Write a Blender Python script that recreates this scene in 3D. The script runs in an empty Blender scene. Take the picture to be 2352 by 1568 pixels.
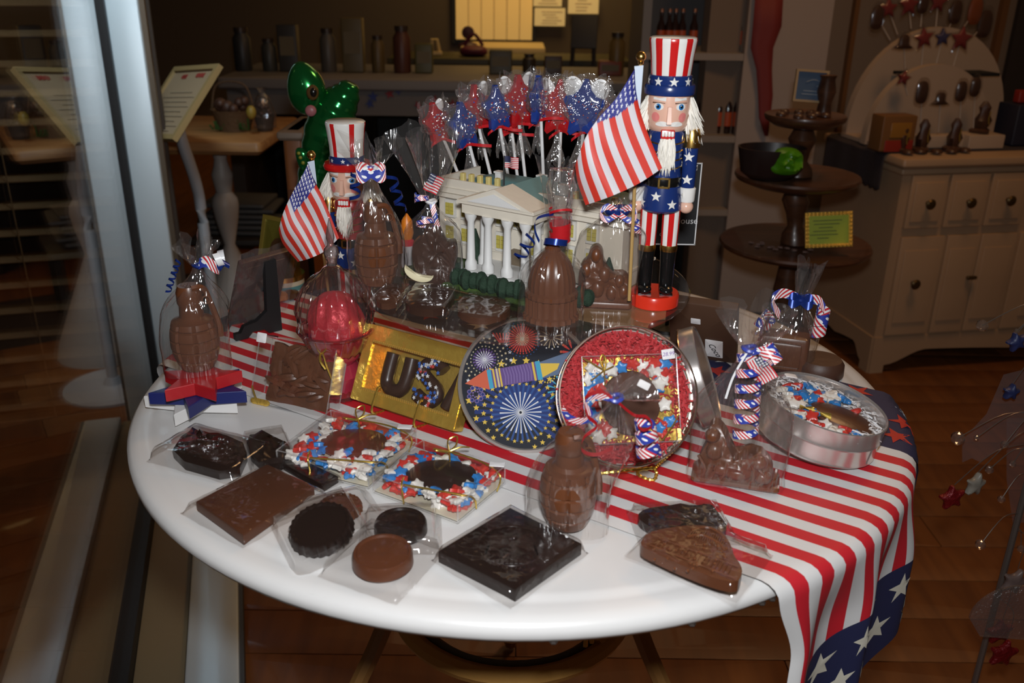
import bpy, bmesh, math, random
from math import sin, cos, pi, radians as R, sqrt, atan2, hypot
from mathutils import Vector as V, Matrix as MX, noise

sc = bpy.context.scene
COL = sc.collection
rnd = random.Random(7)

# ------------------------------------------------------------------ camera, world, lights, exposure
T = 0.75                                    # height of the table top above the floor
F_PX, TH, ROLL = 2074.9, 0.39003, 0.013193
CAM = V((-0.0053, -1.0862, T + 0.5013))
c_, s_, cr_, sr_ = cos(TH), sin(TH), cos(ROLL), sin(ROLL)
cd = bpy.data.cameras.new('camera'); cam = bpy.data.objects.new('camera', cd); COL.objects.link(cam)
cd.sensor_width = 23.5; cd.lens = F_PX / 2352 * 23.5; cd.clip_start = 0.02; cd.clip_end = 60
xa = V((cr_, sr_ * s_, sr_ * c_)); ya = V((-sr_, cr_ * s_, cr_ * c_)); za = V((0, -c_, s_))
cam.matrix_world = MX(((xa.x, ya.x, za.x, CAM.x), (xa.y, ya.y, za.y, CAM.y), (xa.z, ya.z, za.z, CAM.z), (0, 0, 0, 1)))
cd.dof.use_dof = True; cd.dof.focus_distance = 1.12; cd.dof.aperture_fstop = 4.5
sc.camera = cam
sc.view_settings.view_transform = 'Standard'; sc.view_settings.look = 'None'
sc.view_settings.gamma = 1; sc.view_settings.use_curve_mapping = False
sc.view_settings.exposure = 0.0
sc.cycles.transparent_max_bounces = 48          # many layers of clear film lie behind one another
wd = bpy.data.worlds.new('dim_interior'); sc.world = wd; wd.use_nodes = True
wd.node_tree.nodes['Background'].inputs[0].default_value = (1.0, 0.62, 0.38, 1)
wd.node_tree.nodes['Background'].inputs[1].default_value = 0.035

def lamp(name, kind, loc, energy, color, tgt=None, **kw):
    l = bpy.data.lights.new(name, kind); l.energy = energy; l.color = color
    for k, v in kw.items(): setattr(l, k, v)
    o = bpy.data.objects.new(name, l); COL.objects.link(o); o.location = loc
    if tgt is not None: o.rotation_euler = (V(tgt) - V(loc)).to_track_quat('-Z', 'Y').to_euler()
    return o
# the photographer's flash just above the lens, the shop's few dim warm lamps, and an added mullion spot
lamp('camera_flash', 'SPOT', CAM + V((0.02, 0.03, 0.10)), 41, (0.94, 0.97, 1.0), (0.02, -0.05, T + 0.0), spot_size=R(104), spot_blend=0.85, shadow_soft_size=0.03)
lamp('shop_ceiling_lamp', 'AREA', (0.6, 3.0, 2.7), 9, (1.0, 0.62, 0.30), (0.6, 3.0, 0), size=1.5)
lamp('display_lamp', 'AREA', (1.2, 1.0, 2.6), 11, (1.0, 0.56, 0.25), (0.5, 0.6, 0), size=0.5)
lamp('mullion_fill_spot', 'SPOT', (-0.70, 0.80, 2.0), 60, (0.72, 0.90, 1.0), (-0.99, 1.27, 1.22), spot_size=R(46), spot_blend=1.0, shadow_soft_size=0.12)  # added cool spot aimed at the mullion to brighten it, not a shop fixture
lamp('back_room_lamp', 'AREA', (0.3, 5.4, 2.4), 16, (1.0, 0.66, 0.22), (0.3, 6.2, 0.6), size=0.9)

# ------------------------------------------------------------------ pixel rays onto real planes
def ray(px, py):
    a, b = px - 1176, py - 784
    u = a * cr_ + b * sr_; v = -a * sr_ + b * cr_
    return V((u, F_PX * c_ - v * s_, -F_PX * s_ - v * c_)) / F_PX
def at(px, py, z=T):
    r = ray(px, py); return CAM + r * ((z - CAM.z) / r.z)
def aty(px, py, y):
    r = ray(px, py); return CAM + r * ((y - CAM.y) / r.y)
def atp(px, py, p, n):
    r = ray(px, py); n = V(n); return CAM + r * ((V(p) - CAM).dot(n) / r.dot(n))
def mpp(p):                                  # metres per pixel at a point
    d = V(p) - CAM; return (d.y * c_ - d.z * s_) / F_PX
def zrow(b, px, py): return aty(px, py, b.y).z
def prof(b, px, rows, dz=0.0):               # (radius px, row) -> (radius m, z above the base point b)
    o = []
    for r, py in rows:
        p = aty(px, py, b.y); o.append((r * mpp(p), p.z - b.z + dz))
    return o
def leanframe(A, B, tlpx):                   # plane through A,B whose edge above A ends on the ray of a pixel
    A = V(A); B = V(B); x = (B - A).normalized()
    tl = atp(tlpx[0], tlpx[1], A, x); y = (tl - A); h = y.length; y.normalize(); z = x.cross(y)
    return MX(((x.x, y.x, z.x, A.x), (x.y, y.y, z.y, A.y), (x.z, y.z, z.z, A.z), (0, 0, 0, 1))), (B - A).length, h

# ------------------------------------------------------------------ materials
MC = {}
def srgb(h):
    h = h.lstrip('#'); o = []
    for i in (0, 2, 4):
        c = int(h[i:i + 2], 16) / 255
        o.append(c / 12.92 if c <= .04045 else ((c + .055) / 1.055) ** 2.4)
    return (*o, 1)
def M(name, col=(.5, .5, .5), rough=.5, metal=0, emit=0, coat=0, bump=0, bscale=40, var=0, vscale=8, trans=0, alpha=1, spec=.5, sss=0):
    if name in MC: return MC[name]
    m = bpy.data.materials.new(name); m.use_nodes = True; nt = m.node_tree; b = nt.nodes['Principled BSDF']
    if isinstance(col, str): col = srgb(col)
    col = (*col[:3], 1)
    b.inputs['Base Color'].default_value = col; b.inputs['Roughness'].default_value = rough; b.inputs['Metallic'].default_value = metal
    b.inputs['Coat Weight'].default_value = coat; b.inputs['Coat Roughness'].default_value = .05; b.inputs['Specular IOR Level'].default_value = spec
    b.inputs['Transmission Weight'].default_value = trans; b.inputs['Alpha'].default_value = alpha
    if emit: b.inputs['Emission Color'].default_value = col; b.inputs['Emission Strength'].default_value = emit
    tc = None
    if var or bump: tc = nt.nodes.new('ShaderNodeTexCoord')
    if var:
        n = nt.nodes.new('ShaderNodeTexNoise'); n.inputs['Scale'].default_value = vscale; n.inputs['Detail'].default_value = 5
        nt.links.new(tc.outputs['Object'], n.inputs['Vector'])
        r = nt.nodes.new('ShaderNodeValToRGB')
        r.color_ramp.elements[0].color = (*[c * (1 - var) for c in col[:3]], 1); r.color_ramp.elements[1].color = (*[min(1, c * (1 + var)) for c in col[:3]], 1)
        r.color_ramp.elements[0].position = .3; r.color_ramp.elements[1].position = .7
        nt.links.new(n.outputs['Fac'], r.inputs['Fac']); nt.links.new(r.outputs['Color'], b.inputs['Base Color'])
    if bump:
        n = nt.nodes.new('ShaderNodeTexNoise'); n.inputs['Scale'].default_value = bscale; n.inputs['Detail'].default_value = 4
        nt.links.new(tc.outputs['Object'], n.inputs['Vector'])
        bp = nt.nodes.new('ShaderNodeBump'); bp.inputs['Strength'].default_value = bump; bp.inputs['Distance'].default_value = .004
        nt.links.new(n.outputs['Fac'], bp.inputs['Height']); nt.links.new(bp.outputs['Normal'], b.inputs['Normal'])
    MC[name] = m; return m
def clear(name, tint=(1, 1, 1), base=.03, gain=1.0, rough=.06, milk=.008, bump=0, bscale=60, pwr=4.2, edge=0, stretch=None):
    # thin clear film or glass: mostly see-through, Fresnel gloss on top, a trace of milkiness
    if name in MC: return MC[name]
    m = bpy.data.materials.new(name); m.use_nodes = True; nt = m.node_tree; N = nt.nodes; L = nt.links; N.clear()
    out = N.new('ShaderNodeOutputMaterial'); tr = N.new('ShaderNodeBsdfTransparent'); tr.inputs[0].default_value = (*tint, 1)
    if edge:                                  # rim tint darkened by view angle, imitating dark refracted edges
        l2 = N.new('ShaderNodeLayerWeight'); l2.inputs['Blend'].default_value = .5; rp_ = N.new('ShaderNodeValToRGB'); L.new(l2.outputs['Facing'], rp_.inputs[0])
        rp_.color_ramp.elements[0].color = (*tint, 1); rp_.color_ramp.elements[1].color = (*[t_ * (1 - edge) for t_ in tint], 1); rp_.color_ramp.elements[0].position = .45; L.new(rp_.outputs[0], tr.inputs[0])
    gl = N.new('ShaderNodeBsdfGlossy'); gl.inputs['Roughness'].default_value = rough; gl.inputs[0].default_value = (1, 1, 1, 1)
    df = N.new('ShaderNodeBsdfDiffuse'); df.inputs[0].default_value = (.85, .85, .85, 1)
    lw = N.new('ShaderNodeLayerWeight'); lw.inputs['Blend'].default_value = .5
    pw = N.new('ShaderNodeMath'); pw.operation = 'POWER'; pw.inputs[1].default_value = pwr; L.new(lw.outputs['Facing'], pw.inputs[0])
    mp = N.new('ShaderNodeMath'); mp.operation = 'MULTIPLY_ADD'; mp.inputs[1].default_value = gain; mp.inputs[2].default_value = base; mp.use_clamp = True
    L.new(pw.outputs[0], mp.inputs[0])
    m1 = N.new('ShaderNodeMixShader'); m1.inputs[0].default_value = milk; L.new(tr.outputs[0], m1.inputs[1]); L.new(df.outputs[0], m1.inputs[2])
    m2 = N.new('ShaderNodeMixShader'); L.new(mp.outputs[0], m2.inputs[0]); L.new(m1.outputs[0], m2.inputs[1]); L.new(gl.outputs[0], m2.inputs[2])
    if bump:
        tc = N.new('ShaderNodeTexCoord'); n = N.new('ShaderNodeTexNoise'); n.inputs['Scale'].default_value = bscale; n.inputs['Detail'].default_value = 2
        mpg = N.new('ShaderNodeMapping'); mpg.inputs['Scale'].default_value = stretch or (1, 1, 1); L.new(tc.outputs['Object'], mpg.inputs[0])
        L.new(mpg.outputs[0], n.inputs['Vector']); bp = N.new('ShaderNodeBump'); bp.inputs['Strength'].default_value = bump; bp.inputs['Distance'].default_value = .006
        L.new(n.outputs['Fac'], bp.inputs['Height']); L.new(bp.outputs['Normal'], gl.inputs['Normal']); L.new(bp.outputs['Normal'], lw.inputs['Normal'])
    L.new(m2.outputs[0], out.inputs[0]); MC[name] = m; return m
def wood(name, c1, c2, rough=.4, scale=6, stretch=(1, 12, 12), coat=0):
    if name in MC: return MC[name]
    m = M(name, c1, rough, coat=coat); nt = m.node_tree; N = nt.nodes; L = nt.links
    tc = N.new('ShaderNodeTexCoord'); mp = N.new('ShaderNodeMapping'); mp.inputs['Scale'].default_value = stretch
    n = N.new('ShaderNodeTexNoise'); n.inputs['Scale'].default_value = scale; n.inputs['Detail'].default_value = 6; n.inputs['Distortion'].default_value = .6
    r = N.new('ShaderNodeValToRGB'); oi = N.new('ShaderNodeObjectInfo'); ad = N.new('ShaderNodeVectorMath'); ad.operation = 'ADD'
    cm = N.new('ShaderNodeCombineXYZ'); ml = N.new('ShaderNodeMath'); ml.operation = 'MULTIPLY'; ml.inputs[1].default_value = 37
    L.new(oi.outputs['Random'], ml.inputs[0]); L.new(ml.outputs[0], cm.inputs[0]); L.new(tc.outputs['Object'], ad.inputs[0]); L.new(cm.outputs[0], ad.inputs[1])
    L.new(ad.outputs[0], mp.inputs[0]); L.new(mp.outputs[0], n.inputs['Vector']); L.new(n.outputs['Fac'], r.inputs['Fac'])
    r.color_ramp.elements[0].color = (*c1[:3], 1); r.color_ramp.elements[1].color = (*c2[:3], 1); r.color_ramp.elements[0].position = .35; r.color_ramp.elements[1].position = .68
    mx = N.new('ShaderNodeMix'); mx.data_type = 'RGBA'; mx.blend_type = 'MULTIPLY'; mx.inputs[0].default_value = 1
    rr = N.new('ShaderNodeMapRange'); rr.inputs[3].default_value = .85; rr.inputs[4].default_value = 1.08
    L.new(oi.outputs['Random'], rr.inputs[0]); L.new(r.outputs[0], mx.inputs[6]); L.new(rr.outputs[0], mx.inputs[7])
    L.new(mx.outputs[2], N['Principled BSDF'].inputs['Base Color']); return m
def ribbonmat():
    if 'patriotic_ribbon' in MC: return MC['patriotic_ribbon']
    m = M('patriotic_ribbon', (.8, .8, .8), .35); nt = m.node_tree; N = nt.nodes; L = nt.links
    uv = N.new('ShaderNodeUVMap'); sp = N.new('ShaderNodeSeparateXYZ'); L.new(uv.outputs[0], sp.inputs[0])
    def mth(op, a, b=None):
        n = N.new('ShaderNodeMath'); n.operation = op
        for i, x in enumerate((a, b)):
            if x is None: continue
            if isinstance(x, (int, float)): n.inputs[i].default_value = x
            else: L.new(x, n.inputs[i])
        return n.outputs[0]
    d = mth('ADD', sp.outputs[0], sp.outputs[1])
    st = mth('LESS_THAN', mth('FRACT', mth('MULTIPLY', d, 2.2)), .5)
    ph = mth('FRACT', mth('MULTIPLY', d, .36))
    blue = mth('LESS_THAN', ph, .42)
    fx = mth('SUBTRACT', mth('FRACT', mth('MULTIPLY', d, 1.4)), .5); fy = mth('SUBTRACT', mth('FRACT', mth('MULTIPLY', sp.outputs[1], 1.0)), .5)
    dot = mth('LESS_THAN', mth('ADD', mth('MULTIPLY', fx, fx), mth('MULTIPLY', fy, fy)), .05)
    def mix(f, a, b):
        n = N.new('ShaderNodeMix'); n.data_type = 'RGBA'; L.new(f, n.inputs[0])
        for i, x in ((6, a), (7, b)):
            if isinstance(x, tuple): n.inputs[i].default_value = x
            else: L.new(x, n.inputs[i])
        return n.outputs[2]
    rw = mix(st, (.8, .8, .8, 1), (.55, .03, .04, 1)); bl = mix(dot, (.03, .05, .32, 1), (.85, .85, .85, 1))
    L.new(mix(blue, rw, bl), N['Principled BSDF'].inputs['Base Color']); return m

WHITE = M('white_paint', (.66, .645, .63), .32, bump=.03, bscale=30)
RED = M('red_gloss', (.55, .012, .012), .22, coat=.4)
REDP = M('red_print', (.50, .012, .022), .6)
WHP = M('white_print', (.62, .61, .60), .6)
BLUE = M('navy_gloss', (.010, .028, .135), .22, coat=.4)
NAVYP = M('navy_print', (.014, .017, .060), .65)
WGL = M('white_gloss', (.76, .74, .70), .22, coat=.4)
SKIN = M('painted_skin', (.72, .43, .32), .25, coat=.4)
BLACK = M('black_gloss', (.006, .006, .006), .2, coat=.3)
BLK = M('matt_black', (.008, .008, .009), .55)
GOLD = M('gold_metal', (.75, .48, .14), .25, 1)
GOLDF = M('gold_foil', (.90, .60, .12), .30, .78, bump=.8, bscale=45)
CORD = M('gold_cord', (.80, .56, .12), .28, .9)
SILV = M('tin_metal', (.66, .62, .58), .3, .8)
ALU = M('brushed_aluminium', (.55, .62, .66), .38, .35)
MILK = M('milk_chocolate', (.105, .034, .012), .34, bump=.10, bscale=60, var=.12, vscale=25)
DARK = M('dark_chocolate', (.015, .0065, .0045), .24, bump=.10, bscale=60)
FUR = M('white_fur', (.80, .76, .68), .9)
CEL = clear('cellophane', (.96, .95, .94), base=.08, gain=1.0, rough=.085, milk=.017, bump=.85, bscale=95, stretch=(1, 1, .16))
CELC = clear('cellophane_crumpled', (.94, .93, .92), base=.13, gain=1.0, rough=.10, milk=.045, bump=1.0, bscale=90)
CELF = clear('cellophane_flat', (.88, .865, .855), base=.045, gain=.9, rough=.07, milk=.005, bump=.35, bscale=40)
ACR = clear('clear_acrylic', base=.03, gain=.9, rough=.03, milk=.004)
GLS = clear('clear_glass', base=.04, gain=1.0, rough=.02, milk=.012)
PAPER = M('white_paper', (.78, .76, .76), .6)
WSTRIP = M('white_plastic', (.80, .80, .80), .35)

# ------------------------------------------------------------------ mesh builder
class MB:
    def __init__(s): s.v = []; s.f = []; s.k = []; s.X = None; s.uv = None
    def add(s, vs, fs, k=0):
        o = len(s.v); X = s.X
        s.v += [tuple(X @ V(p)) for p in vs] if X is not None else [tuple(p) for p in vs]
        s.f += [tuple(i + o for i in q) for q in fs]; s.k += [k] * len(fs) if isinstance(k, int) else list(k); return s
    def box(s, c, d, k=0):
        x, y, z = c; a, b, e = d[0] / 2, d[1] / 2, d[2] / 2
        return s.add([(x + i * a, y + j * b, z + l * e) for l in (-1, 1) for j in (-1, 1) for i in (-1, 1)],
                     [(0, 2, 3, 1), (4, 5, 7, 6), (0, 1, 5, 4), (2, 6, 7, 3), (0, 4, 6, 2), (1, 3, 7, 5)], k)
    def prism(s, poly, z0, z1, bev=0, k=0, kside=None, bot=True):
        n = len(poly); rings = [(poly, z0)]
        if bev:
            ins = inset(poly, bev); rings = [(ins if bot else poly, z0)] + ([(poly, z0 + bev)] if bot else []) + [(poly, z1 - bev), (inset(poly, bev * .3), z1 - bev * .3), (ins, z1)]
        else: rings.append((poly, z1))
        vs = [(p[0], p[1], z) for q, z in rings for p in q]; fs = []; ks = []
        for r in range(len(rings) - 1):
            for i in range(n):
                j = (i + 1) % n; fs.append((r * n + i, r * n + j, (r + 1) * n + j, (r + 1) * n + i)); ks.append(k if kside is None else kside)
        # fan caps round the centroid, so that non-convex outlines such as stars close cleanly
        for base, z, up in ((0, rings[0][1], 0), ((len(rings) - 1) * n, rings[-1][1], 1)):
            q = rings[0][0] if not up else rings[-1][0]
            cx = sum(p[0] for p in q) / n; cy = sum(p[1] for p in q) / n; vs.append((cx, cy, z)); ci = len(vs) - 1
            for i in range(n):
                j = (i + 1) % n; fs.append((ci, base + i, base + j) if up else (ci, base + j, base + i)); ks.append(k)
        return s.add(vs, fs, ks)
    def rbox(s, c, d, r=.003, k=0, bev=None):
        X0 = s.X; t = MX.Translation(V(c)); s.X = X0 @ t if X0 is not None else t
        s.prism(rrect(d[0], d[1], r), -d[2] / 2, d[2] / 2, bev if bev is not None else min(r, d[2] * .3), k); s.X = X0; return s
    def lathe(s, pr, n=32, k=0, c=(0, 0, 0), mod=None, cap0=True, cap1=True, ks=None):
        vs = []; fs = []; kk = []
        for r, z in pr:
            for i in range(n):
                a = 2 * pi * i / n; q = r if mod is None else mod(r, z, a); vs.append((c[0] + q * cos(a), c[1] + q * sin(a), c[2] + z))
        for j in range(len(pr) - 1):
            for i in range(n):
                h = (i + 1) % n; fs.append((j * n + i, j * n + h, j * n + n + h, j * n + n + i)); kk.append(ks(j, i) if ks else k)
        if cap0 and pr[0][0] > 1e-5: fs.append(tuple(range(n - 1, -1, -1))); kk.append(k)
        if cap1 and pr[-1][0] > 1e-5: fs.append(tuple((len(pr) - 1) * n + i for i in range(n))); kk.append(k)
        return s.add(vs, fs, kk)
    def tube(s, pts, r, n=8, k=0, closed=False):
        pts = [V(p) for p in pts]; m = len(pts); vs = []; fs = []; up = V((0, 0, 1))
        rs = r if isinstance(r, (list, tuple)) else [r] * m
        for i, p in enumerate(pts):
            t = (pts[(i + 1) % m] - pts[i - 1]) if closed else (pts[min(i + 1, m - 1)] - pts[max(i - 1, 0)])
            if t.length < 1e-9: t = V((0, 0, 1))
            t.normalize()
            a = t.cross(up)
            if a.length < .05: a = t.cross(V((1, 0, 0)))
            a.normalize(); b = t.cross(a)
            if i and a.dot(la) < 0: a = -a; b = -b
            la = a
            for j in range(n): w = 2 * pi * j / n; vs.append(p + (a * cos(w) + b * sin(w)) * rs[i])
        for i in range(m if closed else m - 1):
            q = (i + 1) % m
            for j in range(n): h = (j + 1) % n; fs.append((i * n + j, i * n + h, q * n + h, q * n + j))
        if not closed: fs += [tuple(range(n - 1, -1, -1)), tuple((m - 1) * n + j for j in range(n))]
        return s.add(vs, fs, k)
    def ball(s, c, r, n=12, m=8, k=0):
        r = r if isinstance(r, (tuple, list)) else (r, r, r)
        vs = [(c[0], c[1], c[2] - r[2])]
        for j in range(1, m):
            b = -pi / 2 + pi * j / m
            vs += [(c[0] + r[0] * cos(b) * cos(2 * pi * i / n), c[1] + r[1] * cos(b) * sin(2 * pi * i / n), c[2] + r[2] * sin(b)) for i in range(n)]
        vs.append((c[0], c[1], c[2] + r[2])); fs = []
        for i in range(n):
            h = (i + 1) % n; fs.append((0, 1 + h, 1 + i)); fs.append((len(vs) - 1, 1 + (m - 2) * n + i, 1 + (m - 2) * n + h))
            for j in range(m - 2): fs.append((1 + j * n + i, 1 + j * n + h, 1 + j * n + n + h, 1 + j * n + n + i))
        return s.add(vs, fs, k)
    def grid(s, fn, nu, nv, k=0, close=False):
        vs = [fn(i / nu, j / nv) for j in range(nv + 1) for i in range(nu + (0 if close else 1))]; w = nu + (0 if close else 1); fs = []; kk = []
        for j in range(nv):
            for i in range(nu):
                h = (i + 1) % w if close else i + 1
                fs.append((j * w + i, j * w + h, (j + 1) * w + h, (j + 1) * w + i)); kk.append(k(i, j) if callable(k) else k)
        return s.add(vs, fs, kk)
    def puff(s, poly, d, nr=7, bump=0, fr=60, k=0, back=True, seed=0, edge=.35, pw=.5):
        # an outline blown up into a solid: a wall of edge*d and a domed, bumpy face
        n = len(poly); cx = sum(p[0] for p in poly) / n; cy = sum(p[1] for p in poly) / n; vs = []; fs = []
        sides = (1, -1) if back else (1,)
        vs = []; idx = {}
        for sd in sides:
            for j in range(nr):
                t = 1 - j / nr
                for p in poly:
                    x, y = cx + (p[0] - cx) * t, cy + (p[1] - cy) * t
                    z = d * (edge + (1 - edge) * (1 - t ** 2) ** pw)
                    if bump and j: z += bump * noise.noise(V((x * fr, y * fr, seed + sd * 5))) + bump * .5 * noise.noise(V((x * fr * 2.3, y * fr * 2.3, seed)))
                    vs.append((x, y, sd * z if back else z))
            vs.append((cx, cy, sd * d if back else d))
        per = nr * n + 1
        for q, sd in enumerate(sides):
            o = q * per
            for j in range(nr - 1):
                for i in range(n):
                    h = (i + 1) % n; a = (o + j * n + i, o + j * n + h, o + j * n + n + h, o + j * n + n + i); fs.append(a if sd > 0 else a[::-1])
            for i in range(n):
                h = (i + 1) % n; a = (o + (nr - 1) * n + i, o + (nr - 1) * n + h, o + per - 1); fs.append(a if sd > 0 else a[::-1])
        if back:
            for i in range(n): h = (i + 1) % n; fs.append((per + i, per + h, h, i))
        else:
            b = len(vs); vs += [(p[0], p[1], 0) for p in poly]
            for i in range(n): h = (i + 1) % n; fs.append((b + i, b + h, h, i))
            fs.append(tuple(b + i for i in range(n - 1, -1, -1)))
        return s.add(vs, fs, k)
    def strip(s, pts, wv, k=0, u0=0.0):
        # a flat ribbon along pts; wv = width vector (or one per point); keeps u,v for the printed pattern
        n = len(pts); ws = wv if isinstance(wv, list) else [V(wv)] * n; vs = []; fs = []; uv = []; L = 0; Ls = []
        for i in range(n):
            if i: L += (V(pts[i]) - V(pts[i - 1])).length
            Ls.append(L); vs += [V(pts[i]) - ws[i] / 2, V(pts[i]) + ws[i] / 2]
        w = max(1e-6, ws[0].length)
        if s.uv is None: s.uv = []
        for i in range(n - 1):
            fs.append((2 * i, 2 * i + 1, 2 * i + 3, 2 * i + 2)); a, b = Ls[i] / w + u0, Ls[i + 1] / w + u0; s.uv += [(a, 0), (a, 1), (b, 1), (b, 0)]
        return s.add(vs, fs, k)
    def build(s, name, mats, parent=None, smooth=40, label=None, at0=None):
        me = bpy.data.meshes.new(name); me.from_pydata(s.v, [], s.f)
        mats = mats if isinstance(mats, (list, tuple)) else [mats]
        for m in mats: me.materials.append(m)
        if len(mats) > 1: me.polygons.foreach_set('material_index', s.k)
        if s.uv is not None and len(s.uv) == len(me.loops):
            l = me.uv_layers.new(name='UVMap'); l.data.foreach_set('uv', [c for q in s.uv for c in q])
        me.update()
        if smooth:
            me.polygons.foreach_set('use_smooth', [True] * len(me.polygons)); me.set_sharp_from_angle(angle=R(smooth))
        o = bpy.data.objects.new(name, me); COL.objects.link(o)
        if parent is not None: o.parent = parent
        if label: o['label'] = label
        return o
def inset(poly, d):
    n = len(poly); o = []
    A = sum(poly[i][0] * poly[(i + 1) % n][1] - poly[(i + 1) % n][0] * poly[i][1] for i in range(n)); sg = 1 if A > 0 else -1
    for i in range(n):
        a, b, c = V(poly[i - 1][:2]), V(poly[i][:2]), V(poly[(i + 1) % n][:2]); e1 = (b - a); e2 = (c - b)
        if e1.length < 1e-9 or e2.length < 1e-9: o.append(tuple(b)); continue
        e1.normalize(); e2.normalize(); n1 = V((-e1.y, e1.x)) * sg; n2 = V((-e2.y, e2.x)) * sg; m = n1 + n2
        l = m.length_squared
        o.append(tuple(b + m * (2 * d / max(l, .7))))
    return o
def rrect(w, h, r, n=4):
    r = min(r, w / 2 * .99, h / 2 * .99); o = []
    for cx, cy, a0 in ((w / 2 - r, h / 2 - r, 0), (-w / 2 + r, h / 2 - r, 90), (-w / 2 + r, -h / 2 + r, 180), (w / 2 - r, -h / 2 + r, 270)):
        o += [(cx + r * cos(R(a0 + 90 * i / n)), cy + r * sin(R(a0 + 90 * i / n))) for i in range(n + 1)]
    return o
def star(r1, r2=None, n=5, rot=90, c=(0, 0)):
    r2 = r1 * .42 if r2 is None else r2
    return [(c[0] + (r1 if i % 2 == 0 else r2) * cos(R(rot) + pi * i / n), c[1] + (r1 if i % 2 == 0 else r2) * sin(R(rot) + pi * i / n)) for i in range(2 * n)]
def circ(r, n=32, c=(0, 0), ry=None): return [(c[0] + r * cos(2 * pi * i / n), c[1] + (ry or r) * sin(2 * pi * i / n)) for i in range(n)]
def smooth_poly(pts, it=2):
    for _ in range(it):
        o = []
        for i in range(len(pts)):
            a, b = pts[i], pts[(i + 1) % len(pts)]
            o += [(.75 * a[0] + .25 * b[0], .75 * a[1] + .25 * b[1]), (.25 * a[0] + .75 * b[0], .25 * a[1] + .75 * b[1])]
        pts = o
    return pts
def bez(pts, n=24):
    # Catmull-Rom through points
    pts = [V(p) for p in pts]; P = [pts[0]] + pts + [pts[-1]]; o = []; m = len(pts) - 1
    for i in range(n + 1):
        t = i / n * m; k = min(int(t), m - 1); f = t - k; a, b, c, d = P[k:k + 4]
        o.append(.5 * (2 * b + (c - a) * f + (2 * a - 5 * b + 4 * c - d) * f * f + (3 * b - a - 3 * c + d) * f ** 3))
    return o
def helix(c, r, turns, axis_len, n=40, axis=(0, 0, -1), ph=0, grow=0):
    ax = V(axis).normalized(); a = ax.orthogonal().normalized(); b = ax.cross(a)
    return [V(c) + ax * (axis_len * i / n) + (a * cos(ph + 2 * pi * turns * i / n) + b * sin(ph + 2 * pi * turns * i / n)) * (r + grow * i / n) for i in range(n + 1)]
def thing(name, label, cat, loc=(0, 0, 0), rz=0, group=None):
    o = bpy.data.objects.new(name, None); COL.objects.link(o); o.empty_display_size = .02
    o.location = loc; o.rotation_euler = (0, 0, rz); return tag(o, label, cat, group)
def thingM(name, label, cat, mx, group=None):
    o = bpy.data.objects.new(name, None); COL.objects.link(o); o.empty_display_size = .02; o.matrix_world = mx; return tag(o, label, cat, group)
def tag(o, label=None, cat=None, group=None, kind=None):
    if label: o['label'] = label
    if cat: o['category'] = cat
    if group: o['group'] = group
    if kind: o['kind'] = kind
    return o
def struct(o): o['kind'] = 'structure'; return o
def copy_tree(o, parent=None):
    c = o.copy(); COL.objects.link(c)
    if parent is not None: c.parent = parent
    for ch in o.children: copy_tree(ch, c)
    return c
def text(s, size, mat, parent=None, loc=(0, 0, 0), rot=(0, 0, 0), name='lettering', shear=0, align='CENTER', ext=.0001):
    cu = bpy.data.curves.new(name, 'FONT'); cu.body = s; cu.size = size; cu.shear = shear; cu.align_x = align; cu.align_y = 'CENTER'; cu.extrude = ext; cu.resolution_u = 3
    t = bpy.data.objects.new(name, cu); COL.objects.link(t); me = bpy.data.meshes.new_from_object(t); bpy.data.objects.remove(t)
    me.materials.clear(); me.materials.append(mat); o = bpy.data.objects.new(name, me); COL.objects.link(o); o.location = loc; o.rotation_euler = rot
    if parent is not None: o.parent = parent
    return o
def look_at_cam(p):
    d = CAM - V(p); return atan2(d.y, d.x) + pi / 2        # rotz that turns local -Y to the camera

# ================================================================== THE ROOM
FLW = wood('floor_wood', (.185, .060, .012), (.130, .040, .009), .5, 3, (9, .8, 1), coat=.1)
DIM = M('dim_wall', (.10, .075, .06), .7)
fb = MB(); fb.box((0.3, 2.6, -.03), (9, 10, .05)); floor = struct(fb.build('floor', M('floor_gap', (.02, .008, .003), .7), smooth=0))
yw = 0.13
plank_me = {}
for i in range(-14, 17):                     # boards run across the view; only those the frame can show
    y0 = i * yw
    if y0 > 2.6: continue
    x = -2.2 + (i * .37) % .9
    while x < 2.4:
        l = rnd.choice((.8, 1.0, 1.2)); key = l
        if key not in plank_me:
            b = MB(); b.rbox((0, 0, 0), (l - .002, yw - .002, .012), .002, bev=.001); o = b.build('plank', FLW, floor); plank_me[key] = o
        else:
            o = plank_me[key].copy(); COL.objects.link(o)
        o.location = (x + l / 2, y0, -.006); x += l
floor2 = MB(); floor2.box((0.3, 5.2, -.004), (9, 5, .006)); struct(floor2.build('floor_back', FLW, smooth=0))

# ---- glazed side of the display bay, running away from the camera on the viewer's left
ca = R(16.405); dvec = V((-sin(ca), cos(ca), 0)); nvec = V((cos(ca), sin(ca), 0))
cor = at(373, 975, 0)
G = MX(((nvec.x, dvec.x, 0, cor.x), (nvec.y, dvec.y, 0, cor.y), (0, 0, 1, 0), (0, 0, 0, 1)))
PANE = clear('window_glass', base=.02, gain=1.15, rough=.01, milk=.0)
b = MB(); b.X = G; b.box((0, -1.2, 1.3), (.006, 2.4, 2.6)); w1 = struct(b.build('window_1', PANE, smooth=0))
b = MB(); b.X = G; b.box((.005, -1.2, .03), (.03, 2.4, .06)); b.box((.004, -.008, 1.3), (.019, .02, 2.6)); g = b.build('black_gasket', BLK, w1, smooth=0)
def mull(nm):
    b = MB(); b.X = G; b.rbox((.052, .03, 1.3), (.077, .06, 2.6), .004); b.X = None; return b.build(nm, ALU, w1)
mull('mullion')
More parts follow.
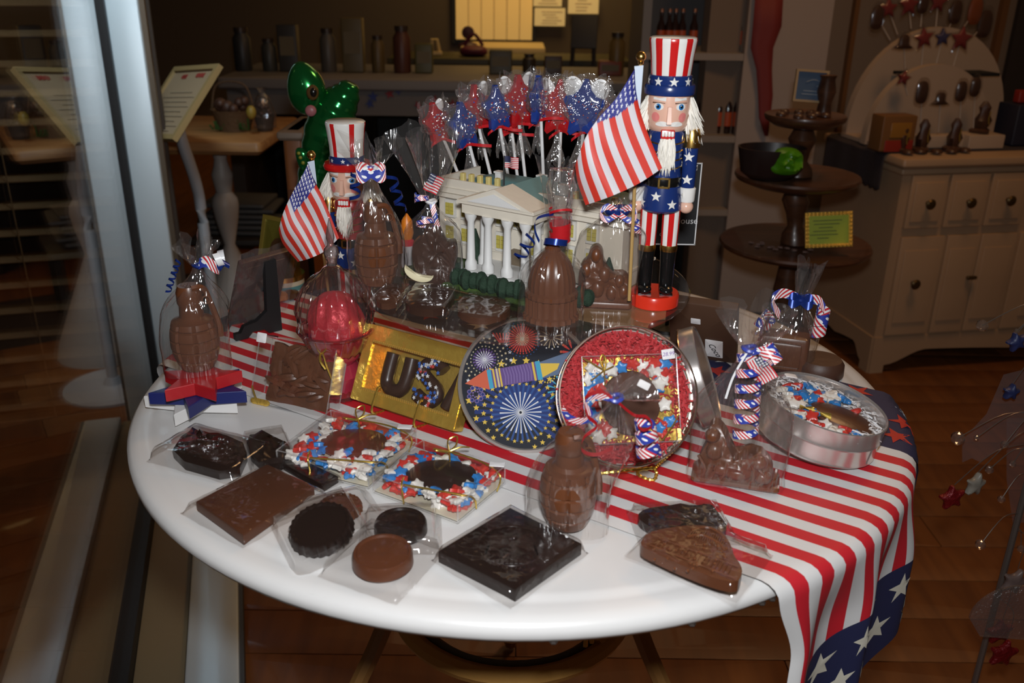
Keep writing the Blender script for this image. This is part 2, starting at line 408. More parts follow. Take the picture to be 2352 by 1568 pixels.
b = MB(); b.X = G; b.box((.0965, .05, 1.3), (.012, .04, 2.6)); b.build('mullion_return', M('mullion_shaded_side', (.10, .07, .045), .4, .3), w1, smooth=0)  # unlit side of the mullion, its shade put into the brown colour
b = MB(); b.X = G; b.box((.066, -1.2, .012), (.09, 2.4, .024)); b.build('sill_plate', M('olive_sill', (.17, .13, .07), .5), w1, smooth=0)
b = MB(); b.X = G; b.rbox((.163, -1.2, .02), (.098, 2.4, .045), .006); b.build('bottom_rail', ALU, w1)
b = MB(); b.X = G; b.box((.216, -1.2, .02), (.008, 2.4, .034)); b.build('rail_gasket', M('grey_gasket', (.05, .05, .05), .5), w1, smooth=0)
# blinds hanging beyond the glass, square to it
bl = thingM('window_blind', 'brown horizontal slat blind beyond the side glass left of the metal mullion', 'blind', G @ MX.Translation((0, .10, 0)))
pb = G @ V((0, .10, 0)); BLM = M('blind_slat', (.26, .155, .07), .5)
zs = [atp(55, y, pb, dvec).z for y in (6, 473, 927)]
st = (zs[0] - zs[2]) / 15.0; sl0 = None
for i in range(-1, 16):
    z = zs[0] - st * i
    if sl0 is None:
        b = MB(); b.X = MX.Rotation(R(14), 4, 'X'); b.rbox((-.85, 0, 0), (1.62, .05, .0045), .002, bev=.001); sl0 = o = b.build('slat', BLM, bl)
    else: o = sl0.copy(); COL.objects.link(o)
    o.location = (0, 0, z)
zb = atp(120, 960, pb, dvec).z
b = MB(); b.rbox((-.85, 0, zb), (1.62, .05, .022), .004); b.build('bottom_bar', BLM, bl)
for px, py in ((70, 650), (-180, 650)):
    p = G.inverted() @ atp(px, py, pb, dvec); b = MB(); b.tube([(p.x, -.03, zs[0] + .1), (p.x, -.028, .6), (p.x + .004, -.03, zb)], .0022, 6); b.build('ladder_cord', BLM, bl)
b = MB(); b.X = G; b.box((-.85, .22, 1.3), (1.9, .03, 2.6)); struct(b.build('wall_left', M('dark_brown_wall', (.035, .019, .010), .7), smooth=0))
b = MB(); b.X = G; b.box((-.85, .04, .0), (1.7, .05, .06)); struct(b.build('trim_1', M('brown_trim', (.09, .055, .03), .5), smooth=0))

# ---- far walls of the shop
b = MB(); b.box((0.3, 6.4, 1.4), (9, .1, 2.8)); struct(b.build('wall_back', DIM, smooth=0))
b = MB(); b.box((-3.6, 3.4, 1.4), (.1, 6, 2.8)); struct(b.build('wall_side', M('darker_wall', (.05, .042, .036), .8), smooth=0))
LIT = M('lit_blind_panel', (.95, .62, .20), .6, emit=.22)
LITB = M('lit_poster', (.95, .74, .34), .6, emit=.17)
p0 = aty(1046, 0, 6.3); p1 = aty(1222, 92, 6.3)
w2 = MB(); w2.box(((p0.x + p1.x) / 2, 6.33, (p1.z + 1.5) / 2), (p1.x - p0.x + .06, .03, 1.5 - p1.z + .06)); w2 = struct(w2.build('window_2', M('dark_frame', (.02, .015, .01), .5), smooth=0))
n = 6; w = (p1.x - p0.x) / n
for i in range(n):
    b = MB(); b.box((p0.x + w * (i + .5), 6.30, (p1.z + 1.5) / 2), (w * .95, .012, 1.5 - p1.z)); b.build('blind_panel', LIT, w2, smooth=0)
def wallbox(nm, label, cat, a, b2, y, mats, th=.02, grp=None):
    p, q = aty(*a, y), aty(*b2, y)
    t = thing(nm, label, cat, ((p.x + q.x) / 2, y, q.z), 0, grp); return t, abs(q.x - p.x), abs(p.z - q.z)
for nm, a, b2, lab in (('poster', (1228, 18), (1297, 60), 'pale yellow lit notice beside the lit blind on the back wall'),
                       ('poster', (1306, -18), (1374, 32), 'yellow lit notice above the dark easel board'),
                       ('poster', (1226, -30), (1290, 15), 'upper yellow notice cut by the top edge beside the lit blind')):
    t, w, h = wallbox(nm, lab, 'poster', a, b2, 6.28, None)
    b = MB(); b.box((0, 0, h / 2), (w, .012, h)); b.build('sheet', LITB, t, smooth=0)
    for k in range(5): b = MB(); b.box((rnd.uniform(-.1, .1) * w, -.008, h * (.15 + .16 * k)), (w * rnd.uniform(.3, .7), .002, h * .03)); b.build('text_line', M('faded_ink', (.35, .22, .06), .6), t, smooth=0)
# low lit ledge / tables in the back room
y = 5.6; p0 = aty(1062, 96, y); p1 = aty(1250, 112, y)
t = thing('side_table', 'low lit cream table under the lit blind in the back room', 'table', ((p0.x + p1.x) / 2, y, 0))
b = MB(); b.rbox((0, 0, p1.z), (p1.x - p0.x, .5, .05), .01); b.build('table_top', M('cream', (.7, .52, .25), .5), t)
b = MB()
for sx in (-1, 1):
    for sy in (-.2, .2): b = MB(); b.box((sx * (p1.x - p0.x) * .45, sy, p1.z / 2), (.05, .05, p1.z)); b.build('leg', M('cream', (.7, .5, .2), .5), t, smooth=0)
y = 5.5; p = aty(1075, 75, y)
t = thing('desk_fan', 'dark round fan silhouetted against the lit blind', 'fan', (p.x, y, aty(1075, 105, y).z))
b = MB(); r = 14 * mpp(p); b.X = MX.Translation((0, 0, p.z - t.location.z)) @ MX.Rotation(pi / 2, 4, 'X'); b.lathe([(.001, -.03), (r, -.02), (r * 1.05, 0), (r, .02), (.001, .03)], 20); b.X = None
b.build('fan_head', M('dark_plum', (.05, .012, .03), .5), t)
b = MB(); b.lathe([(.07, 0), (.06, .015), (.015, .03), (.012, p.z - t.location.z)], 12); b.build('base', M('dark_plum'), t)
zbk = .735; xa_, xb_ = aty(900, 165, 5.0).x, aty(1440, 165, 5.0).x
t = thing('back_counter', 'low dark counter in the back room carrying the magenta bag', 'counter', ((xa_ + xb_) / 2, 5.05, 0)); b = MB(); b.rbox((0, 0, zbk - .02), (xb_ - xa_, .5, .04), .006); b.build('worktop', M('dark_olive_top', (.06, .05, .02), .5), t); b = MB(); b.box((0, .02, (zbk - .04) / 2), (xb_ - xa_ - .06, .42, zbk - .042)); b.build('body', M('dark_stand', (.02, .015, .012), .6), t, smooth=0)
y = 5.0; p = aty(1088, 165, y); q = aty(1088, 105, y); w = 62 * mpp(p)
t = thing('backpack', 'dark magenta rounded bag standing on the counter below the lit blind', 'bag', (p.x, y, zbk + .001))
b = MB(); h = q.z - zbk; b.X = MX.Rotation(pi / 2, 4, 'X'); b.puff(smooth_poly([(-w / 2, 0), (w / 2, 0), (w / 2, h * .7), (w * .3, h), (-w * .3, h), (-w / 2, h * .7)]), .1); b.X = None
b.build('body', M('dark_magenta', (.10, .008, .03), .6), t); b = MB(); b.tube(bez([(-.06, 0, h), (0, 0, h + .07), (.06, 0, h)], 10), .012, 6); b.build('handle', M('dark_magenta'), t)
y = 4.6; p = aty(1340, 112, y)
t = thing('easel_board', 'dark tilted easel board in front of the yellow notices', 'board', (p.x, y, p.z), R(-8))
w = 60 * mpp(p); h = aty(1340, 34, y).z - p.z
b = MB(); b.X = MX.Rotation(R(-12), 4, 'X'); b.rbox((0, 0, h / 2), (w, .02, h), .004); b.X = None; b.build('panel', M('charcoal', (.035, .035, .04), .5), t)
b = MB(); b.box((0, .03, -.25), (w * 1.1, .06, .02)); [b.tube([(s * w * .4, 0, 0), (s * w * .55, .02, -(p.z))], .015, 6) for s in (-1, 1)]; b.build('stand', M('charcoal'), t)
# small cream paper holder glowing at (995,105)
y = 5.0; p = aty(1000, 118, y); t = thing('card_holder', 'small cream folded card beside the lit blind', 'card', (p.x, y, zbk + .015))
b = MB(); s = mpp(p); b.tube([(-9 * s, 0, 0), (-7 * s, 0, 30 * s), (4 * s, 0, 30 * s), (10 * s, 0, 0)], 4 * s, 6); b.box((0, 0, 0), (30 * s, .05, 6 * s)); b.build('card', M('cream', (.7, .52, .25), .5, ), t)

# ---- service counter with bunting
y = 3.1; pl = aty(520, 178, y); prt = aty(1480, 168, y); zt = pl.z; zf = aty(900, 275, y).z
t = thing('service_counter', 'long white counter with patriotic bunting across the middle distance', 'counter', ((pl.x + prt.x) / 2, y, 0)); W = prt.x - pl.x
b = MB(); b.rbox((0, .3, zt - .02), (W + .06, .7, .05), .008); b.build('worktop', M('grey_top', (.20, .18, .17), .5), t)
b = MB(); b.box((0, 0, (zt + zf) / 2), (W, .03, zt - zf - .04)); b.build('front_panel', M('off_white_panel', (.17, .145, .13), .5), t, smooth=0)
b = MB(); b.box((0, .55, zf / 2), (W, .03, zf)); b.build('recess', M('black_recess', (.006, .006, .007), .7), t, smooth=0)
for x in (-.49, -.2, .28, .49): b = MB(); b.box((x * W, .25, zf / 2), (.06, .55, zf)); b.build('support', M('dark_wood_sup', (.03, .02, .014), .6), t, smooth=0)
# bunting stars pinned on the panel
for i, (px, py, r, m) in enumerate([(857, 222, 13, 'b'), (895, 215, 12, 'r'), (938, 198, 14, 'r'), (915, 208, 10, 'b'), (998, 232, 15, 'r'), (1040, 240, 13, 'r'), (850, 238, 11, 'b'), (960, 240, 9, 'r')]):
    q = aty(px, py, y - .02); s = mpp(q); b = MB(); b.X = MX.Translation((q.x - t.location.x, -.022, q.z)) @ MX.Rotation(pi / 2, 4, 'X'); b.prism(star(r * s, rot=90 + 15 * i), -.004, .004)
    b.build('bunting_star', M('bunting_red', (.30, .015, .02), .6) if m == 'r' else M('bunting_blue', (.03, .05, .22), .6), t, smooth=0)
# dim clutter on the counter: jars, boxes and canisters
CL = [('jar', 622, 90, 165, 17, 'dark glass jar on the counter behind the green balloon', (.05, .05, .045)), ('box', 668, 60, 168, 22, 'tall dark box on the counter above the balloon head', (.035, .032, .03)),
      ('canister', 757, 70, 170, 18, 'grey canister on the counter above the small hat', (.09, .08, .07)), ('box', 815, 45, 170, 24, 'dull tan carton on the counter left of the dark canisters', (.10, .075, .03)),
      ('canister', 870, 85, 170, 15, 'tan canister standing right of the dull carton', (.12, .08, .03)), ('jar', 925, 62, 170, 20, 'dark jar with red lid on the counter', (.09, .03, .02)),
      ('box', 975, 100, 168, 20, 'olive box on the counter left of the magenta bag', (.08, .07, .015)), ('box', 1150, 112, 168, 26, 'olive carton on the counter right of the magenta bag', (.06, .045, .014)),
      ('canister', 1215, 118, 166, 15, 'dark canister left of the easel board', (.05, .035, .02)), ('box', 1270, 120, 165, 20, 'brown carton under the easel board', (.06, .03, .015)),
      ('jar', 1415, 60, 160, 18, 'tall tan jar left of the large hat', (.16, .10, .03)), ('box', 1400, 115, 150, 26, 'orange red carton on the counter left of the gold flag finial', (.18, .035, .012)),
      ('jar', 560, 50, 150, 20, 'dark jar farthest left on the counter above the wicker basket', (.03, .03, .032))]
for nm, px, y0, y1, hw, lab, col in CL:
    yy = y + .25; p = aty(px, y1, yy); s = mpp(p); h = aty(px, y0, yy).z - p.z; hz = max(p.z, zt + .006)
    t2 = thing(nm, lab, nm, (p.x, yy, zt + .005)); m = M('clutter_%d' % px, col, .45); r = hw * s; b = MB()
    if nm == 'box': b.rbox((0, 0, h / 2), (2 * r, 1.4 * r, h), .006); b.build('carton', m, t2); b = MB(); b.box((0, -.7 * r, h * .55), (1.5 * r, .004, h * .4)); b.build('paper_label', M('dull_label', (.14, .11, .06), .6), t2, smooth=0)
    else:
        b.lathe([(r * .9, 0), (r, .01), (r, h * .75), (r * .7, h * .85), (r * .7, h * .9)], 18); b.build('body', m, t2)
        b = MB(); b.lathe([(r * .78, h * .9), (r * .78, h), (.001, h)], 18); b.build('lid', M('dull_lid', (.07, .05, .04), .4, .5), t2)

# ---- wooden topped pedestal table on the left with gift baskets
y = 1.95; pl = aty(330, 320, y); prr = aty(622, 322, y); zt = aty(500, 310, y).z
t = thing('pedestal_table', 'wooden topped table with turned white pedestal behind the silver sign post', 'table', ((pl.x + prr.x) / 2, y, 0)); W = prr.x - pl.x
b = MB(); b.rbox((0, .15, zt - .022), (W, .55, .044), .02); b.build('table_top', wood('honey_wood', (.34, .17, .06), (.22, .10, .035), .4, 4), t)
p = aty(510, 400, y); s = mpp(p); dx = p.x - t.location.x
rows = prof(V((p.x, y, 0)), 510, [(12, 560), (26, 500), (30, 470), (28, 455), (18, 440), (22, 415), (24, 400), (17, 380), (14, 365), (18, 350), (17, 335)])
b = MB(); b.lathe([(.16, 0), (.15, .04)] + rows, 20, c=(dx, 0, 0)); b.build('pedestal', M('dull_white', (.30, .26, .23), .5), t)
bk = [(540, 300, 190, 50, 'wicker gift basket with yellow egg on the wooden topped table', (.10, .05, .02)), (609, 290, 215, 24, 'smaller dark wrapped basket at the right end of the wooden topped table', (.05, .028, .016))]
for px, y1, y0, hw, lab, col in bk:
    yy = y + .1; p = aty(px, y1, yy); s = mpp(p); h = aty(px, y0, yy).z - p.z; r = hw * s
    t2 = thing('gift_basket', lab, 'basket', (p.x, yy, zt + .001))
    b = MB(); b.lathe([(r * .7, 0), (r * .95, h * .4), (r, h * .45), (r * .9, h * .42), (.001, h * .1)], 22, mod=lambda q, z, a: q * (1 + .05 * sin(a * 11))); b.build('basket', M('wicker_%d' % px, col, .7, bump=.6, bscale=90), t2)
    b = MB(); [b.ball((rnd.uniform(-.6, .6) * r, rnd.uniform(-.5, .3) * r, h * rnd.uniform(.45, .8)), r * rnd.uniform(.2, .33)) for _ in range(8)]; b.build('goodies', M('goods_brown', (.07, .03, .018), .5), t2)
    b = MB(); b.tube(bez([(-r * .95, 0, h * .45), (-r * .6, 0, h * .95), (r * .6, 0, h * .95), (r * .95, 0, h * .45)], 14), r * .05, 6); b.build('handle', M('wicker_%d' % px), t2)
    b = MB(); b.lathe([(r * 1.05, h * .1), (r * 1.1, h * .5), (r * .6, h * 1.0), (r * .2, h * 1.15), (r * .5, h * 1.3)], 24, mod=lambda q, z, a: q * (1 + .06 * sin(a * 9 + z * 30))); b.build('wrapper', CEL, t2) if hw < 40 else None
    if hw > 40:
        b = MB(); q = aty(577, 258, yy - .12); b.ball(tuple(q - t2.location), (11 * s, 11 * s, 15 * s)); b.build('egg', M('dull_yellow', (.30, .20, .03), .4), t2)
        b = MB(); [b.tube([(x, -r * .6, h * .05), (x + rnd.uniform(-.01, .01), -r * .75, h * rnd.uniform(.15, .3))], .003, 4) for x in [r * (-.8 + .1 * k) for k in range(17)]]; b.build('grass_trim', M('dark_green', (.02, .07, .01), .6), t2)
p = aty(452, 335, 1.75); 
# grey stacked slates under the table
for k in range(6):
    yy = 2.35; p = aty(560 + 12 * sin(k * 2), 560 - 17 * k, yy)
    t2 = thing('slab', 'grey flat slab lying %s in the dim stack under the wooden table' % ('lowest', 'second from the bottom', 'third from the bottom', 'third from the top', 'second from the top', 'topmost')[k], 'slab', (p.x, yy, .30 + .021 * k), R(3 * k % 7 - 3), 'grey slabs stacked under the wooden table')
    b = MB(); b.rbox((0, 0, .009), (.24, .2, .017), .01); b.build('plate', M('slate', (.05, .048, .047), .6), t2)
t2 = thing('low_stand', 'dark low stand carrying the stack of grey slabs', 'stand', (aty(565, 560, 2.35).x, 2.35, 0)); b = MB(); b.rbox((0, 0, .285), (.34, .3, .026), .006); b.build('top', M('dark_stand', (.02, .015, .012), .6), t2)
for sx in (-1, 1):
    for sy in (-1, 1): b = MB(); b.box((sx * .14, sy * .12, .136), (.03, .03, .272)); b.build('leg', M('dark_stand'), t2, smooth=0)

# ---- silver sign post with tilted framed notice
TL, TR, BR = aty(405, 157, 1.75), aty(508, 150, 1.55), aty(383, 322, 1.45); x = (TR - TL); w = x.length; x.normalize(); yv = TR - BR; yv = (yv - x * yv.dot(x)); h = yv.length; yv.normalize(); zv = x.cross(yv)
BLc = TL - yv * h
mx = MX(((x.x, yv.x, zv.x, BLc.x), (x.y, yv.y, zv.y, BLc.y), (x.z, yv.z, zv.z, BLc.z), (0, 0, 0, 1)))
foot = aty(486, 640, 1.62)
t = thing('sign_stand', 'curved silver floor stand holding a tilted wooden framed notice', 'sign', (foot.x, 1.62, 0)); ti = t.matrix_world.inverted() if False else MX.Translation(-V((foot.x, 1.62, 0)))
def fr(nm, parent, mx, w, h, fw, th, mat):
    b = MB(); b.X = mx
    for c, d in (((w / 2, fw / 2, 0), (w, fw, th)), ((w / 2, h - fw / 2, 0), (w, fw, th)), ((fw / 2, h / 2, 0), (fw, h - 2 * fw, th)), ((w - fw / 2, h / 2, 0), (fw, h - 2 * fw, th))): b.box(c, d)
    return b.build(nm, mat, parent, smooth=0)
fr('frame', t, ti @ mx, w, h, .016, .016, M('sign_frame', (.27, .18, .075), .45))
b = MB(); b.X = ti @ mx; b.box((w / 2, h / 2, -.002), (w - .03, h - .03, .006)); b.build('notice', M('notice_paper', (.30, .205, .12), .6), t, smooth=0)
b = MB(); b.X = ti @ mx
for k in range(9): b.box((w * (.30 + .012 * k), h * .86, .0025), (w * .018, h * (.03 + .015 * (k % 3)), .001))
b.build('red_heading', M('notice_red', (.25, .03, .02), .6), t, smooth=0); b = MB(); b.X = ti @ mx
for k in range(6): b.box((w * (.62 + .03 * k), h * .87, .0025), (w * .024, h * (.045 + .02 * (k % 2)), .001))
b.build('red_heading', M('notice_red', (.25, .03, .02), .6), t, smooth=0)
b = MB(); b.X = ti @ mx
for k in range(9): b.box((w * .5, h * (.12 + .065 * k), .0025), (w * (.5 + .2 * (k % 2)), h * .012, .001))
b.build('text_lines', M('notice_ink', (.30, .22, .14), .6), t, smooth=0)
cen = mx @ V((w * .6, h * .35, -.01))
b = MB(); b.tube(bez([ti @ cen, ti @ aty(420, 330, 1.56), ti @ aty(450, 420, 1.6), ti @ aty(466, 510, 1.62), V((0, 0, .02))], 24), .017, 10); b.build('post', M('satin_steel', (.42, .42, .44), .4, .3), t)
b = MB(); b.lathe([(.15, 0), (.15, .008), (.03, .018), (.02, .04)], 28); b.build('base', M('satin_steel'), t)

# ---- shelving, bottles, white partition
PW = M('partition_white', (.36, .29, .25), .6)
yp = 2.3; xl = aty(1683, 380, yp).x; xr = aty(1890, 200, yp).x
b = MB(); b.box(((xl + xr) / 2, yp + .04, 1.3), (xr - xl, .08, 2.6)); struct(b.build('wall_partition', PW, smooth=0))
sh = thing('shelf_unit', 'white shelf unit of dark bottles left of the white partition', 'shelf', (aty(1580, 300, yp).x, yp, 0))
xs0, xs1 = aty(1470, 300, yp).x, xl - .004; cxs = sh.location.x
b = MB(); b.box(((xs0 + xs1) / 2 - cxs, .36, .9), (xs1 - xs0, .02, 1.8)); b.build('back_panel', M('shelf_back', (.06, .06, .065), .6), sh, smooth=0)
b = MB(); b.box((xs0 - cxs, .18, .9), (.03, .36, 1.8)); b.build('side_panel', M('shelf_grey', (.18, .17, .165), .6), sh, smooth=0)
SHZ = {}
for nm, row, x in (('a', 122, 1640), ('b', 311, 1640), ('c', 480, 1640)):
    z = aty(x, row, yp).z; SHZ[nm] = z
    b = MB(); b.box(((xs0 + xs1) / 2 - cxs, .17, z - .012), (xs1 - xs0, .36, .024)); b.build('shelf_board', M('shelf_white', (.30, .25, .21), .5), sh, smooth=0)
proto = None
BD = M('bottle_dark', (.02, .008, .007), .12, coat=.5); BLB = M('bottle_label', (.42, .07, .02), .5); BCP = M('bottle_cap', (.35, .14, .07), .3, .6)
where = ['farthest left', 'second from the left', 'third from the left', 'fourth from the left', 'fifth from the left', 'third from the right', 'second from the right', 'nearest the partition']
def bottle(x, yy, z, h, lab, grp, label=True):
    global proto
    if proto is None:
        t = proto = thing('bottle', '', 'bottle'); H = .19
        b = MB(); b.lathe([(.017, 0), (.019, .006), (.019, H * .6), (.009, H * .75), (.0075, H * .93)], 16); b.build('glass', BD, t)
        b = MB(); b.lathe([(.0193, H * .18), (.0193, H * .5)], 16, cap0=False, cap1=False); b.build('paper_label', BLB, t)
        b = MB(); b.lathe([(.0088, H * .92), (.0088, H), (.001, H)], 12); b.build('cap', BCP, t); o = t
    else: o = copy_tree(proto)
    o.location = (x, yy, z); o.scale = (h / .19,) * 3; tag(o, lab, None, grp); return o
for i, px in enumerate((1518, 1536, 1550, 1566, 1593, 1660, 1680, 1699)):
    p = aty(px - 3, 110, yp + .06); h = aty(px, 20, yp + .06).z - SHZ['a']; bottle(p.x, yp + .06, SHZ['a'], h, 'dark glossy bottle on the upper shelf behind the large hat, %s' % where[i], 'bottles on the upper shelf')
for i in range(9):
    px = 1606 + 10.2 * i; p = aty(px, 290, yp + .06); h = aty(px, 205, yp + .06).z - SHZ['b']
    bottle(p.x, yp + .05 + .03 * (i % 2), SHZ['b'], h, 'dark bottle with red label on the lower shelf, %s from the left' % ('first', 'second', 'third', 'fourth', 'fifth', 'sixth', 'seventh', 'eighth', 'ninth')[i], 'red labelled bottles on the lower shelf')
for i, (px, w, c, nm) in enumerate(((1625, 20, (.10, .015, .012), 'dark red'), (1655, 14, (.03, .04, .12), 'dark blue'), (1676, 12, (.09, .05, .02), 'brown'))):
    p = aty(px, 470, yp + .1); s = mpp(p); t2 = thing('box', '%s small box on the lowest visible shelf' % nm, 'box', (p.x, yp + .12, SHZ['c'])); b = MB(); b.rbox((0, 0, 55 * s), (2 * w * s, .12, 110 * s), .005); b.build('carton', M('boxc%d' % i, c, .5), t2)
    b = MB(); b.box((0, -.061, 60 * s), (1.4 * w * s, .002, 40 * s)); b.build('paper_label', M('dull_label'), t2, smooth=0)
# thin red sash hanging on the partition
RS = M('red_sash', (.19, .022, .02), .7); pts = [(1768, -25, 64), (1762, 60, 66), (1750, 110, 52), (1755, 160, 36), (1758, 220, 34), (1756, 270, 26), (1760, 312, 8)]
b = MB(); vs = []
for i, (px, py, w) in enumerate(pts):
    for s in (-.5, -.17, .17, .5): p = aty(px + w * s, py, yp - .012 - .01 * abs(sin(i * 1.3 + s * 4))); vs.append(p)
b.add(vs, [(4 * i + j, 4 * i + j + 1, 4 * i + j + 5, 4 * i + j + 4) for i in range(len(pts) - 1) for j in range(3)])
o = b.build('sash', RS); tag(o, 'long dull red fabric sash hanging down the white partition', 'sash'); m_ = o.modifiers.new('t', 'SOLIDIFY'); m_.thickness = .002

# ---- recess wall behind the white cabinet, with wooden trims
K0 = at(1993, 856, 0); ku = V((cos(R(10.8)), sin(R(10.8)), 0)); kv = V((-sin(R(10.8)), cos(R(10.8)), 0))
K = MX(((ku.x, kv.x, 0, K0.x), (ku.y, kv.y, 0, K0.y), (0, 0, 1, 0), (0, 0, 0, 1))); Ki = K.inverted()
b = MB(); b.X = K; b.box((.6, .72, 1.3), (2.0, .06, 2.6)); struct(b.build('wall_right', M('recess_wall', (.19, .14, .105), .7), smooth=0))
pk = K @ V((0, .67, 0))
for i, (px, py, w) in enumerate(((1956, 100, 11), (2298, 70, 16))):
    p = Ki @ atp(px, py, pk, kv); s = mpp(K @ p); b = MB(); b.X = K; b.box((p.x, .68, 1.3), (w * s, .03, 2.6)); struct(b.build('trim_%d' % (i + 2), M('brown_wood_trim', (.16, .07, .025), .45), smooth=0))
p = Ki @ atp(2335, 70, pk, kv); b = MB(); b.X = K; b.box((p.x + .24, .675, 1.3), (.5, .02, 2.6)); struct(b.build('wall_dark_panel', M('dark_panel', (.03, .022, .018), .6), smooth=0))

# ---- white cabinet
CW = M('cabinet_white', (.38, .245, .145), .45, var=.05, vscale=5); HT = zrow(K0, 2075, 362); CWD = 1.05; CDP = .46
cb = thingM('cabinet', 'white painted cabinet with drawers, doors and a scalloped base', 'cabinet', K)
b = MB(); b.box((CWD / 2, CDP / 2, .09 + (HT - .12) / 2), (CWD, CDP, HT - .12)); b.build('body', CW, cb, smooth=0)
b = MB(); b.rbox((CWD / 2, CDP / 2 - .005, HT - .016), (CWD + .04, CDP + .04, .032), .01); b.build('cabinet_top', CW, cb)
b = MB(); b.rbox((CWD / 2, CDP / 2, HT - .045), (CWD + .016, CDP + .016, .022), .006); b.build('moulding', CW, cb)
def scal(L, n=40):
    o = [(0, 0), (.05, 0)]
    for i in range(n + 1):
        t_ = i / n; x = .05 + (L - .1) * t_; e = min(1, min(t_, 1 - t_) / .16); o.append((x, .028 + .052 * (e * e * (3 - 2 * e)) - .018 * (1 - abs(2 * t_ - 1)) ** 2 * 1))
    return o + [(L - .05, 0), (L, 0), (L, .13), (0, .13)]
def flatprism(mb, poly, M4, th):
    mb.X = M4; n = len(poly); vs = [(x, 0, z) for x, z in poly] + [(x, th, z) for x, z in poly]
    mb.add(vs, [tuple(range(n)), tuple(range(2 * n - 1, n - 1, -1))] + [(i, i + n, (i + 1) % n + n, (i + 1) % n) for i in range(n)]); mb.X = None
b = MB(); flatprism(b, scal(CWD), MX.Translation((0, -.006, 0)), .03); b.build('front_plinth', CW, cb, smooth=0)
b = MB(); flatprism(b, scal(CDP, 24), MX.Translation((-.006, CDP, 0)) @ MX.Rotation(-pi / 2, 4, 'Z'), .03); b.build('side_plinth', CW, cb, smooth=0)
def kp(px, py): return Ki @ atp(px, py, K0, kv)
KN = M('brass_knob', (.10, .06, .02), .35, .7)
def pan(x0, x1, z0, z1, nm, knobs=(), hand=None):
    b = MB(); b.rbox(((x0 + x1) / 2, -.006, (z0 + z1) / 2), (x1 - x0, .014, z1 - z0), .002, bev=.001); d = b.build(nm, CW, cb)
    b = MB(); b.rbox(((x0 + x1) / 2, -.015, (z0 + z1) / 2), ((x1 - x0) * .8, .006, (z1 - z0) * .74), .002, bev=.001); b.build('raised_panel', CW, d)
    for px, py in knobs:
        q = kp(px, py); b = MB(); b.X = MX.Translation((q.x, -.018, q.z)) @ MX.Rotation(pi / 2, 4, 'X'); b.lathe([(.006, 0), (.005, .012), (.015, .016), (.017, .021), (.012, .026), (.001, .027)], 16); b.X = None; b.build('knob', KN, d)
    if hand: q = kp(*hand); b = MB(); b.rbox((q.x, -.026, q.z), (.036, .012, .012), .004); b.build('handle', KN, d)
zd0, zd1 = kp(2150, 520).z, kp(2150, 400).z; zo0, zo1 = .14, kp(2150, 540).z
xk = [.03, kp(2168, 460).x, kp(2262, 458).x, kp(2352, 455).x, kp(2440, 450).x]
pan(xk[0], xk[1] - .006, zd0, zd1, 'drawer', [(2122, 463)]); pan(xk[1] + .006, xk[2] - .006, zd0, zd1, 'drawer', [(2215, 460)]); pan(xk[2] + .006, xk[3] - .006, zd0, zd1, 'drawer', [(2305, 455)])
xd = [.03, kp(2150, 640).x, kp(2228, 640).x, kp(2310, 640).x]
pan(xd[0], xd[1] - .006, zo0, zo1, 'door', [(2088, 645)]); pan(xd[1] + .006, xd[2] - .003, zo0, zo1, 'door', (), (2220, 632)); pan(xd[2] + .003, xd[3] - .004, zo0, zo1, 'door'); pan(xd[3] + .01, CWD - .03, zo0, zo1, 'door')
# dark lace runner lying over the cabinet top
LC = M('dark_lace', (.035, .026, .030), .8, bump=.8, bscale=160)
b = MB(); q0 = .02
def lace(u, v):
    y_ = .07 + .36 * u; s_2 = v * 1.25
    if s_2 < .98: x_ = 1.03 - s_2 * 1.08; z_ = HT + .004
    if s_2 >= .98 or x_ < -.026: x_ = -.030 - .002 * sin(u * 20); d_ = max(0, (s_2 - .98) * .42 + .003); z_ = HT + .004 - d_ - (.008 * abs(sin(u * 34)) if v > .97 else 0)
    return (x_, y_, z_)
b.grid(lace, 60, 40); t = thingM('lace_runner', 'dark lace cloth over the cabinet top with a ragged hem on its side', 'cloth', K); o = b.build('cloth', LC, t); sm = o.modifiers.new('t', 'SOLIDIFY'); sm.thickness = .003
# white double arch lollipop stand
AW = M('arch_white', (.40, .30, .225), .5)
pa = K @ V((0, .30, 0))
def arch(px0, px1, apx, apy, basey, m, nm, par, depth, th, hole=None):
    A = Ki @ atp(px0, basey, K @ V((0, depth, 0)), kv); B = Ki @ atp(px1, basey, K @ V((0, depth, 0)), kv); C2 = Ki @ atp(apx, apy, K @ V((0, depth, 0)), kv)
    z0 = HT + .006; h = C2.z - z0; cx = (A.x + B.x) / 2; r = (B.x - A.x) / 2; n = 28
    poly = [(cx + r * cos(pi - pi * i / n), z0 + h * sin(pi * i / n) ** .9) for i in range(n + 1)]
    b = MB(); flatprism(b, poly, MX.Translation((0, depth, 0)), th); return b.build(nm, m, par, smooth=40), cx, r, h, z0
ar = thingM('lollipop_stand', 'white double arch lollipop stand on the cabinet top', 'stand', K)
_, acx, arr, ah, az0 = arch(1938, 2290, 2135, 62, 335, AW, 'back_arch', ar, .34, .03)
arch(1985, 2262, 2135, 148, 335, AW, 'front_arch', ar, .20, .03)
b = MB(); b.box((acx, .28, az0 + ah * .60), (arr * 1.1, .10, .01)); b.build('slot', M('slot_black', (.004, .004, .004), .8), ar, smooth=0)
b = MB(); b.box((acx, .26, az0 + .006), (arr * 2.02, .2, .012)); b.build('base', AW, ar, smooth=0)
POPM = {'r': M('dim_red_candy', (.22, .03, .03), .3), 'c': M('dim_choc', (.060, .025, .014), .4), 'b': M('dim_blue_candy', (.05, .05, .14), .35), 'o': M('dim_orange', (.24, .06, .015), .4)}
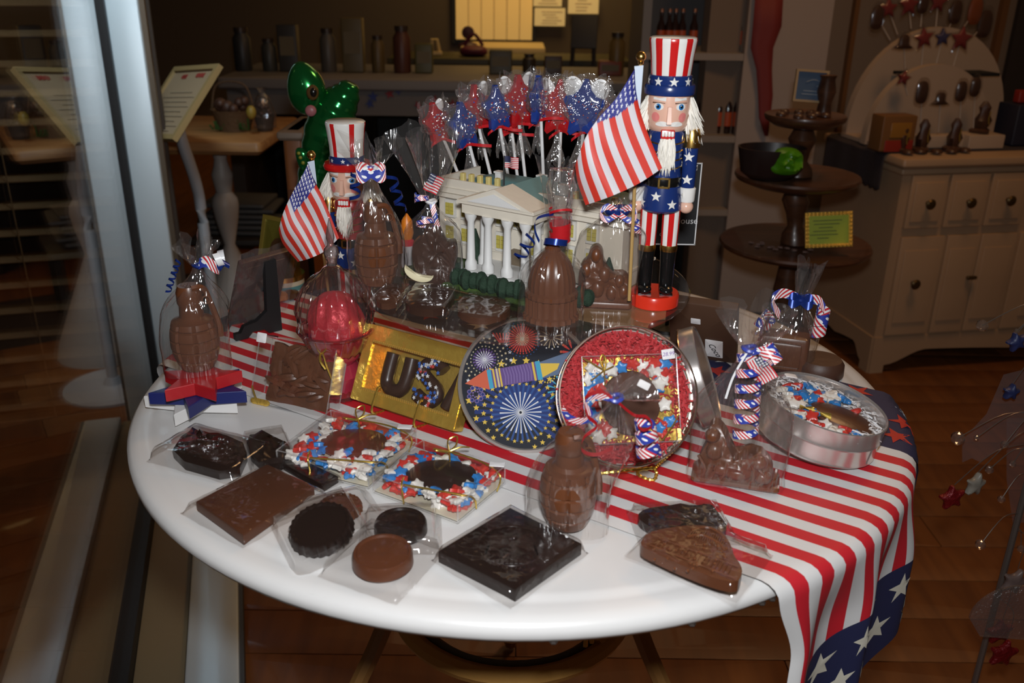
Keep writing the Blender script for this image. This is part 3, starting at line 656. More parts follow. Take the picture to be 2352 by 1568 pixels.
def farpop(px, py, rad, m, sx, sy, dep, lab, shape):
    c2 = Ki @ atp(px, py, K @ V((0, dep, 0)), kv); e = Ki @ atp(sx, sy, K @ V((0, dep, 0)), kv); s = mpp(K @ c2)
    t2 = thingM('lollipop', lab, 'lollipop', K @ MX.Translation(e))
    d = c2 - e; b = MB(); b.tube([(0, 0, -.005), d], .0022, 6); b.build('stick', M('dim_stick', (.45, .38, .32), .5), t2)
    b = MB(); b.X = MX.Translation(d) @ MX.Rotation(pi / 2, 4, 'X')
    poly = star(rad * s, rad * s * .5, rot=80 + (px % 25)) if shape == 's' else smooth_poly([(-.5 * rad * s, -rad * s), (.5 * rad * s, -rad * s), (.62 * rad * s, .2 * rad * s), (.35 * rad * s, rad * s), (-.35 * rad * s, rad * s), (-.6 * rad * s, .1 * rad * s)])
    if shape == 'h': poly = smooth_poly([(-.9 * rad * s, -.5 * rad * s), (.9 * rad * s, -.5 * rad * s), (.9 * rad * s, -.25 * rad * s), (.5 * rad * s, -.2 * rad * s), (.45 * rad * s, .8 * rad * s), (-.45 * rad * s, .8 * rad * s), (-.5 * rad * s, -.2 * rad * s), (-.9 * rad * s, -.25 * rad * s)], 1)
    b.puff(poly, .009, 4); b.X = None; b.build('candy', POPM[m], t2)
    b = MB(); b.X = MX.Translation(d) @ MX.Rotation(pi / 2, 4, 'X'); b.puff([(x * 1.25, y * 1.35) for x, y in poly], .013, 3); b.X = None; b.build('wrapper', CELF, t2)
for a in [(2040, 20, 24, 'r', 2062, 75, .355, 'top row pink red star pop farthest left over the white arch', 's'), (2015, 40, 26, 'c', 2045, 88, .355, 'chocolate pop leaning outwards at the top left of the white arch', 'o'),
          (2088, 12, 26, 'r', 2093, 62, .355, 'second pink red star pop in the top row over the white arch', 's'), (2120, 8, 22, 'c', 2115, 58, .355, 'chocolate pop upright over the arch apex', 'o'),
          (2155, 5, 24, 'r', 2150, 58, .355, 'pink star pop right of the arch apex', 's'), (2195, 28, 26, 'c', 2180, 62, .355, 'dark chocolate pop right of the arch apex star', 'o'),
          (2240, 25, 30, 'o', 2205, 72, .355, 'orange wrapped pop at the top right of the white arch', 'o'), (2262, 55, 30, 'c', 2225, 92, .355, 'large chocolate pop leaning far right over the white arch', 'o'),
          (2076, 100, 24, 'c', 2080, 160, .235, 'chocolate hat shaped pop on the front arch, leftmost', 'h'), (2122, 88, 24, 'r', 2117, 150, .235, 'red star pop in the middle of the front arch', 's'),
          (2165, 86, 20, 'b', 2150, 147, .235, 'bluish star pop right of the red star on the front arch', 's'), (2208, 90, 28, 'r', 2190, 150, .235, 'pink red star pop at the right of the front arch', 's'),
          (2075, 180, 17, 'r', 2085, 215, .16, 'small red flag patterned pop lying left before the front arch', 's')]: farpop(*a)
# things standing before the arch
def cabthing(nm, lab, cat, px, py, dep):
    p = Ki @ atp(px, py, K @ V((0, dep, 0)), kv); return thingM(nm, lab, cat, K @ MX.Translation((p.x, dep, HT + .006))), mpp(K @ p)
t, s = cabthing('gift_box', 'orange and red gift box with window before the white arch', 'box', 2045, 330, .10)
b = MB(); b.rbox((0, 0, 40 * s), (84 * s, .07, 80 * s), .004); b.build('box_body', M('box_orange', (.16, .07, .02), .5), t)
b = MB(); b.rbox((4 * s, -.036, 13 * s), (70 * s, .004, 26 * s), .002); b.build('red_band', M('box_red', (.24, .02, .012), .4), t)
b = MB(); b.rbox((4 * s, -.036, 48 * s), (52 * s, .004, 34 * s), .002); b.build('window_patch', M('box_amber', (.26, .12, .02), .3), t)
for i, (px, py, h, w, lab) in enumerate(((2118, 325, 72, 20, 'dark chocolate figurine with gold glint before the white arch, left one'), (2190, 325, 72, 20, 'dark chocolate figurine before the white arch, right one'), (2075, 322, 60, 14, 'small dark figurine beside the orange gift box'), (2255, 285, 70, 22, 'dark wrapped chocolate figure on the white block'))):
    t, s = cabthing('chocolate_figurine', lab, 'figurine', px, py, .07 if i < 3 else .12)
    if i == 3: t.matrix_world = t.matrix_world @ MX.Translation((0, 0, 32 * s))
    b = MB(); b.lathe([(w * .9 * s, 0), (w * s, .008), (w * .6 * s, h * .15 * s), (w * .8 * s, h * .4 * s), (w * .45 * s, h * .65 * s), (w * .55 * s, h * .82 * s), (w * .2 * s, h * s), (.001, h * s)], 14, mod=lambda q, z, a: q * (1 + .18 * sin(3 * a + z * 60))); b.build('body', POPM['c'], t)
    b = MB(); b.strip([(w * .2 * s, -w * .8 * s, h * .3 * s), (w * .1 * s, -w * .75 * s, h * .5 * s), (w * .25 * s, -w * .7 * s, h * .7 * s)], (.004, 0, 0)); b.build('gold_ribbon', CORD, t)
t, s = cabthing('display_block', 'plain white block under the wrapped figure on the cabinet', 'block', 2245, 325, .12); b = MB(); b.rbox((0, 0, 15 * s), (90 * s, .09, 31 * s), .003); b.build('block', AW, t)
for i, (px, py, r) in enumerate(((2118, 212, 20), (2208, 210, 18), (2160, 230, 17), (2240, 200, 17))):
    farpop(px, py, r * 1.25, 'c', px - 4, 300, .13, ('chocolate egg shaped pop standing before the arch, leftmost of four', 'chocolate egg shaped pop with blue glint, third of four', 'square chocolate pop second of four before the arch', 'chocolate figure pop rightmost of four before the arch')[i], 'o' if i != 2 else 'h')
t, s = cabthing('pop_block', 'white block holding four chocolate pops before the arch', 'block', 2172, 326, .13); b = MB(); b.rbox((0, 0, 14 * s), (150 * s, .05, 28 * s), .003); b.build('block', AW, t)
t, s = cabthing('chocolate_bark', 'row of flat dark chocolates along the cabinet front edge', 'chocolate', 2150, 345, .04); b = MB(); [b.puff([(x * s + 13 * s * c2, y_ + .02 * s2) for c2, s2 in [(cos(a * pi / 5), sin(a * pi / 5)) for a in range(10)]], .012, 4, back=False) for x, y_ in ((-70, 0), (-35, .01), (0, -.004), (40, .0), (80, .01))]; b.build('pieces', POPM['c'], t)
t, s = cabthing('tall_dark_box', 'dark navy box at the far right end of the cabinet', 'box', 2325, 330, .16); b = MB(); b.rbox((0, 0, 45 * s), (60 * s, .1, 90 * s), .004); b.build('box_body', M('dim_navy', (.012, .014, .03), .5), t); b = MB(); b.rbox((-5 * s, 0, 105 * s), (22 * s, .03, 28 * s), .004); b.build('red_tag', M('box_red'), t)

# ---- three tier dark wood stand
DW = wood('dark_walnut', (.085, .032, .014), (.045, .017, .008), .35, 5, coat=.2)
yt = 1.25; pb = aty(1800, 700, yt)
t = thing('tiered_stand', 'three tier dark wood pedestal stand before the white partition', 'stand', (pb.x, yt, 0))
tz = []
for row, rl, rr_, h in ((560, 1655, 1995, 46), (405, 1690, 1972, 40), (268, 1758, 1942, 34)):
    p = aty((rl + rr_) / 2, row, yt); r = (rr_ - rl) / 2 * mpp(p); tz.append((p, r))
px_ax = [1815, 1832, 1850]
b = MB(); b.lathe([(.14, 0), (.13, .025), (.05, .05), (.03, .12), (.028, .25), (.045, .36), (.022, tz[0][0].z - .03)], 20); b.build('foot', DW, t)
for i, (p, r) in enumerate(tz):
    off = 0; z = p.z
    b = MB(); b.lathe([(.02, -.028), (r * .75, -.022), (r * .97, -.008), (r, 0), (r * .985, .006), (r * .94, .004), (.001, 0)], 40, c=(p.x - pb.x, 0, z)); b.build('tier_plate', DW, t)
    if i < 2:
        q = tz[i + 1][0]; H = q.z - z - .03; b = MB(); vs = [(.038, 0), (.034, H * .15), (.020, H * .3), (.024, H * .5), (.036, H * .75), (.022, H)]
        b.X = MX(((1, 0, (q.x - p.x) / H, p.x - pb.x), (0, 1, 0, 0), (0, 0, 1, z + .004), (0, 0, 0, 1))); b.lathe(vs, 16); b.X = None; b.build('column', DW, t)
p, r = tz[2]
b = MB(); b.lathe([(.02, 0), (.016, .03), (.024, .06), (.018, .09), (.022, .10), (.001, .102)], 14, c=(p.x - pb.x + r * .5, .02, p.z)); b.build('finial', DW, t)
for k in range(9):
    a = k * 2.4; rr2 = r * (.25 + .5 * ((k * 37) % 10) / 10); t2 = thing('truffle', 'small brown chocolate piled on the top tier of the dark stand', 'chocolate', (p.x + rr2 * cos(a), yt + rr2 * sin(a) * .8, p.z + .004), 0, 'chocolates on the top tier')
    b = MB(); b.X = MX.Scale(.013, 4); b.puff(circ(1, 10), .8, 4, back=False, bump=.1, fr=2, seed=k); b.X = None; b.build('piece', POPM['c'], t2)
p, r = tz[0]
for k in range(14):
    a = 2.2 + k * .21; rr2 = r * (.45 + .25 * ((k * 7) % 5) / 5); t2 = thing('candy', 'tiny pale dusted candy on the bottom tier of the dark stand', 'candy', (p.x + rr2 * cos(a), yt - abs(rr2 * sin(a)) * .7, p.z + .004), k, 'pale candies on the bottom tier')
    b = MB(); b.X = MX.Scale(.006, 4); b.puff(star(1.3, .8), .6, 3, back=False); b.X = None; b.build('piece', M('dusted_pink', (.20, .12, .10), .6), t2)
# framed signs on the tiers
def stand_sign(nm, lab, cpx, hw, hh, y, rz, lean, fm, pm, roll=0, fw=.12, z0=None):
    p = aty(cpx[0], cpx[1], y); s = mpp(p); w, h = 2 * hw * s, 2 * hh * s
    mxx = MX.Translation(p) @ MX.Rotation(rz, 4, 'Z') @ MX.Rotation(roll, 4, 'Y') @ MX.Rotation(pi / 2 - lean, 4, 'X') @ MX.Translation((-w / 2, -h / 2, 0))
    t = thingM(nm, lab, 'sign', mxx); return t, w, h
t, w, h = stand_sign('framed_sign', 'small blue sign in a tan frame on the top tier', (1862, 198), 37, 36, yt + .03, R(-4), R(10), None, None, R(3)); f_ = w * .07
fr('frame', t, MX(), w, h, f_, .012, M('tan_frame', (.34, .22, .10), .5)); b = MB(); b.box((w / 2, h / 2, -.002), (w - f_, h - f_, .005)); b.build('panel', M('blue_panel', (.04, .075, .14), .5), t, smooth=0)
b = MB(); b.tube(bez([(w * .35, h * .62, .002), (w * .55, h * .7, .002), (w * .75, h * .66, .002), (w * .8, h * .56, .002), (w * .66, h * .5, .002)], 16), w * .012, 5); [b.box((w * .5, h * (.25 + .1 * k), .001), (w * (.5 - .08 * k), h * .025, .001)) for k in range(2)]; b.build('white_script', M('pale_blue_ink', (.22, .26, .30), .6), t)
t, w, h = stand_sign('framed_sign', 'lime green notice in an ornate gold frame on the bottom tier', (1903, 527), 52, 40, yt - .10, R(-6), R(14), None, None, R(-5)); f_ = w * .075
fr('frame', t, MX(), w, h, f_, .012, M('dim_gold', (.85, .50, .08), .35, .6)); b = MB(); b.box((w / 2, h / 2, -.002), (w - f_, h - f_, .005)); b.build('panel', M('lime_paper', (.34, .40, .02), .6), t, smooth=0)
b = MB()
for e in range(2):
    for k in range(12): b.ball(((k + .5) / 12 * w, f_ / 2 + e * (h - f_), .006), (w / 26, f_ * .5, .006), 8, 5)
    for k in range(9): b.ball((f_ / 2 + e * (w - f_), (k + .5) / 9 * h, .006), (f_ * .5, h / 20, .006), 8, 5)
b.build('frame_beading', M('dim_gold'), t)
b = MB()
for k in range(6): b.box((w * (.48 - .02 * k), h * (.76 - .10 * k), .001), (w * (.62, .55, .3, .5, .6, .25)[k], h * .022, .0008))
b.build('text_lines', M('dark_ink', (.06, .07, .01), .6), t, smooth=0)
# dark leaf-shaped bowl with green wrapped sweets on the middle tier
p, r = tz[1]; q = aty(1765, 372, yt - .04)
t = thing('bowl', 'dark curled wooden bowl on the middle tier', 'bowl', (q.x, yt - .06, p.z + .006)); s = mpp(q)
b = MB(); b.lathe([(40 * s, 0), (60 * s, 16 * s), (70 * s, 72 * s), (67 * s, 72 * s), (54 * s, 18 * s), (.001, 6 * s)], 28, mod=lambda q_, z_, a: q_ * (1 + .10 * cos(2 * a))); b.build('bowl_body', M('bowl_dark', (.02, .011, .010), .4), t)
t = thing('sweet_bag', 'bright green wrapped sweets heaped in the dark bowl', 'sweets', (q.x + 22 * s, yt - .11, p.z + .055)); b = MB(); b.X = MX.Rotation(pi / 2, 4, 'X'); b.puff(smooth_poly([(-38 * s, -24 * s), (34 * s, -26 * s), (36 * s, 26 * s), (-6 * s, 38 * s), (-36 * s, 18 * s)]), .03, 8, bump=.02, fr=45); b.X = None; b.build('wrapper', M('green_foil', (.06, .22, .004), .35), t)

# ================================================================== THE DISPLAY TABLE
RT = 0.48
tb = thing('display_table', 'round white painted display table with a bullnose rim', 'table', (0, 0, 0))
b = MB(); b.lathe([(.05, T - .03), (.44, T - .031), (.462, T - .030), (.4745, T - .026), (.4795, T - .018), (.479, T - .010), (.474, T - .0045), (.465, T - .0022), (.456, T - .0020), (.450, T - .0018), (.4465, T - .0001), (.44, T), (.001, T)], 128)
b.build('tabletop', WHITE, tb, 60)
for a, r in ((-86, .477), (-62, .478), (-60.5, .4785), (-71, .4775)):
    b = MB(); b.ball((.4755 * cos(R(a)), .4755 * sin(R(a)), T - .0245), (.004, .004, .0022), 6, 4); b.build('paint_chip', M('chip_dark', (.02, .012, .008), .8), tb)
RAT = M('rattan_gold', (.52, .27, .07), .4, bump=.3, bscale=80)
b = MB(); b.lathe([(.02, .33), (.024, .35), (.024, T - .04), (.05, T - .031)], 20); b.build('post', RAT, tb)
b = MB(); b.tube([(.165 * cos(2 * pi * i / 48), .165 * sin(2 * pi * i / 48), .40) for i in range(48)], .013, 8, closed=True); b.build('ring', RAT, tb)
b = MB(); b.lathe([(.135, .400), (.150, .415), (.153, .400), (.135, .385)], 48, cap0=False, cap1=False); b.build('ring_liner', M('grey_liner', (.12, .105, .09), .6), tb)
for k in range(3):
    a = R((-10, 190, 90)[k]); q = lambda r, z: (r * cos(a), r * sin(a), z)
    b = MB(); b.tube(bez([q(.05, T - .036), q(.13, .60), q(.178, .40), q(.23, .27), q(.31, .10), q(.35, .012)], 20), .013, 8); b.build('leg', M('rattan_leg', (.26, .125, .035), .45), tb)
    a = R((-42, 207, 92)[k])
    b = MB()
    for j in range(7): f = (j - 3) * .07; b.tube([((.165 + .02 * 0) * cos(a + f), .165 * sin(a + f), .425), (.150 * cos(a + f * .55), .150 * sin(a + f * .55), .50), (.135 * cos(a + f * .2), .135 * sin(a + f * .2), .60)], .0035, 5)
    b.build('wicker_wrap', M('wicker_gold', (.75, .46, .10), .35, .2), tb)
    b = MB(); b.tube([(.02 * cos(a), .02 * sin(a), .36), (.165 * cos(a), .165 * sin(a), .42)], .008, 6); b.build('brace', RAT, tb)

# ---- stars and stripes runner, lying across the table and falling over its right edge
ea = R(-33.0); es = V((cos(ea), sin(ea), 0)); en = V((-sin(ea), cos(ea), 0))
def drape(s, n, zt, Rr, rb=.016, fold=.010, fr=52, ph=0.6):
    sr = sqrt(max(.0001, Rr * Rr - n * n)); sg = 1 if s > 0 else -1; e = abs(s) - sr
    wv = .0007 * sin(n * 38 + s * 9) + .0005 * sin(s * 31)
    if e <= 0: p = es * s + en * n; return V((p.x, p.y, T + zt + max(0, wv) * (1 if abs(n) < 9 else 0)))
    arc = rb * pi / 2
    if e < arc: th = e / rb; so = sr + rb * sin(th); z = -(rb * (1 - cos(th)))
    else: so = sr + rb; z = -rb - (e - arc)
    k = min(1, max(0, e - arc * .5) / .10); k = k * k * (3 - 2 * k)
    so += k * (fold * sin(n * fr + ph) + fold * .4 * sin(n * 23 + 1)); nn = n + k * (.010 * sin(n * fr * .9 + 1.2) + .10 * (.06 - n))
    p = es * (sg * so) + en * nn; return V((p.x, p.y, T + zt + z))
n0, n1 = -.236, .082; NB = 19; bw = (n1 - n0) / NB; SN = .585
def s_end(n): return .655 + .45 * max(0, min(n1 - n, n - n0))
NS = 190; sub = 3; S0 = -.53
b = MB(); vs = []; fs = []; ks = []
nn_ = NB * sub
for j in range(NS + 1):
    for i in range(nn_ + 1):
        n = n0 + (n1 - n0) * i / nn_
        s = S0 + (SN - S0) * j / (NS - 40) if j <= NS - 40 else SN + (s_end(n) - SN) * (j - (NS - 40)) / 40
        vs.append(drape(s, n, .0022, .478))
for j in range(NS):
    for i in range(nn_):
        a = j * (nn_ + 1) + i; fs.append((a, a + 1, a + nn_ + 2, a + nn_ + 1)); ks.append(2 if j >= NS - 40 else (1 if (i // sub) % 2 else 0))
b.add(vs, fs, ks)
for row in range(7):                         # white stars printed on the navy end band
    for c in range(6):
        n = n0 + .028 + .052 * c + (.026 if row % 2 else 0); s = SN + .030 + .042 * row
        if n > n1 - .018 or s > s_end(n) - .018: continue
        st_ = star(.019, .0075, rot=90 + 36); o = []
        for x, y in [(0, 0)] + st_:
            p = drape(s + y, n + x, .0022, .478); q = drape(s + y + .002, n + x, .0022, .478); r_ = drape(s + y, n + x + .002, .0022, .478)
            nm = (q - p).cross(r_ - p).normalized(); o.append(p + nm * .0007)
        b.add(o, [(0, i, i % 10 + 1) for i in range(1, 11)], 3)
ro = b.build('table_runner', [WHP, REDP, NAVYP, M('cream_print', (.62, .58, .48), .6)]); tag(ro, 'red and white striped runner with starry navy end hanging over the table', 'table runner')
# the navy runner with red stars beneath it
b = MB(); m0, m1 = .085, .240
def dr2(s, n): return drape(s, n, .0008, .4785, .018, .004, 30)
b.grid(lambda u, v: dr2(-.50 + 1.10 * u, m0 + (m1 - m0) * v), 130, 10)
for i, s in enumerate((-.42, -.33, -.24, -.15, -.06, .03, .12, .21, .30, .385, .455, .515)):
    for k in range(3):
        n = m0 + .035 + .045 * k + (.012 if i % 2 else 0); q0 = None; o = []
        for x, y in [(0, 0)] + star(.021, .008, rot=70 + 11 * i):
            p = dr2(s + y, n + x); q = dr2(s + y + .002, n + x); r_ = dr2(s + y, n + x + .002); o.append(p + (q - p).cross(r_ - p).normalized() * .0006)
        b.add(o, [(0, j, j % 10 + 1) for j in range(1, 11)], 1 if (i + k) % 3 else 2)
ro2 = b.build('star_runner', [NAVYP, M('star_red', (.42, .022, .014), .6), WHP]); tag(ro2, 'navy cloth printed with red stars lying behind the striped runner', 'table runner')

# ---- clear cake plate
PZ = T + .150; PC = V((.0098, -.030, PZ)); PR = .2005
t = thing('cake_plate', 'large round clear plate on a pedestal in the middle of the table', 'plate', (PC.x, PC.y, T + .003))
ct = PZ - T - .003
PLT = clear('plate_glass', (.94, .91, .89), base=.05, gain=.9, rough=.015, milk=.01)
b = MB(); b.lathe([(.001, ct - .006), (PR - .002, ct - .006), (PR, ct - .003), (PR - .002, ct), (.001, ct)], 96); b.build('plate', PLT, t)
b = MB(); b.lathe([(.062, 0), (.060, .006), (.022, .02), (.018, .07), (.022, .11), (.05, ct - .007)], 28, cap1=True); b.build('pedestal', M('dark_red_glass', (.10, .008, .010), .15, coat=.5), t)
def onplate(px, py): return at(px, py, PZ)

# ---- nutcrackers
def cyl_star(b, r, a, z, sz, k=0, rot=90, n=5, cx=0, cy=0, off=.0006):
    vs = []
    for x, y in [(0, 0)] + star(sz, sz * .42, n, rot): w = a + x / r; vs.append((cx + (r + off) * cos(w), cy + (r + off) * sin(w), z + y))
    b.add(vs, [(0, i, i % (2 * n) + 1) for i in range(1, 2 * n + 1)], k)
def patch(b, r, a0, z0, poly, k=0, off=.0006, rz=None):
    # a flat painted mark wrapped on the head; rz(z) gives radius at a height
    cx = sum(p[0] for p in poly) / len(poly); cy = sum(p[1] for p in poly) / len(poly); vs = []
    for x, y in [(cx, cy)] + list(poly):
        rr = (rz(z0 + y) if rz else r) + off; w = a0 + x / rr; vs.append((rr * cos(w), rr * sin(w), z0 + y))
    n = len(poly); b.add(vs, [(0, i, i % n + 1) for i in range(1, n + 1)], k)
def fur(b, n, root, tip, r0, seed):
    rg = random.Random(seed)
    for _ in range(n):
        p = V(root(rg)); q = V(tip(rg, p)); m = (p + q) / 2 + V((rg.uniform(-1, 1), rg.uniform(-1, 1), rg.uniform(-.3, .8))) * r0 * 2
        b.tube(bez([p, m, q], 5), [r0, r0 * 1.1, r0 * .9, r0 * .7, r0 * .45, r0 * .1], 4)
IRIS = M('eye_blue', (.02, .16, .42), .2, coat=.5); BROW = M('brow_brown', (.10, .05, .03), .4); PINK = M('cheek_pink', (.72, .22, .20), .3, coat=.4); SKD = M('skin_shadow', (.50, .26, .18), .3)
def nutcracker(lab, B, H, rz, big):
    t = thing('nutcracker', lab, 'nutcracker', B, rz); F = -pi / 2
    z = lambda f: f * H
    b = MB(); b.lathe([(.092 * H, 0), (.096 * H, .004 * H), (.096 * H, .046 * H), (.091 * H, .052 * H), (.001, .052 * H)], 48); b.build('base', M('base_red', (.62, .030, .012), .2, coat=.5), t)
    for sx in (-1, 1):
        x = .041 * H * sx
        b = MB(); b.lathe([(.026 * H, .052 * H), (.027 * H, .09 * H), (.030 * H, .19 * H), (.032 * H, .226 * H), (.001, .226 * H)], 24, c=(x, 0, 0)); b.ball((x, -.030 * H, .068 * H), (.027 * H, .040 * H, .019 * H), 16, 10); b.box((x, -.018 * H, .055 * H), (.05 * H, .075 * H, .006 * H)); b.build('boot', BLACK, t)
        b = MB(); b.lathe([(.0325 * H, .218 * H), (.0338 * H, .229 * H), (.0325 * H, .242 * H)], 24, c=(x, 0, 0)); b.build('boot_cuff', GOLD, t)
        b = MB(); b.lathe([(.031 * H, .238 * H), (.033 * H, .30 * H), (.034 * H, .388 * H)], 40, c=(x, 0, 0), ks=lambda j, i: 1 if (i // 4) % 2 else 0); b.build('trouser', [WGL, RED], t)
    b = MB(); b.lathe([(.070 * H, .378 * H), (.078 * H, .386 * H), (.074 * H, .43 * H), (.066 * H, .478 * H)], 40); b.build('tunic_skirt', BLUE, t)
    b = MB()
    for k in range(8): cyl_star(b, .077 * H, F + .45 + (k - 3) * .78, (.412 if k % 2 else .442) * H, .020 * H, off=.0012)
    b.build('skirt_stars', WGL, t, 0)
    b = MB(); b.lathe([(.0675 * H, .474 * H), (.069 * H, .478 * H), (.069 * H, .505 * H), (.0675 * H, .509 * H)], 40); b.build('belt', BLACK, t)
    b = MB(); s_ = .022 * H
    for c, d in (((0, .018), (2.0, .3)), ((0, -.018), (2.0, .3)), ((.85, 0), (.3, 1.8)), ((-.85, 0), (.3, 1.8))): b.box((c[0] * s_, -.0700 * H, .4915 * H + (c[1] / .018) * .75 * s_), (d[0] * s_, .004 * H, d[1] * s_))
    b.build('buckle', GOLD, t, 0)
    b = MB(); b.lathe([(.066 * H, .505 * H), (.062 * H, .53 * H), (.066 * H, .62 * H), (.068 * H, .665 * H), (.05 * H, .69 * H)], 40); b.build('torso', BLUE if big else M('coat_red', (.30, .02, .02), .3, coat=.3), t)
    b = MB()
    for k in range(4): zz = (.545 + .03 * k) * H; r = (.0655 + .001 * k) * H; b.tube([(r * cos(F + w), r * sin(F + w), zz - .004 * H * cos(w * 2)) for w in [(-1.1 + 2.2 * i / 16) for i in range(17)]], .0028 * H, 6)
    b.build('gold_braid', GOLD, t)
    for sx in (-1, 1):
        x = .093 * H * sx; tl = 0
        b = MB(); b.lathe([(.024 * H, .462 * H), (.026 * H, .47 * H), (.028 * H, .615 * H)], 24, c=(x, 0, 0)); b.build('sleeve', BLUE, t)
        b = MB(); [cyl_star(b, .0275 * H, F + w, zz * H, .020 * H, cx=x, off=.0010) for w, zz in ((-.25, .582), (-.25, .498), (1.6, .54), (-1.9, .55))]; b.build('sleeve_stars', WGL, t, 0)
        b = MB(); b.lathe([(.028 * H, .612 * H), (.033 * H, .616 * H), (.034 * H, .662 * H), (.027 * H, .680 * H), (.001, .684 * H)], 24, c=(x, 0, 0)); b.build('epaulette', GOLD, t)
        b = MB(); b.lathe([(.028 * H, .412 * H), (.030 * H, .418 * H), (.032 * H, .462 * H), (.028 * H, .466 * H)], 24, c=(x, 0, 0)); b.build('cuff', WGL, t)
        b = MB(); b.ball((x, -.002, .393 * H), (.027 * H, .027 * H, .026 * H), 18, 12)
        if sx < 0: b.tube(bez([(x, -.01 * H, .40 * H), (x - .012 * H, -.032 * H, .40 * H), (x - .004 * H, -.042 * H, .392 * H)], 6), .008 * H, 6)
        b.build('hand', SKIN, t)
    # head
    hz0, hz1 = .672 * H, .806 * H; hp = [(.050, .668), (.066, .678), (.074, .70), (.0775, .74), (.078, .78), (.076, .806)]
    def hr(zz):
        f = zz / H
        for (r0, f0), (r1, f1) in zip(hp, hp[1:]):
            if f <= f1: return (r0 + (r1 - r0) * max(0, (f - f0) / (f1 - f0))) * H
        return hp[-1][0] * H
    b = MB(); b.lathe([(r * H, f * H) for r, f in hp], 48); hd = b.build('head', SKIN, t)
    b = MB(); b.X = MX.Translation((0, -.0775 * H, .737 * H)) @ MX.Rotation(pi / 2, 4, 'X'); 
    b.add([(-.010 * H, -.034 * H, -.004 * H), (.010 * H, -.034 * H, -.004 * H), (.009 * H, .030 * H, -.004 * H), (-.009 * H, .030 * H, -.004 * H), (-.008 * H, -.030 * H, .022 * H), (.008 * H, -.030 * H, .022 * H), (.006 * H, .028 * H, .006 * H), (-.006 * H, .028 * H, .006 * H)], [(3, 2, 1, 0), (4, 5, 6, 7), (0, 1, 5, 4), (2, 3, 7, 6), (0, 4, 7, 3), (1, 2, 6, 5)]); b.X = None; b.build('nose', SKIN, hd, 0)
    for sx in (-1, 1):
        a = F + .52 * sx
        b = MB(); patch(b, 0, a, .765 * H, circ(.019 * H, 20, ry=.013 * H), 0, .0006, hr); patch(b, 0, a, .765 * H, circ(.0105 * H, 16), 1, .0012, hr); patch(b, 0, a, .765 * H, circ(.0052 * H, 12), 2, .0018, hr); patch(b, 0, a - .05, .7695 * H, circ(.002 * H, 8), 0, .0022, hr); b.build('eye', [WGL, IRIS, BLACK], hd, 0)
        b = MB(); patch(b, 0, a, .786 * H, [(-.026 * H * sx, .012 * H), (.024 * H * sx, .010 * H), (.024 * H * sx, .002 * H), (0, .001 * H), (-.026 * H * sx, -.002 * H)][::sx], 0, .0006, hr); patch(b, 0, a, .779 * H, [(-.025 * H, .001 * H + .006 * H * -sx * -1 * (-1 if sx > 0 else -1) * 0), (.025 * H, .0), (.025 * H, -.002 * H), (-.025 * H, -.003 * H)], 1, .0012, hr); b.build('eyebrow', [WGL, BROW], hd, 0)
        b = MB(); patch(b, 0, F + .66 * sx, .728 * H, circ(.017 * H, 18), 0, .0006, hr); b.build('cheek', PINK, hd, 0)
    b = MB()
    for sx in (-1, 1): patch(b, 0, F + .32 * sx, .705 * H, smooth_poly([(-.024 * H, .002 * H), (0, .011 * H), (.026 * H, .004 * H), (.03 * H, -.006 * H), (0, -.010 * H), (-.024 * H, -.006 * H)], 1), 0, .001, hr)
    b.build('moustache', WGL, hd, 0)
    b = MB(); b.rbox((0, -.068 * H, .668 * H), (.050 * H, .022 * H, .034 * H), .004 * H); mo = b.build('jaw', RED, t)
    for k in range(4): b = MB(); b.rbox(((-1.5 + k) * .0112 * H, -.0805 * H, .671 * H), (.0102 * H, .006 * H, .020 * H), .003 * H); b.build('tooth', WGL, mo)
    b = MB(); fur(b, 150, lambda g: (g.uniform(-.024, .024) * H, (-.066 + g.uniform(-.014, .006)) * H, g.uniform(.640, .656) * H), lambda g, p: (p.x * 1.25 + g.uniform(-.008, .008) * H, p.y - g.uniform(.0, .016) * H, g.uniform(.535, .60) * H - (abs(p.x) < .012 * H) * .02 * H), .0032 * H, 3 if big else 4); b.ball((0, -.066 * H, .62 * H), (.026 * H, .015 * H, .04 * H)); b.build('beard', FUR, t)
    for sx in (-1, 1):
        b = MB()
        fur(b, 190, lambda g: ((.070 * sx) * H + g.uniform(-.008, .008) * H, g.uniform(-.020, .06) * H, g.uniform(.73, .80) * H), lambda g, p: (p.x + sx * g.uniform(.008, .066) * H * (1 if p.z > .75 * H else .6), p.y + g.uniform(-.03, .02) * H, p.z - g.uniform(.07, .15) * H), .0036 * H, 11 + sx)
        b.build('hair', FUR, t)
    # hat
    br = .089 if big else .098
    b = MB(); zz = .803 * H
    if big: b.lathe([(.074 * H, zz), (br * H, zz), (.0905 * H, zz + .005 * H), (.0905 * H, zz + .030 * H), (.088 * H, zz + .034 * H), (.074 * H, zz + .035 * H)], 48)
    else: b.lathe([(.074 * H, zz - .006 * H), (br * H, zz), (.101 * H, zz + .012 * H), (.094 * H, zz + .026 * H), (.07 * H, zz + .028 * H)], 48)
    b.build('hat_brim', BLUE if big else RED, t)
    b = MB(); b.lathe([(.0765 * H, .83 * H), (.0775 * H, .832 * H), (.0765 * H, .868 * H), (.073 * H, .870 * H)] if big else [(.0735 * H, .825 * H), (.074 * H, .828 * H), (.072 * H, .856 * H), (.07 * H, .858 * H)], 48); hb = b.build('hat_band', BLUE, t)
    b = MB(); [cyl_star(b, (.077 if big else .073) * H, F + .1 + k * .72, (.850 if big else .842) * H, (.017 if big else .010) * H, off=.0009) for k in range(-4, 5)]; b.build('band_stars', WGL, hb, 0)
    nb = 18 if big else 12
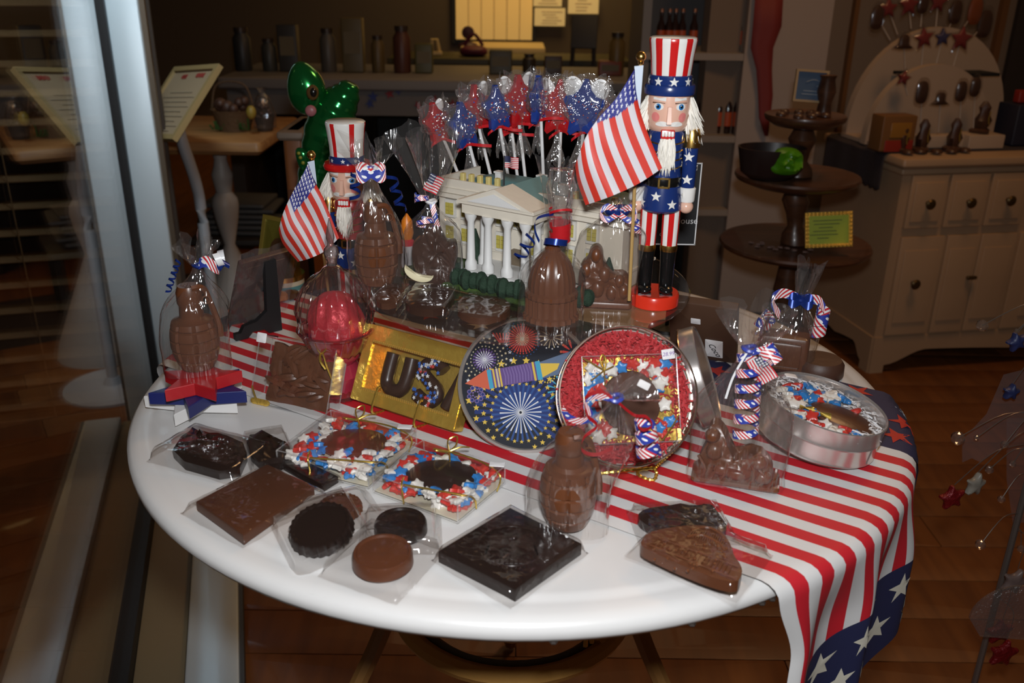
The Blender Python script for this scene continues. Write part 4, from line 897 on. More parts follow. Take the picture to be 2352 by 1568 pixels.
    b = MB(); cp = [(.0705 * H, .866 * H), (.071 * H, .869 * H), (.077 * H, .93 * H), (.0835 * H, .978 * H), (.085 * H, .988 * H), (.083 * H, .9945 * H), (.075 * H, .998 * H), (.001, 1.0 * H)] if big else [(.070 * H, .855 * H), (.072 * H, .90 * H), (.080 * H, .97 * H), (.083 * H, .985 * H), (.082 * H, .993 * H), (.076 * H, .998 * H), (.001, 1.0 * H)]
    lim = len(cp) - 4
    b.lathe(cp, nb * 4, ks=lambda j, i: (1 if ((i // 4) % 2 if big else i // 2 % 4 == 0) and j <= lim else 0)); b.build('hat_crown', [WGL, RED], t)
    return t
Bn = onplate(1501, 696); Hn = zrow(Bn, 1536, 82) - PZ
NB1 = nutcracker('tall nutcracker in starry navy coat and striped hat on the clear plate', Bn, Hn, look_at_cam(Bn) + R(4), True)
Bs = at(822, 792); Hs = zrow(Bs, 792, 275) - T
NB2 = nutcracker('smaller nutcracker with red brimmed hat half hidden behind the pink candy dish', Bs, Hs, look_at_cam(Bs) + R(-20), False)

# ---- stick flags
def lerp2(c, u):
    m = len(c) - 1; k = min(int(u * m), m - 1); f = u * m - k; return (c[k][0] + (c[k + 1][0] - c[k][0]) * f, c[k][1] + (c[k + 1][1] - c[k][1]) * f)
def crv(c, n=24): return [(p.x, p.y) for p in bez([(x, y, 0) for x, y in c], n)]
def stick_flag(lab, yb, hoist, fly, top, bot, vmins, fin, foot, sleeve, pw, nu=52, nv=40):
    hoist, fly, top, bot = crv(hoist), crv(fly), crv(top), crv(bot)
    P0 = aty(*foot, yb); t = thing('stick_flag', lab, 'flag', P0); b = MB(); s = mpp(P0)
    def S(u, v):
        h, f, tp, bt = lerp2(hoist, u), lerp2(fly, u), lerp2(top, v), lerp2(bot, v)
        x = []
        for k in (0, 1): x.append((1 - v) * h[k] + v * f[k] + (1 - u) * tp[k] + u * bt[k] - ((1 - u) * (1 - v) * hoist[0][k] + (1 - u) * v * fly[0][k] + u * (1 - v) * hoist[-1][k] + u * v * fly[-1][k]))
        y = yb - .012 - .012 * sin(pi * u) - .010 * sin(u * 9 + v * 2) * .5 - .006 * v
        return aty(x[0], x[1], y) - P0
    vm = lambda u: vmins * min(1, u / .54) + .22 * max(0, u - .54)
    def vp(u, v): return vm(u) + (1 - vm(u)) * v
    b.grid(lambda u, v: S(u, v), nu, nv, lambda i, j: 2 if (i + .5) / nu < 7 / 13 and vp((i + .5) / nu, (j + .5) / nv) < .40 else (0 if int((i + .5) / nu * 13) % 2 == 0 else 1))
    for r in range(9):
        for c in range(11):
            if (r + c) % 2: continue
            u = (r + 1) / 10 * 7 / 13; w = (c + 1) / 12 * .40
            if w < vm(u) + .012: continue
            v = (w - vm(u)) / (1 - vm(u)); p = S(u, v); du = (S(u + .01, v) - p); dv = (S(u, v + .01) - p); du.normalize(); dv.normalize(); nm = dv.cross(du).normalized()
            if nm.y > 0: nm = -nm
            rs = .0018 * (s / .00055) * pw; vs = [p + nm * .0012] + [p + nm * .0012 + du * x * rs * 1.5 + dv * y * rs * 1.5 for x, y in star(1, .42)]; b.add(vs, [(0, i, i % 10 + 1) for i in range(1, 11)], 3)
    FR_ = M('flag_red', (.60, .035, .018), .55); fl = b.build('cloth', [FR_, M('flag_white', (.62, .58, .60), .55), M('flag_blue', (.030, .035, .22), .55), M('flag_star', (.72, .70, .74), .6)], t)
    f3 = aty(*fin, yb + .012) - P0; dirv = (f3 - V((0, 0, 0))); b = MB(); b.tube([(0, 0, 0), f3], .0019, 8); b.build('pole', M('pole_wood', (.42, .26, .09), .4), t)
    b = MB(); r = 11 * s * pw; b.ball(tuple(f3 + dirv.normalized() * r * .8), r, 16, 12); b.lathe([(r * .5, -.6 * r), (r * .6, -.1 * r), (r * .3, .2 * r)], 12, c=tuple(f3)); b.build('finial', GOLD, t)
    b = MB(); b.add([aty(x, y, yb - .004) - P0 for x, y in sleeve], [(0, 1, 2, 3)] if len(sleeve) == 4 else [(0, 1, 4, 5), (1, 2, 3, 4)]); b.build('sleeve', M('flag_sleeve', (.55, .62, .72), .6), t, 0)
    return t
stick_flag('larger stars and stripes stick flag held by the tall nutcracker', Bn.y - .035, [(1458, 158), (1418, 222), (1376, 270), (1344, 318), (1321, 380)], [(1521, 386), (1466, 422), (1400, 452), (1345, 471)], [(1458, 158), (1462, 215), (1480, 285), (1521, 386)], [(1321, 380), (1327, 420), (1345, 471)], .36, (1472, 140), (1445, 690), [(1457, 152), (1478, 150), (1470, 250), (1461, 240)], 1.0)
stick_flag('smaller stars and stripes stick flag held by the red brimmed nutcracker', Bs.y - .05, [(708, 374), (690, 412), (668, 450), (650, 490), (640, 528)], [(779, 546), (748, 575), (715, 592), (684, 601)], [(708, 374), (722, 415), (745, 460), (779, 546)], [(640, 528), (650, 560), (684, 601)], .12, (716, 364), (758, 700), [(706, 372), (722, 368), (728, 424), (716, 402)], .9)

# ---- model of a white mansion on the plate
zb_ = PZ + .004
FL, FRr = at(1076, 622, zb_ + .010), at(1164, 642, zb_ + .010); xw = FRr - FL; xw.z = 0; wpx = xw.length; xw.normalize(); yw_ = V((-xw.y, xw.x, 0))
W4 = MX(((xw.x, yw_.x, 0, FL.x), (xw.y, yw_.y, 0, FL.y), (0, 0, 1, zb_), (0, 0, 0, 1))); Wi = W4.inverted()
wh = thingM('mansion_model', 'cream model of a columned mansion with teal roof on the clear plate', 'model building', W4)
CRM = M('model_cream', (.66, .60, .50), .5, bump=.1, bscale=80); SHD = M('model_white', (.66, .65, .63), .5); TEAL = M('model_teal', (.095, .235, .25), .5, bump=.15, bscale=60)
def atW(px, py, yl):                          # local point on the plane y = yl
    return Wi @ atp(px, py, W4 @ V((0, yl, 0)), yw_)
pw_ = atW(1204, 511, 0).x + .006; hc = atW(1138, 500, 0).z
pd = .048; xL = atW(1009, 452, pd).x; xR = xL + .262; hw = hc + .004; bd = .085
b = MB(); b.box(((xL + xR) / 2, pd + bd / 2, .004 + hw / 2), (xR - xL, bd, hw - .004)); b.build('walls', CRM, wh, 0)
b = MB()
for zz, ov, th in ((hw, .007, .005), (hw + .006, .004, .006), (hw * .30, .002, .003)): b.box(((xL + xR) / 2, pd + bd / 2, zz), (xR - xL + 2 * ov, bd + 2 * ov, th))
b.build('cornice', CRM, wh, 0)
b = MB(); b.box(((xL + xR) / 2, pd + .001, hw + .014), (xR - xL, .004, .012)); b.box((xL + .001, pd + bd / 2, hw + .014), (.004, bd, .012)); b.box((xR - .001, pd + bd / 2, hw + .014), (.004, bd, .012)); b.build('parapet', CRM, wh, 0)
b = MB(); x0, x1, y0, y1 = xL + .004, xR - .004, pd + .004, pd + bd; z0, z1 = hw + .008, hw + .017
b.add([(x0, y0, z0), (x1, y0, z0), (x1, y1, z0), (x0, y1, z0), (x0 + .035, y0 + .040, z1), (x1 - .035, y0 + .040, z1), (x1 - .035, y1 - .006, z1), (x0 + .035, y1 - .006, z1)], [(0, 1, 5, 4), (1, 2, 6, 5), (2, 3, 7, 6), (3, 0, 4, 7), (4, 5, 6, 7)]); b.build('roof', TEAL, wh, 0)
xm = pw_ / 2
b = MB(); b.box((xm, pd / 2 + .012, hc + .006), (pw_ + .014, pd + .030, .012)); b.box((xm, pd / 2 + .012, hc + .014), (pw_ + .022, pd + .038, .004)); b.build('entablature', CRM, wh, 0)
b = MB(); hp_ = .024
def ped(x0, x1, zz, h, ya, yb2, k=0): b.add([(x0, ya, zz), (x1, ya, zz), ((x0 + x1) / 2, ya, zz + h), (x0, yb2, zz), (x1, yb2, zz), ((x0 + x1) / 2, yb2, zz + h)], [(0, 1, 2), (5, 4, 3), (0, 2, 5, 3), (1, 4, 5, 2), (0, 3, 4, 1)], k)
ped(-.010, pw_ + .010, hc + .015, hp_ - .004, -.008, .03); b.build('pediment', CRM, wh, 0)
b = MB(); ped(.006, pw_ - .006, hc + .0165, hp_ - .011, -.0095, -.007); b.build('pediment_panel', SHD, wh, 0)
b = MB(); ped(-.004, pw_ + .004, hc + .015, hp_ - .005, .012, pd + .05); b.build('portico_roof', TEAL, wh, 0)
CO = [(x, 0) for x in (.004, pw_ * .34, pw_ * .66, pw_ - .004)] + [(.004, pd * .55), (pw_ - .004, pd * .55)]
for x, y in CO:
    b = MB(); b.lathe([(.0075, .014), (.0075, .022), (.0052, .026), (.0046, hc * .6), (.0042, hc - .010), (.007, hc - .004), (.0075, hc)], 14, c=(x, y, 0)); b.build('column', SHD, wh)
b = MB()
for k in range(3): b.box((xm, pd / 2 - .008 + .004 * k, .003 + .004 * k), (pw_ + .02 - .006 * k, pd + .03 - .008 * k, .005))
b.build('steps', SHD, wh, 0)
YEL = M('window_yellow', (.48, .40, .08), .4); GRF = M('window_frame', (.62, .60, .55), .5)
for row, z0_, h_ in ((0, hc * .22, hc * .22), (1, hc * .60, hc * .2)):
    xs = [xL + .020, xL + .045] + [pw_ + .028 + .03 * k for k in range(6)] + ([pw_ * .2, pw_ * .8] if row == 0 else [pw_ * .2, pw_ * .5, pw_ * .8])
    for x in xs:
        if x > xR - .008: continue
        b = MB(); b.box((x, pd - .002, z0_ + h_ / 2 + .012), (.016, .005, h_ + .006)); w_ = b.build('window', GRF, wh, 0)
        b = MB(); [b.box((x + sx * .0032, pd - .0052, z0_ + h_ * f + .012), (.0050, .002, h_ * .28)) for sx in (-1, 1) for f in (.2, .5, .8)]; b.build('panes', YEL, w_, 0)
b = MB(); b.box((pw_ * .5, pd - .003, hc * .22), (.018, .006, hc * .36)); b.build('front_door', M('door_dark', (.16, .12, .08), .5), wh, 0)
for x, y in ((xL + .06, pd + bd * .55), (xL + .165, pd + bd * .35), (xL + .205, pd + bd * .6), (xL + .115, pd + bd * .7)):
    b = MB(); b.rbox((x, y, z1 + .003), (.009, .008, .012), .001); b.box((x, y, z1 + .009), (.011, .010, .0022)); b.build('chimney', SHD, wh)
for k in range(5): b = MB(); b.rbox((xL + .035 + .013 * k, pd + .004, hw + .020), (.006, .006, .018), .001); b.build('roof_dormer', M('dormer_gold', (.55, .45, .16), .5), wh)
for k in range(2): b = MB(); b.rbox((pw_ + .03 + .05 * k, pd + .004, hw + .020), (.006, .006, .016), .001); b.build('roof_dormer', M('dormer_gold'), wh)
fp = (xm, .012, hc + .036); b = MB(); b.tube([fp, (fp[0], fp[1], fp[2] + .034)], .001, 6); b.build('flagpole', BLK, wh)
b = MB(); wv_ = lambda u: .0018 * sin(u * 7)
b.grid(lambda u, v: (fp[0] + .001 + .018 * u, fp[1] + wv_(u), fp[2] + .034 - .013 * v), 14, 13, lambda i, j: 2 if i < 6 and j < 7 else (0 if j % 2 == 0 else 1)); b.build('roof_flag', [REDP, WHP, NAVYP], wh)
b = MB(); b.rbox(((xL + xR) / 2 - .022, .052, .000), (xR - xL - .030, .176, .007), .02); b.build('lawn', M('lawn_green', (.045, .085, .012), .85, bump=.6, bscale=120), wh)
HG = M('hedge_green', (.010, .030, .014), .85, bump=1, bscale=140)
for x0_, x1_, yy in ((xL + .01, -.006, -.012), (.0, pw_ + .01, -.030), (pw_ + .02, xR - .01, -.004)):
    b = MB(); nseg = max(4, int((x1_ - x0_) / .008)); [b.ball((x0_ + (x1_ - x0_) * (i + .5) / nseg, yy + .003 * sin(i * 2.1), .011), (.008, .009, .012 + .002 * sin(i * 3.3)), 8, 6) for i in range(nseg)]; b.build('hedge', HG, wh)
for x, y, h_ in ((-.010, pd - .02, .055), (pw_ + .015, pd - .018, .05), (pw_ + .09, pd - .02, .052)): b = MB(); b.lathe([(.011, .006), (.012, .014), (.008, h_ * .6), (.001, h_)], 12, c=(x, y, 0), mod=lambda q, z, a: q * (1 + .15 * sin(5 * a + z * 300))); b.build('conifer', HG, wh)
b = MB(); [b.tube(bez([(pw_ * .75, pd - .012, .01), (pw_ * .75, pd - .012, hc * .5), (pw_ * .75 + dx, pd - .014, hc * .85)], 8), [.002] * 3 + [.0012] * 6, 5) for dx in (-.02, -.008, .012)]; b.build('bare_tree', M('bare_bark', (.12, .09, .06), .8), wh)

# ================================================================== CHOCOLATES, BAGS, BOXES AND TINS
RIB = ribbonmat()
RBR = M('ribbon_red', (.50, .015, .02), .25, .2); RBB = M('ribbon_blue', (.012, .035, .22), .2, .5); RBW = M('ribbon_white', (.74, .74, .74), .35)
TAGINK = M('tag_ink', (.22, .12, .35), .6)
def ss(a, b, x): t_ = max(0, min(1, (x - a) / (b - a))); return t_ * t_ * (3 - 2 * t_)
def bag(par, w, d, h, htop, rn=.008, rf=.03, seed=1, lean=(0, 0), rise=.45, mat=None, name='cellophane_bag', crease=1.0, nu=56, nv=34):
    rg = random.Random(seed); ph = [rg.uniform(0, 6.28) for _ in range(6)]; kk = [rg.randint(5, 9), rg.randint(10, 15), rg.randint(4, 6)]
    def fn(u, v):
        a = 2 * pi * u; z = v * htop; ca_, sa = cos(a), sin(a)
        if z <= h:
            t_ = z / h; s = ss(rise, 1, t_); A = w / 2 * (1 - s) + rn * s; B = d / 2 * (1 - s) + rn * s; ex = .62 + .38 * ss(.1, .7, t_)
            B *= (1 - .25 * t_ * (1 - s))
            x = A * math.copysign(abs(ca_) ** ex, ca_); y = B * math.copysign(abs(sa) ** ex, sa)
            am = (.012 + .16 * s * (1 - s) * 2 + .10 * s) * crease; f = 1 + am * (sin(kk[0] * a + ph[0] + 3 * t_) + .7 * sin(kk[1] * a + ph[1] - 4 * t_)) * .6 + .05 * crease * noise.noise(V((ca_ * 2, sa * 2, z * 40 + seed)))
            x *= f; y *= f; l = ss(.25, 1, t_)
        else:
            t_ = (z - h) / (htop - h); r = rn + (rf - rn) * t_ ** .75; f = 1 + (.30 + .25 * t_) * sin(kk[2] * a + ph[2] + t_) + .22 * t_ * sin(kk[1] * a + ph[3]); x = r * ca_ * f; y = r * sa * f * .75; l = 1 + 1.0 * t_ * (htop - h) / h
            z += .010 * t_ * sin(3 * a + ph[4]) + .006 * t_ * sin(7 * a + ph[5])
        return (x + lean[0] * l, y + lean[1] * l, z)
    b = MB(); b.grid(fn, nu, nv, close=True); return b.build(name, mat or CEL, par, 60)
def tie(par, c, r, mat, name='tie'):
    b = MB(); b.tube([(c[0] + r * cos(2 * pi * i / 14), c[1] + r * sin(2 * pi * i / 14), c[2] + .001 * sin(i)) for i in range(14)], r * .35, 6, closed=True); return b.build(name, mat, par)
def curl(par, c, r, turns, ln, axis, w, mat, ph=0, grow=0, name='curled_ribbon', wv=None):
    b = MB(); ax = V(axis).normalized(); b.strip(helix(c, r, turns, ln, int(16 * turns) + 8, axis, ph, grow), (wv or ax) * w if wv is None else V(wv).normalized() * w); return b.build(name, mat, par)
def band(par, pts, w, mat, wv=(0, 0, 1), n=24, name='ribbon'):
    b = MB(); b.strip(bez(pts, n), V(wv).normalized() * w); return b.build(name, mat, par)
def bow(par, c, sz, w, mat, yaw=0, name='bow'):
    b = MB(); c = V(c); Z = MX.Rotation(yaw, 3, 'Z')
    for sg in (-1, 1):
        pts = [c, c + Z @ V((sg * sz * .6, -sz * .15, sz * .35)), c + Z @ V((sg * sz, -sz * .3, 0)), c + Z @ V((sg * sz * .6, -sz * .5, -sz * .3)), c + Z @ V((0, -sz * .2, 0))]
        b.strip(bez(pts, 18), Z @ V((0, .4, .9)).normalized() * w)
    return b.build(name, mat, par)
def flagpick(par, c, w, h, yaw=0, roll=0, droop=0):
    b = MB(); b.X = MX.Translation(c) @ MX.Rotation(yaw, 4, 'Z') @ MX.Rotation(roll, 4, 'Y')
    b.grid(lambda u, v: (w * u, -.002 * sin(6 * u), -h * v), 18, 13, lambda i, j: 2 if i < 8 and j < 7 else (0 if j % 2 == 0 else 1))
    for r in range(3):
        for k in range(4): x, z = w * (.06 + .1 * k), -h * (.09 + .16 * r); b.add([(x + p[0], -.002 * sin(6 * x / w) - .0006, z + p[1]) for p in [(0, 0)] + star(.0018 * w / .03, .0008 * w / .03)], [(0, i, i % 10 + 1) for i in range(1, 11)], 1)
    b.X = None; return b.build('flag_pick', [REDP, WHP, NAVYP], par, 0)
def grenade(par, r, hb, hn, mat, rings=5, rows=8, name='chocolate_body'):
    # a ribbed barrel of raised blocks under a narrow neck with a curved lever
    def md(q, z, a):
        if z > hb * .9 or z < hb * .06: return q
        gz = abs(((z / hb * rings) % 1) - .5) * 2; ga = abs(((a / (2 * pi) * rows) % 1) - .5) * 2
        return q * (1 - .085 * max(ss(.78, .98, gz), ss(.82, .98, ga)))
    pr = [(r * .55, 0)] + [(r * (.55 + .45 * sin(pi * (.06 + .80 * i / 40)) ** .8), hb * i / 40) for i in range(1, 38)] + [(r * .62, hb * .95), (r * .50, hb), (r * .46, hb + hn * .35), (r * .52, hb + hn * .45), (r * .52, hb + hn * .8), (r * .42, hb + hn), (.001, hb + hn)]
    b = MB(); b.lathe(pr, 64, mod=md); g = b.build(name, mat, par, 30)
    b = MB(); pts = bez([(r * .1, -r * .45, hb + hn), (r * .5, -r * .35, hb + hn * .98), (r * .72, -r * .2, hb + hn * .6), (r * 1.0, -r * .25, hb * .86), (r * 1.06, -r * .3, hb * .6)], 16); b.tube(pts, [r * .13] * 17, 6); b.build('lever', mat, g)
    b = MB(); b.tube([(r * .62 + r * .16 * cos(i * pi / 6), -r * .5, hb + hn * .6 + r * .16 * sin(i * pi / 6)) for i in range(12)], r * .04, 5, closed=True); b.build('pull_ring', mat, g)
    return g
def tagcard(par, c, w, h, n_yaw=0, lean=0, txt=None, roll=0):
    b = MB(); mxx = MX.Translation(c) @ MX.Rotation(n_yaw, 4, 'Z') @ MX.Rotation(lean, 4, 'X') @ MX.Rotation(roll, 4, 'Z'); b.X = mxx; b.rbox((0, 0, 0), (w, h, .0008), .001, bev=.0002); t_ = b.build('price_tag', PAPER, par)
    if txt:
        o = text(txt, h * .55, TAGINK, t_, name='handwriting', shear=.2); o.matrix_local = mxx @ MX.Translation((0, 0, .0006))
    return t_
def figure(par, w, h, d, mat, seed, name='chocolate_figure', kind='group'):
    # a cast standing relief: several bodies massed on one block
    rg = random.Random(seed); b = MB(); b.X = MX.Rotation(pi / 2, 4, 'X')
    outs = {'group': [(-.5, 0), (.5, 0), (.5, .16), (.44, .22), (.46, .42), (.36, .58), (.24, .52), (.16, .56), (.06, .66), (-.02, .74), (-.04, .92), (-.14, 1.0), (-.26, .94), (-.28, .78), (-.40, .70), (-.44, .45), (-.42, .24), (-.5, .16)],
            'peaks': [(-.5, 0), (.5, 0), (.5, .10), (.42, .16), (.40, .34), (.36, .46), (.31, .52), (.24, .62), (.17, .54), (.10, .38), (.02, .30), (-.06, .44), (-.12, .62), (-.16, .82), (-.22, .96), (-.30, 1.0), (-.36, .9), (-.34, .7), (-.40, .5), (-.44, .3), (-.44, .16), (-.5, .10)],
            'bird': [(-.4, 0), (.42, 0), (.46, .12), (.40, .3), (.5, .5), (.46, .72), (.30, .66), (.20, .78), (.10, .95), (-.06, 1.0), (-.18, .92), (-.2, .78), (-.34, .74), (-.48, .6), (-.46, .36), (-.38, .2)]}[kind]
    poly = smooth_poly([(x * w, y * h) for x, y in outs], 2); b.puff(poly, d / 2, 9, bump=d * .16, fr=3.2 / w * 2, seed=seed, edge=.45)
    b.X = None
    if kind == 'group':
        for cx, cz, r in ((-.15, .86, .10), (-.3, .62, .10), (0, .55, .11), (.26, .46, .09), (.34, .3, .1), (-.1, .32, .12), (.14, .26, .1)): b.ball((cx * w, -d * .38, cz * h), (r * w, d * .22, r * h * 1.25), 12, 8)
        b.rbox((0, 0, h * .06), (w, d * 1.06, h * .12), .004)
    if kind == 'peaks':
        for cx, cz, r, ry in ((-.3, .82, .09, .12), (-.26, .55, .10, .16), (.24, .46, .10, .12), (.02, .22, .16, .12), (-.16, .26, .12, .12), (.3, .22, .11, .12)): b.ball((cx * w, -d * .36, cz * h), (r * w, d * .24, ry * h), 12, 8)
        for k in range(8): x = (-.4 + .11 * k) * w; b.tube(bez([(x, -d * .45, h * .08), (x + .06 * w, -d * .52, h * .26), (x + rg.uniform(-.05, .08) * w, -d * .4, h * rg.uniform(.35, .5))], 6), w * .022, 6)
        b.rbox((0, 0, h * .045), (w, d * 1.1, h * .09), .004)
    if kind == 'bird':
        for k in range(5): b.tube(bez([(.1 * w, -d * .42, h * (.7 - .1 * k)), (.3 * w, -d * .46, h * (.5 - .07 * k)), (.38 * w, -d * .4, h * (.26 - .03 * k))], 6), w * .04, 6)
    return b.build(name, mat, par)

# ---- three painted wooden stars under the leftmost bag
def wstar(lab, cpx, tip, z0, r, mat):
    c = at(*cpx, z0 + .016); tp = at(*tip, z0 + .016); a = atan2(tp.y - c.y, tp.x - c.x)
    t = thing('wooden_star', lab, 'star', (c.x, c.y, z0)); r = (tp - c).length if r is None else r
    b = MB(); b.prism(star(r, r * .46, rot=a * 180 / pi), 0, .0158, .001); b.build('star_block', mat, t, 20); return t, c
wz = T + .0045
_, c3 = wstar('white wooden star, lowest of the stacked three on the left', (452, 900), (399, 952), wz, None, M('star_white', (.70, .68, .66), .45))
wstar('navy blue wooden star between the red and the white one', (462, 884), (432, 935), wz + .016, None, M('star_navy', (.012, .018, .11), .4))
_, c1 = wstar('red wooden star on top of the stack under the leftmost bag', (458, 862), (378, 895), wz + .032, None, M('star_red_wood', (.38, .012, .016), .35))

# ---- gift bags
def gbag(lab, base, z0, rz=None):
    B = at(*base, z0); return thing('gift_bag', lab, 'gift bag', B, look_at_cam(B) if rz is None else rz), B, mpp(B)
MK2 = M('milk_chocolate_light', (.118, .038, .014), .32, bump=.06, bscale=60)
# leftmost, on the red star
t, B, s = gbag('bagged ribbed chocolate with blue curls standing on the red star', (456, 842), wz + .0482)
hB = zrow(B, 456, 725) - B.z; hN = zrow(B, 460, 655) - B.z - hB; hT = zrow(B, 490, 612) - B.z; hF = zrow(B, 510, 562) - B.z
grenade(t, 54 * s, hB, hN, MK2); bag(t, 150 * s, 120 * s, hT, hF, 9 * s, 36 * s, 5, (24 * s, 0), .55)
tie(t, (26 * s, 0, hT), 11 * s, RBB); curl(t, (-12 * s, -16 * s, hT + 20 * s), 7 * s, 5, 75 * s, (-.45, 0, -1), 5 * s, RBB); curl(t, (66 * s, -10 * s, hT + 4 * s), 13 * s, 1.3, 18 * s, (.8, 0, -.6), 16 * s, RBB)
band(t, [(28 * s, -12 * s, hT + 6 * s), (44 * s, -26 * s, hT + 14 * s), (60 * s, -26 * s, hT), (70 * s, -12 * s, hT - 10 * s)], 26 * s, RIB, (.2, 0, 1)); curl(t, (68 * s, -14 * s, hT + 14 * s), 17 * s, .9, 12 * s, (1, 0, .2), 14 * s, RBW, 1.2)
# ribbed one at the left of the plate
t, B, s = gbag('bagged ribbed chocolate with striped bow, left on the clear plate', (868, 650), PZ)
hB = zrow(B, 868, 530) - PZ; hN = zrow(B, 868, 468) - PZ - hB; hT = zrow(B, 866, 400) - PZ; hF = zrow(B, 880, 330) - PZ
grenade(t, 50 * s, hB, hN, MK2); bag(t, 130 * s, 100 * s, hT, hF, 12 * s, 48 * s, 8, (-4 * s, 0), .4)
tie(t, (-4 * s, 0, hT), 14 * s, RBB); bow(t, (-4 * s, -14 * s, hT + 8 * s), 32 * s, 24 * s, RIB); curl(t, (-36 * s, -14 * s, hT + 6 * s), 12 * s, 2.2, 60 * s, (-.1, 0, -1), 8 * s, RBB); curl(t, (40 * s, -12 * s, hT - 2 * s), 12 * s, 2.6, 80 * s, (.25, 0, -1), 8 * s, RBB, 1)
# dark figure with the cream crescent
t, B, s = gbag('bagged dark bird shaped chocolate with cream crescent, beside the mansion model', (1000, 655), PZ)
hC = zrow(B, 1000, 505) - PZ; hT = zrow(B, 992, 462) - PZ; hF = zrow(B, 1020, 308) - PZ
figure(t, 108 * s, hC, 60 * s, M('dark_milk', (.055, .023, .014), .28, bump=.1, bscale=60), 5, kind='bird')
b = MB(); b.X = MX.Translation((-36 * s, -34 * s, 46 * s)) @ MX.Rotation(pi / 2, 4, 'X') @ MX.Rotation(R(-24), 4, 'Z'); o_ = [(34 * s * cos(R(a)), 22 * s * sin(R(a))) for a in range(170, 371, 10)] + [(32 * s * cos(R(a)), 8 * s * sin(R(a)) + 3 * s) for a in range(360, 179, -15)]; b.prism(o_, 0, 10 * s, 2 * s); b.X = None; b.build('cream_crescent', M('white_chocolate', (.72, .64, .42), .4), t)
bag(t, 128 * s, 80 * s, hT, hF, 9 * s, 58 * s, 12, (-6 * s, 0), .62); tie(t, (-6 * s, 0, hT), 11 * s, RBW)
curl(t, (-26 * s, -12 * s, hT + 18 * s), 16 * s, 1.2, 14 * s, (0, -.3, -1), 9 * s, RIB); curl(t, (-20 * s, -14 * s, hT - 34 * s), 20 * s, 1.4, 22 * s, (0, -.3, -1), 10 * s, RIB, 2); band(t, [(-4 * s, -12 * s, hT), (2 * s, -18 * s, hT - 30 * s), (8 * s, -16 * s, hT - 55 * s)], 12 * s, RIB, (1, 0, .2))
flagpick(t, (-4 * s, -18 * s, zrow(B, 990, 392) - PZ), 32 * s, 40 * s, 0, R(28))
# chocolate dome on the plate front
t, B, s = gbag('bagged domed building chocolate with red and blue curls at the plate front', (1265, 728), PZ)
rw = [(62, 748), (62, 738), (56, 735), (56, 700), (60, 697), (60, 688), (53, 684), (54, 668), (50, 645), (42, 622), (28, 604), (18, 596), (18, 588), (13, 584), (12, 566), (6, 552), (.5, 545)]
rows = prof(B, 1265, rw); z0_ = rows[0][1]; rows = [(r, z_ - z0_) for r, z_ in rows]
b = MB(); b.lathe(rows, 72, mod=lambda q, z_, a: q * (1 + (.035 if z_ < rows[4][1] else .018) * cos(24 * a))); g = b.build('dome', MK2, t, 30)
b = MB(); [b.tube([(56 * s * cos(k * pi / 10), 56 * s * sin(k * pi / 10), rows[1][1]), (56 * s * cos(k * pi / 10), 56 * s * sin(k * pi / 10), rows[3][1])], 3.4 * s, 6) for k in range(20)]; b.build('colonnade', MK2, g)
hT = zrow(B, 1272, 540) - PZ; hF = zrow(B, 1284, 388) - PZ; bag(t, 150 * s, 130 * s, hT, hF, 10 * s, 40 * s, 17, (10 * s, 0), .5); tie(t, (10 * s, 0, hT), 12 * s, RBB)
b = MB(); b.lathe([(11 * s, hT), (24 * s, hT + 25 * s), (20 * s, hT + 60 * s), (30 * s, hT + 110 * s), (24 * s, hF)], 36, c=(14 * s, 0, 0), mod=lambda q, z_, a: q * (1 + .18 * sin(7 * a + z_ * 200) + .1 * sin(11 * a))); b.build('crumpled_neck', CELC, t)
for zz, ph in ((30, 0), (14, 1.5), (-2, 3)): curl(t, (14 * s, -8 * s, hT + zz * s), 24 * s, 1.0, 10 * s, (.1, 0, -1), 15 * s, RBR, ph)
curl(t, (14 * s, -8 * s, hT + 62 * s), 26 * s, 1.4, 14 * s, (.1, -.5, -1), 5 * s, RBR); band(t, [(0, -14 * s, hT + 52 * s), (-36 * s, -26 * s, hT + 44 * s), (-40 * s, -28 * s, hT + 18 * s), (-30 * s, -28 * s, hT - 8 * s)], 8 * s, RBB, (.3, -.2, 1)); curl(t, (-46 * s, -26 * s, hT + 4 * s), 15 * s, 2.4, 62 * s, (-.55, 0, -1), 6 * s, RBB); curl(t, (8 * s, -16 * s, hT - 2 * s), 26 * s, 1.0, 16 * s, (-.2, -.3, -1), 14 * s, RBB, 2)
# massed figures right of the dome
t, B, s = gbag('bagged milk chocolate group of massed figures beside the tall nutcracker', (1384, 700), PZ)
hC = zrow(B, 1384, 560) - PZ; figure(t, 132 * s, hC, 62 * s, MK2, 9, kind='group'); hT = zrow(B, 1400, 482) - PZ; hF = zrow(B, 1410, 440) - PZ
bag(t, 150 * s, 84 * s, hT, hF, 22 * s, 40 * s, 22, (20 * s, 0), .72); tie(t, (20 * s, 0, hT), 24 * s, RBB); bow(t, (24 * s, -20 * s, hT), 40 * s, 14 * s, RIB); curl(t, (58 * s, -10 * s, hT - 14 * s), 12 * s, 1.6, 36 * s, (.2, 0, -1), 12 * s, RIB)
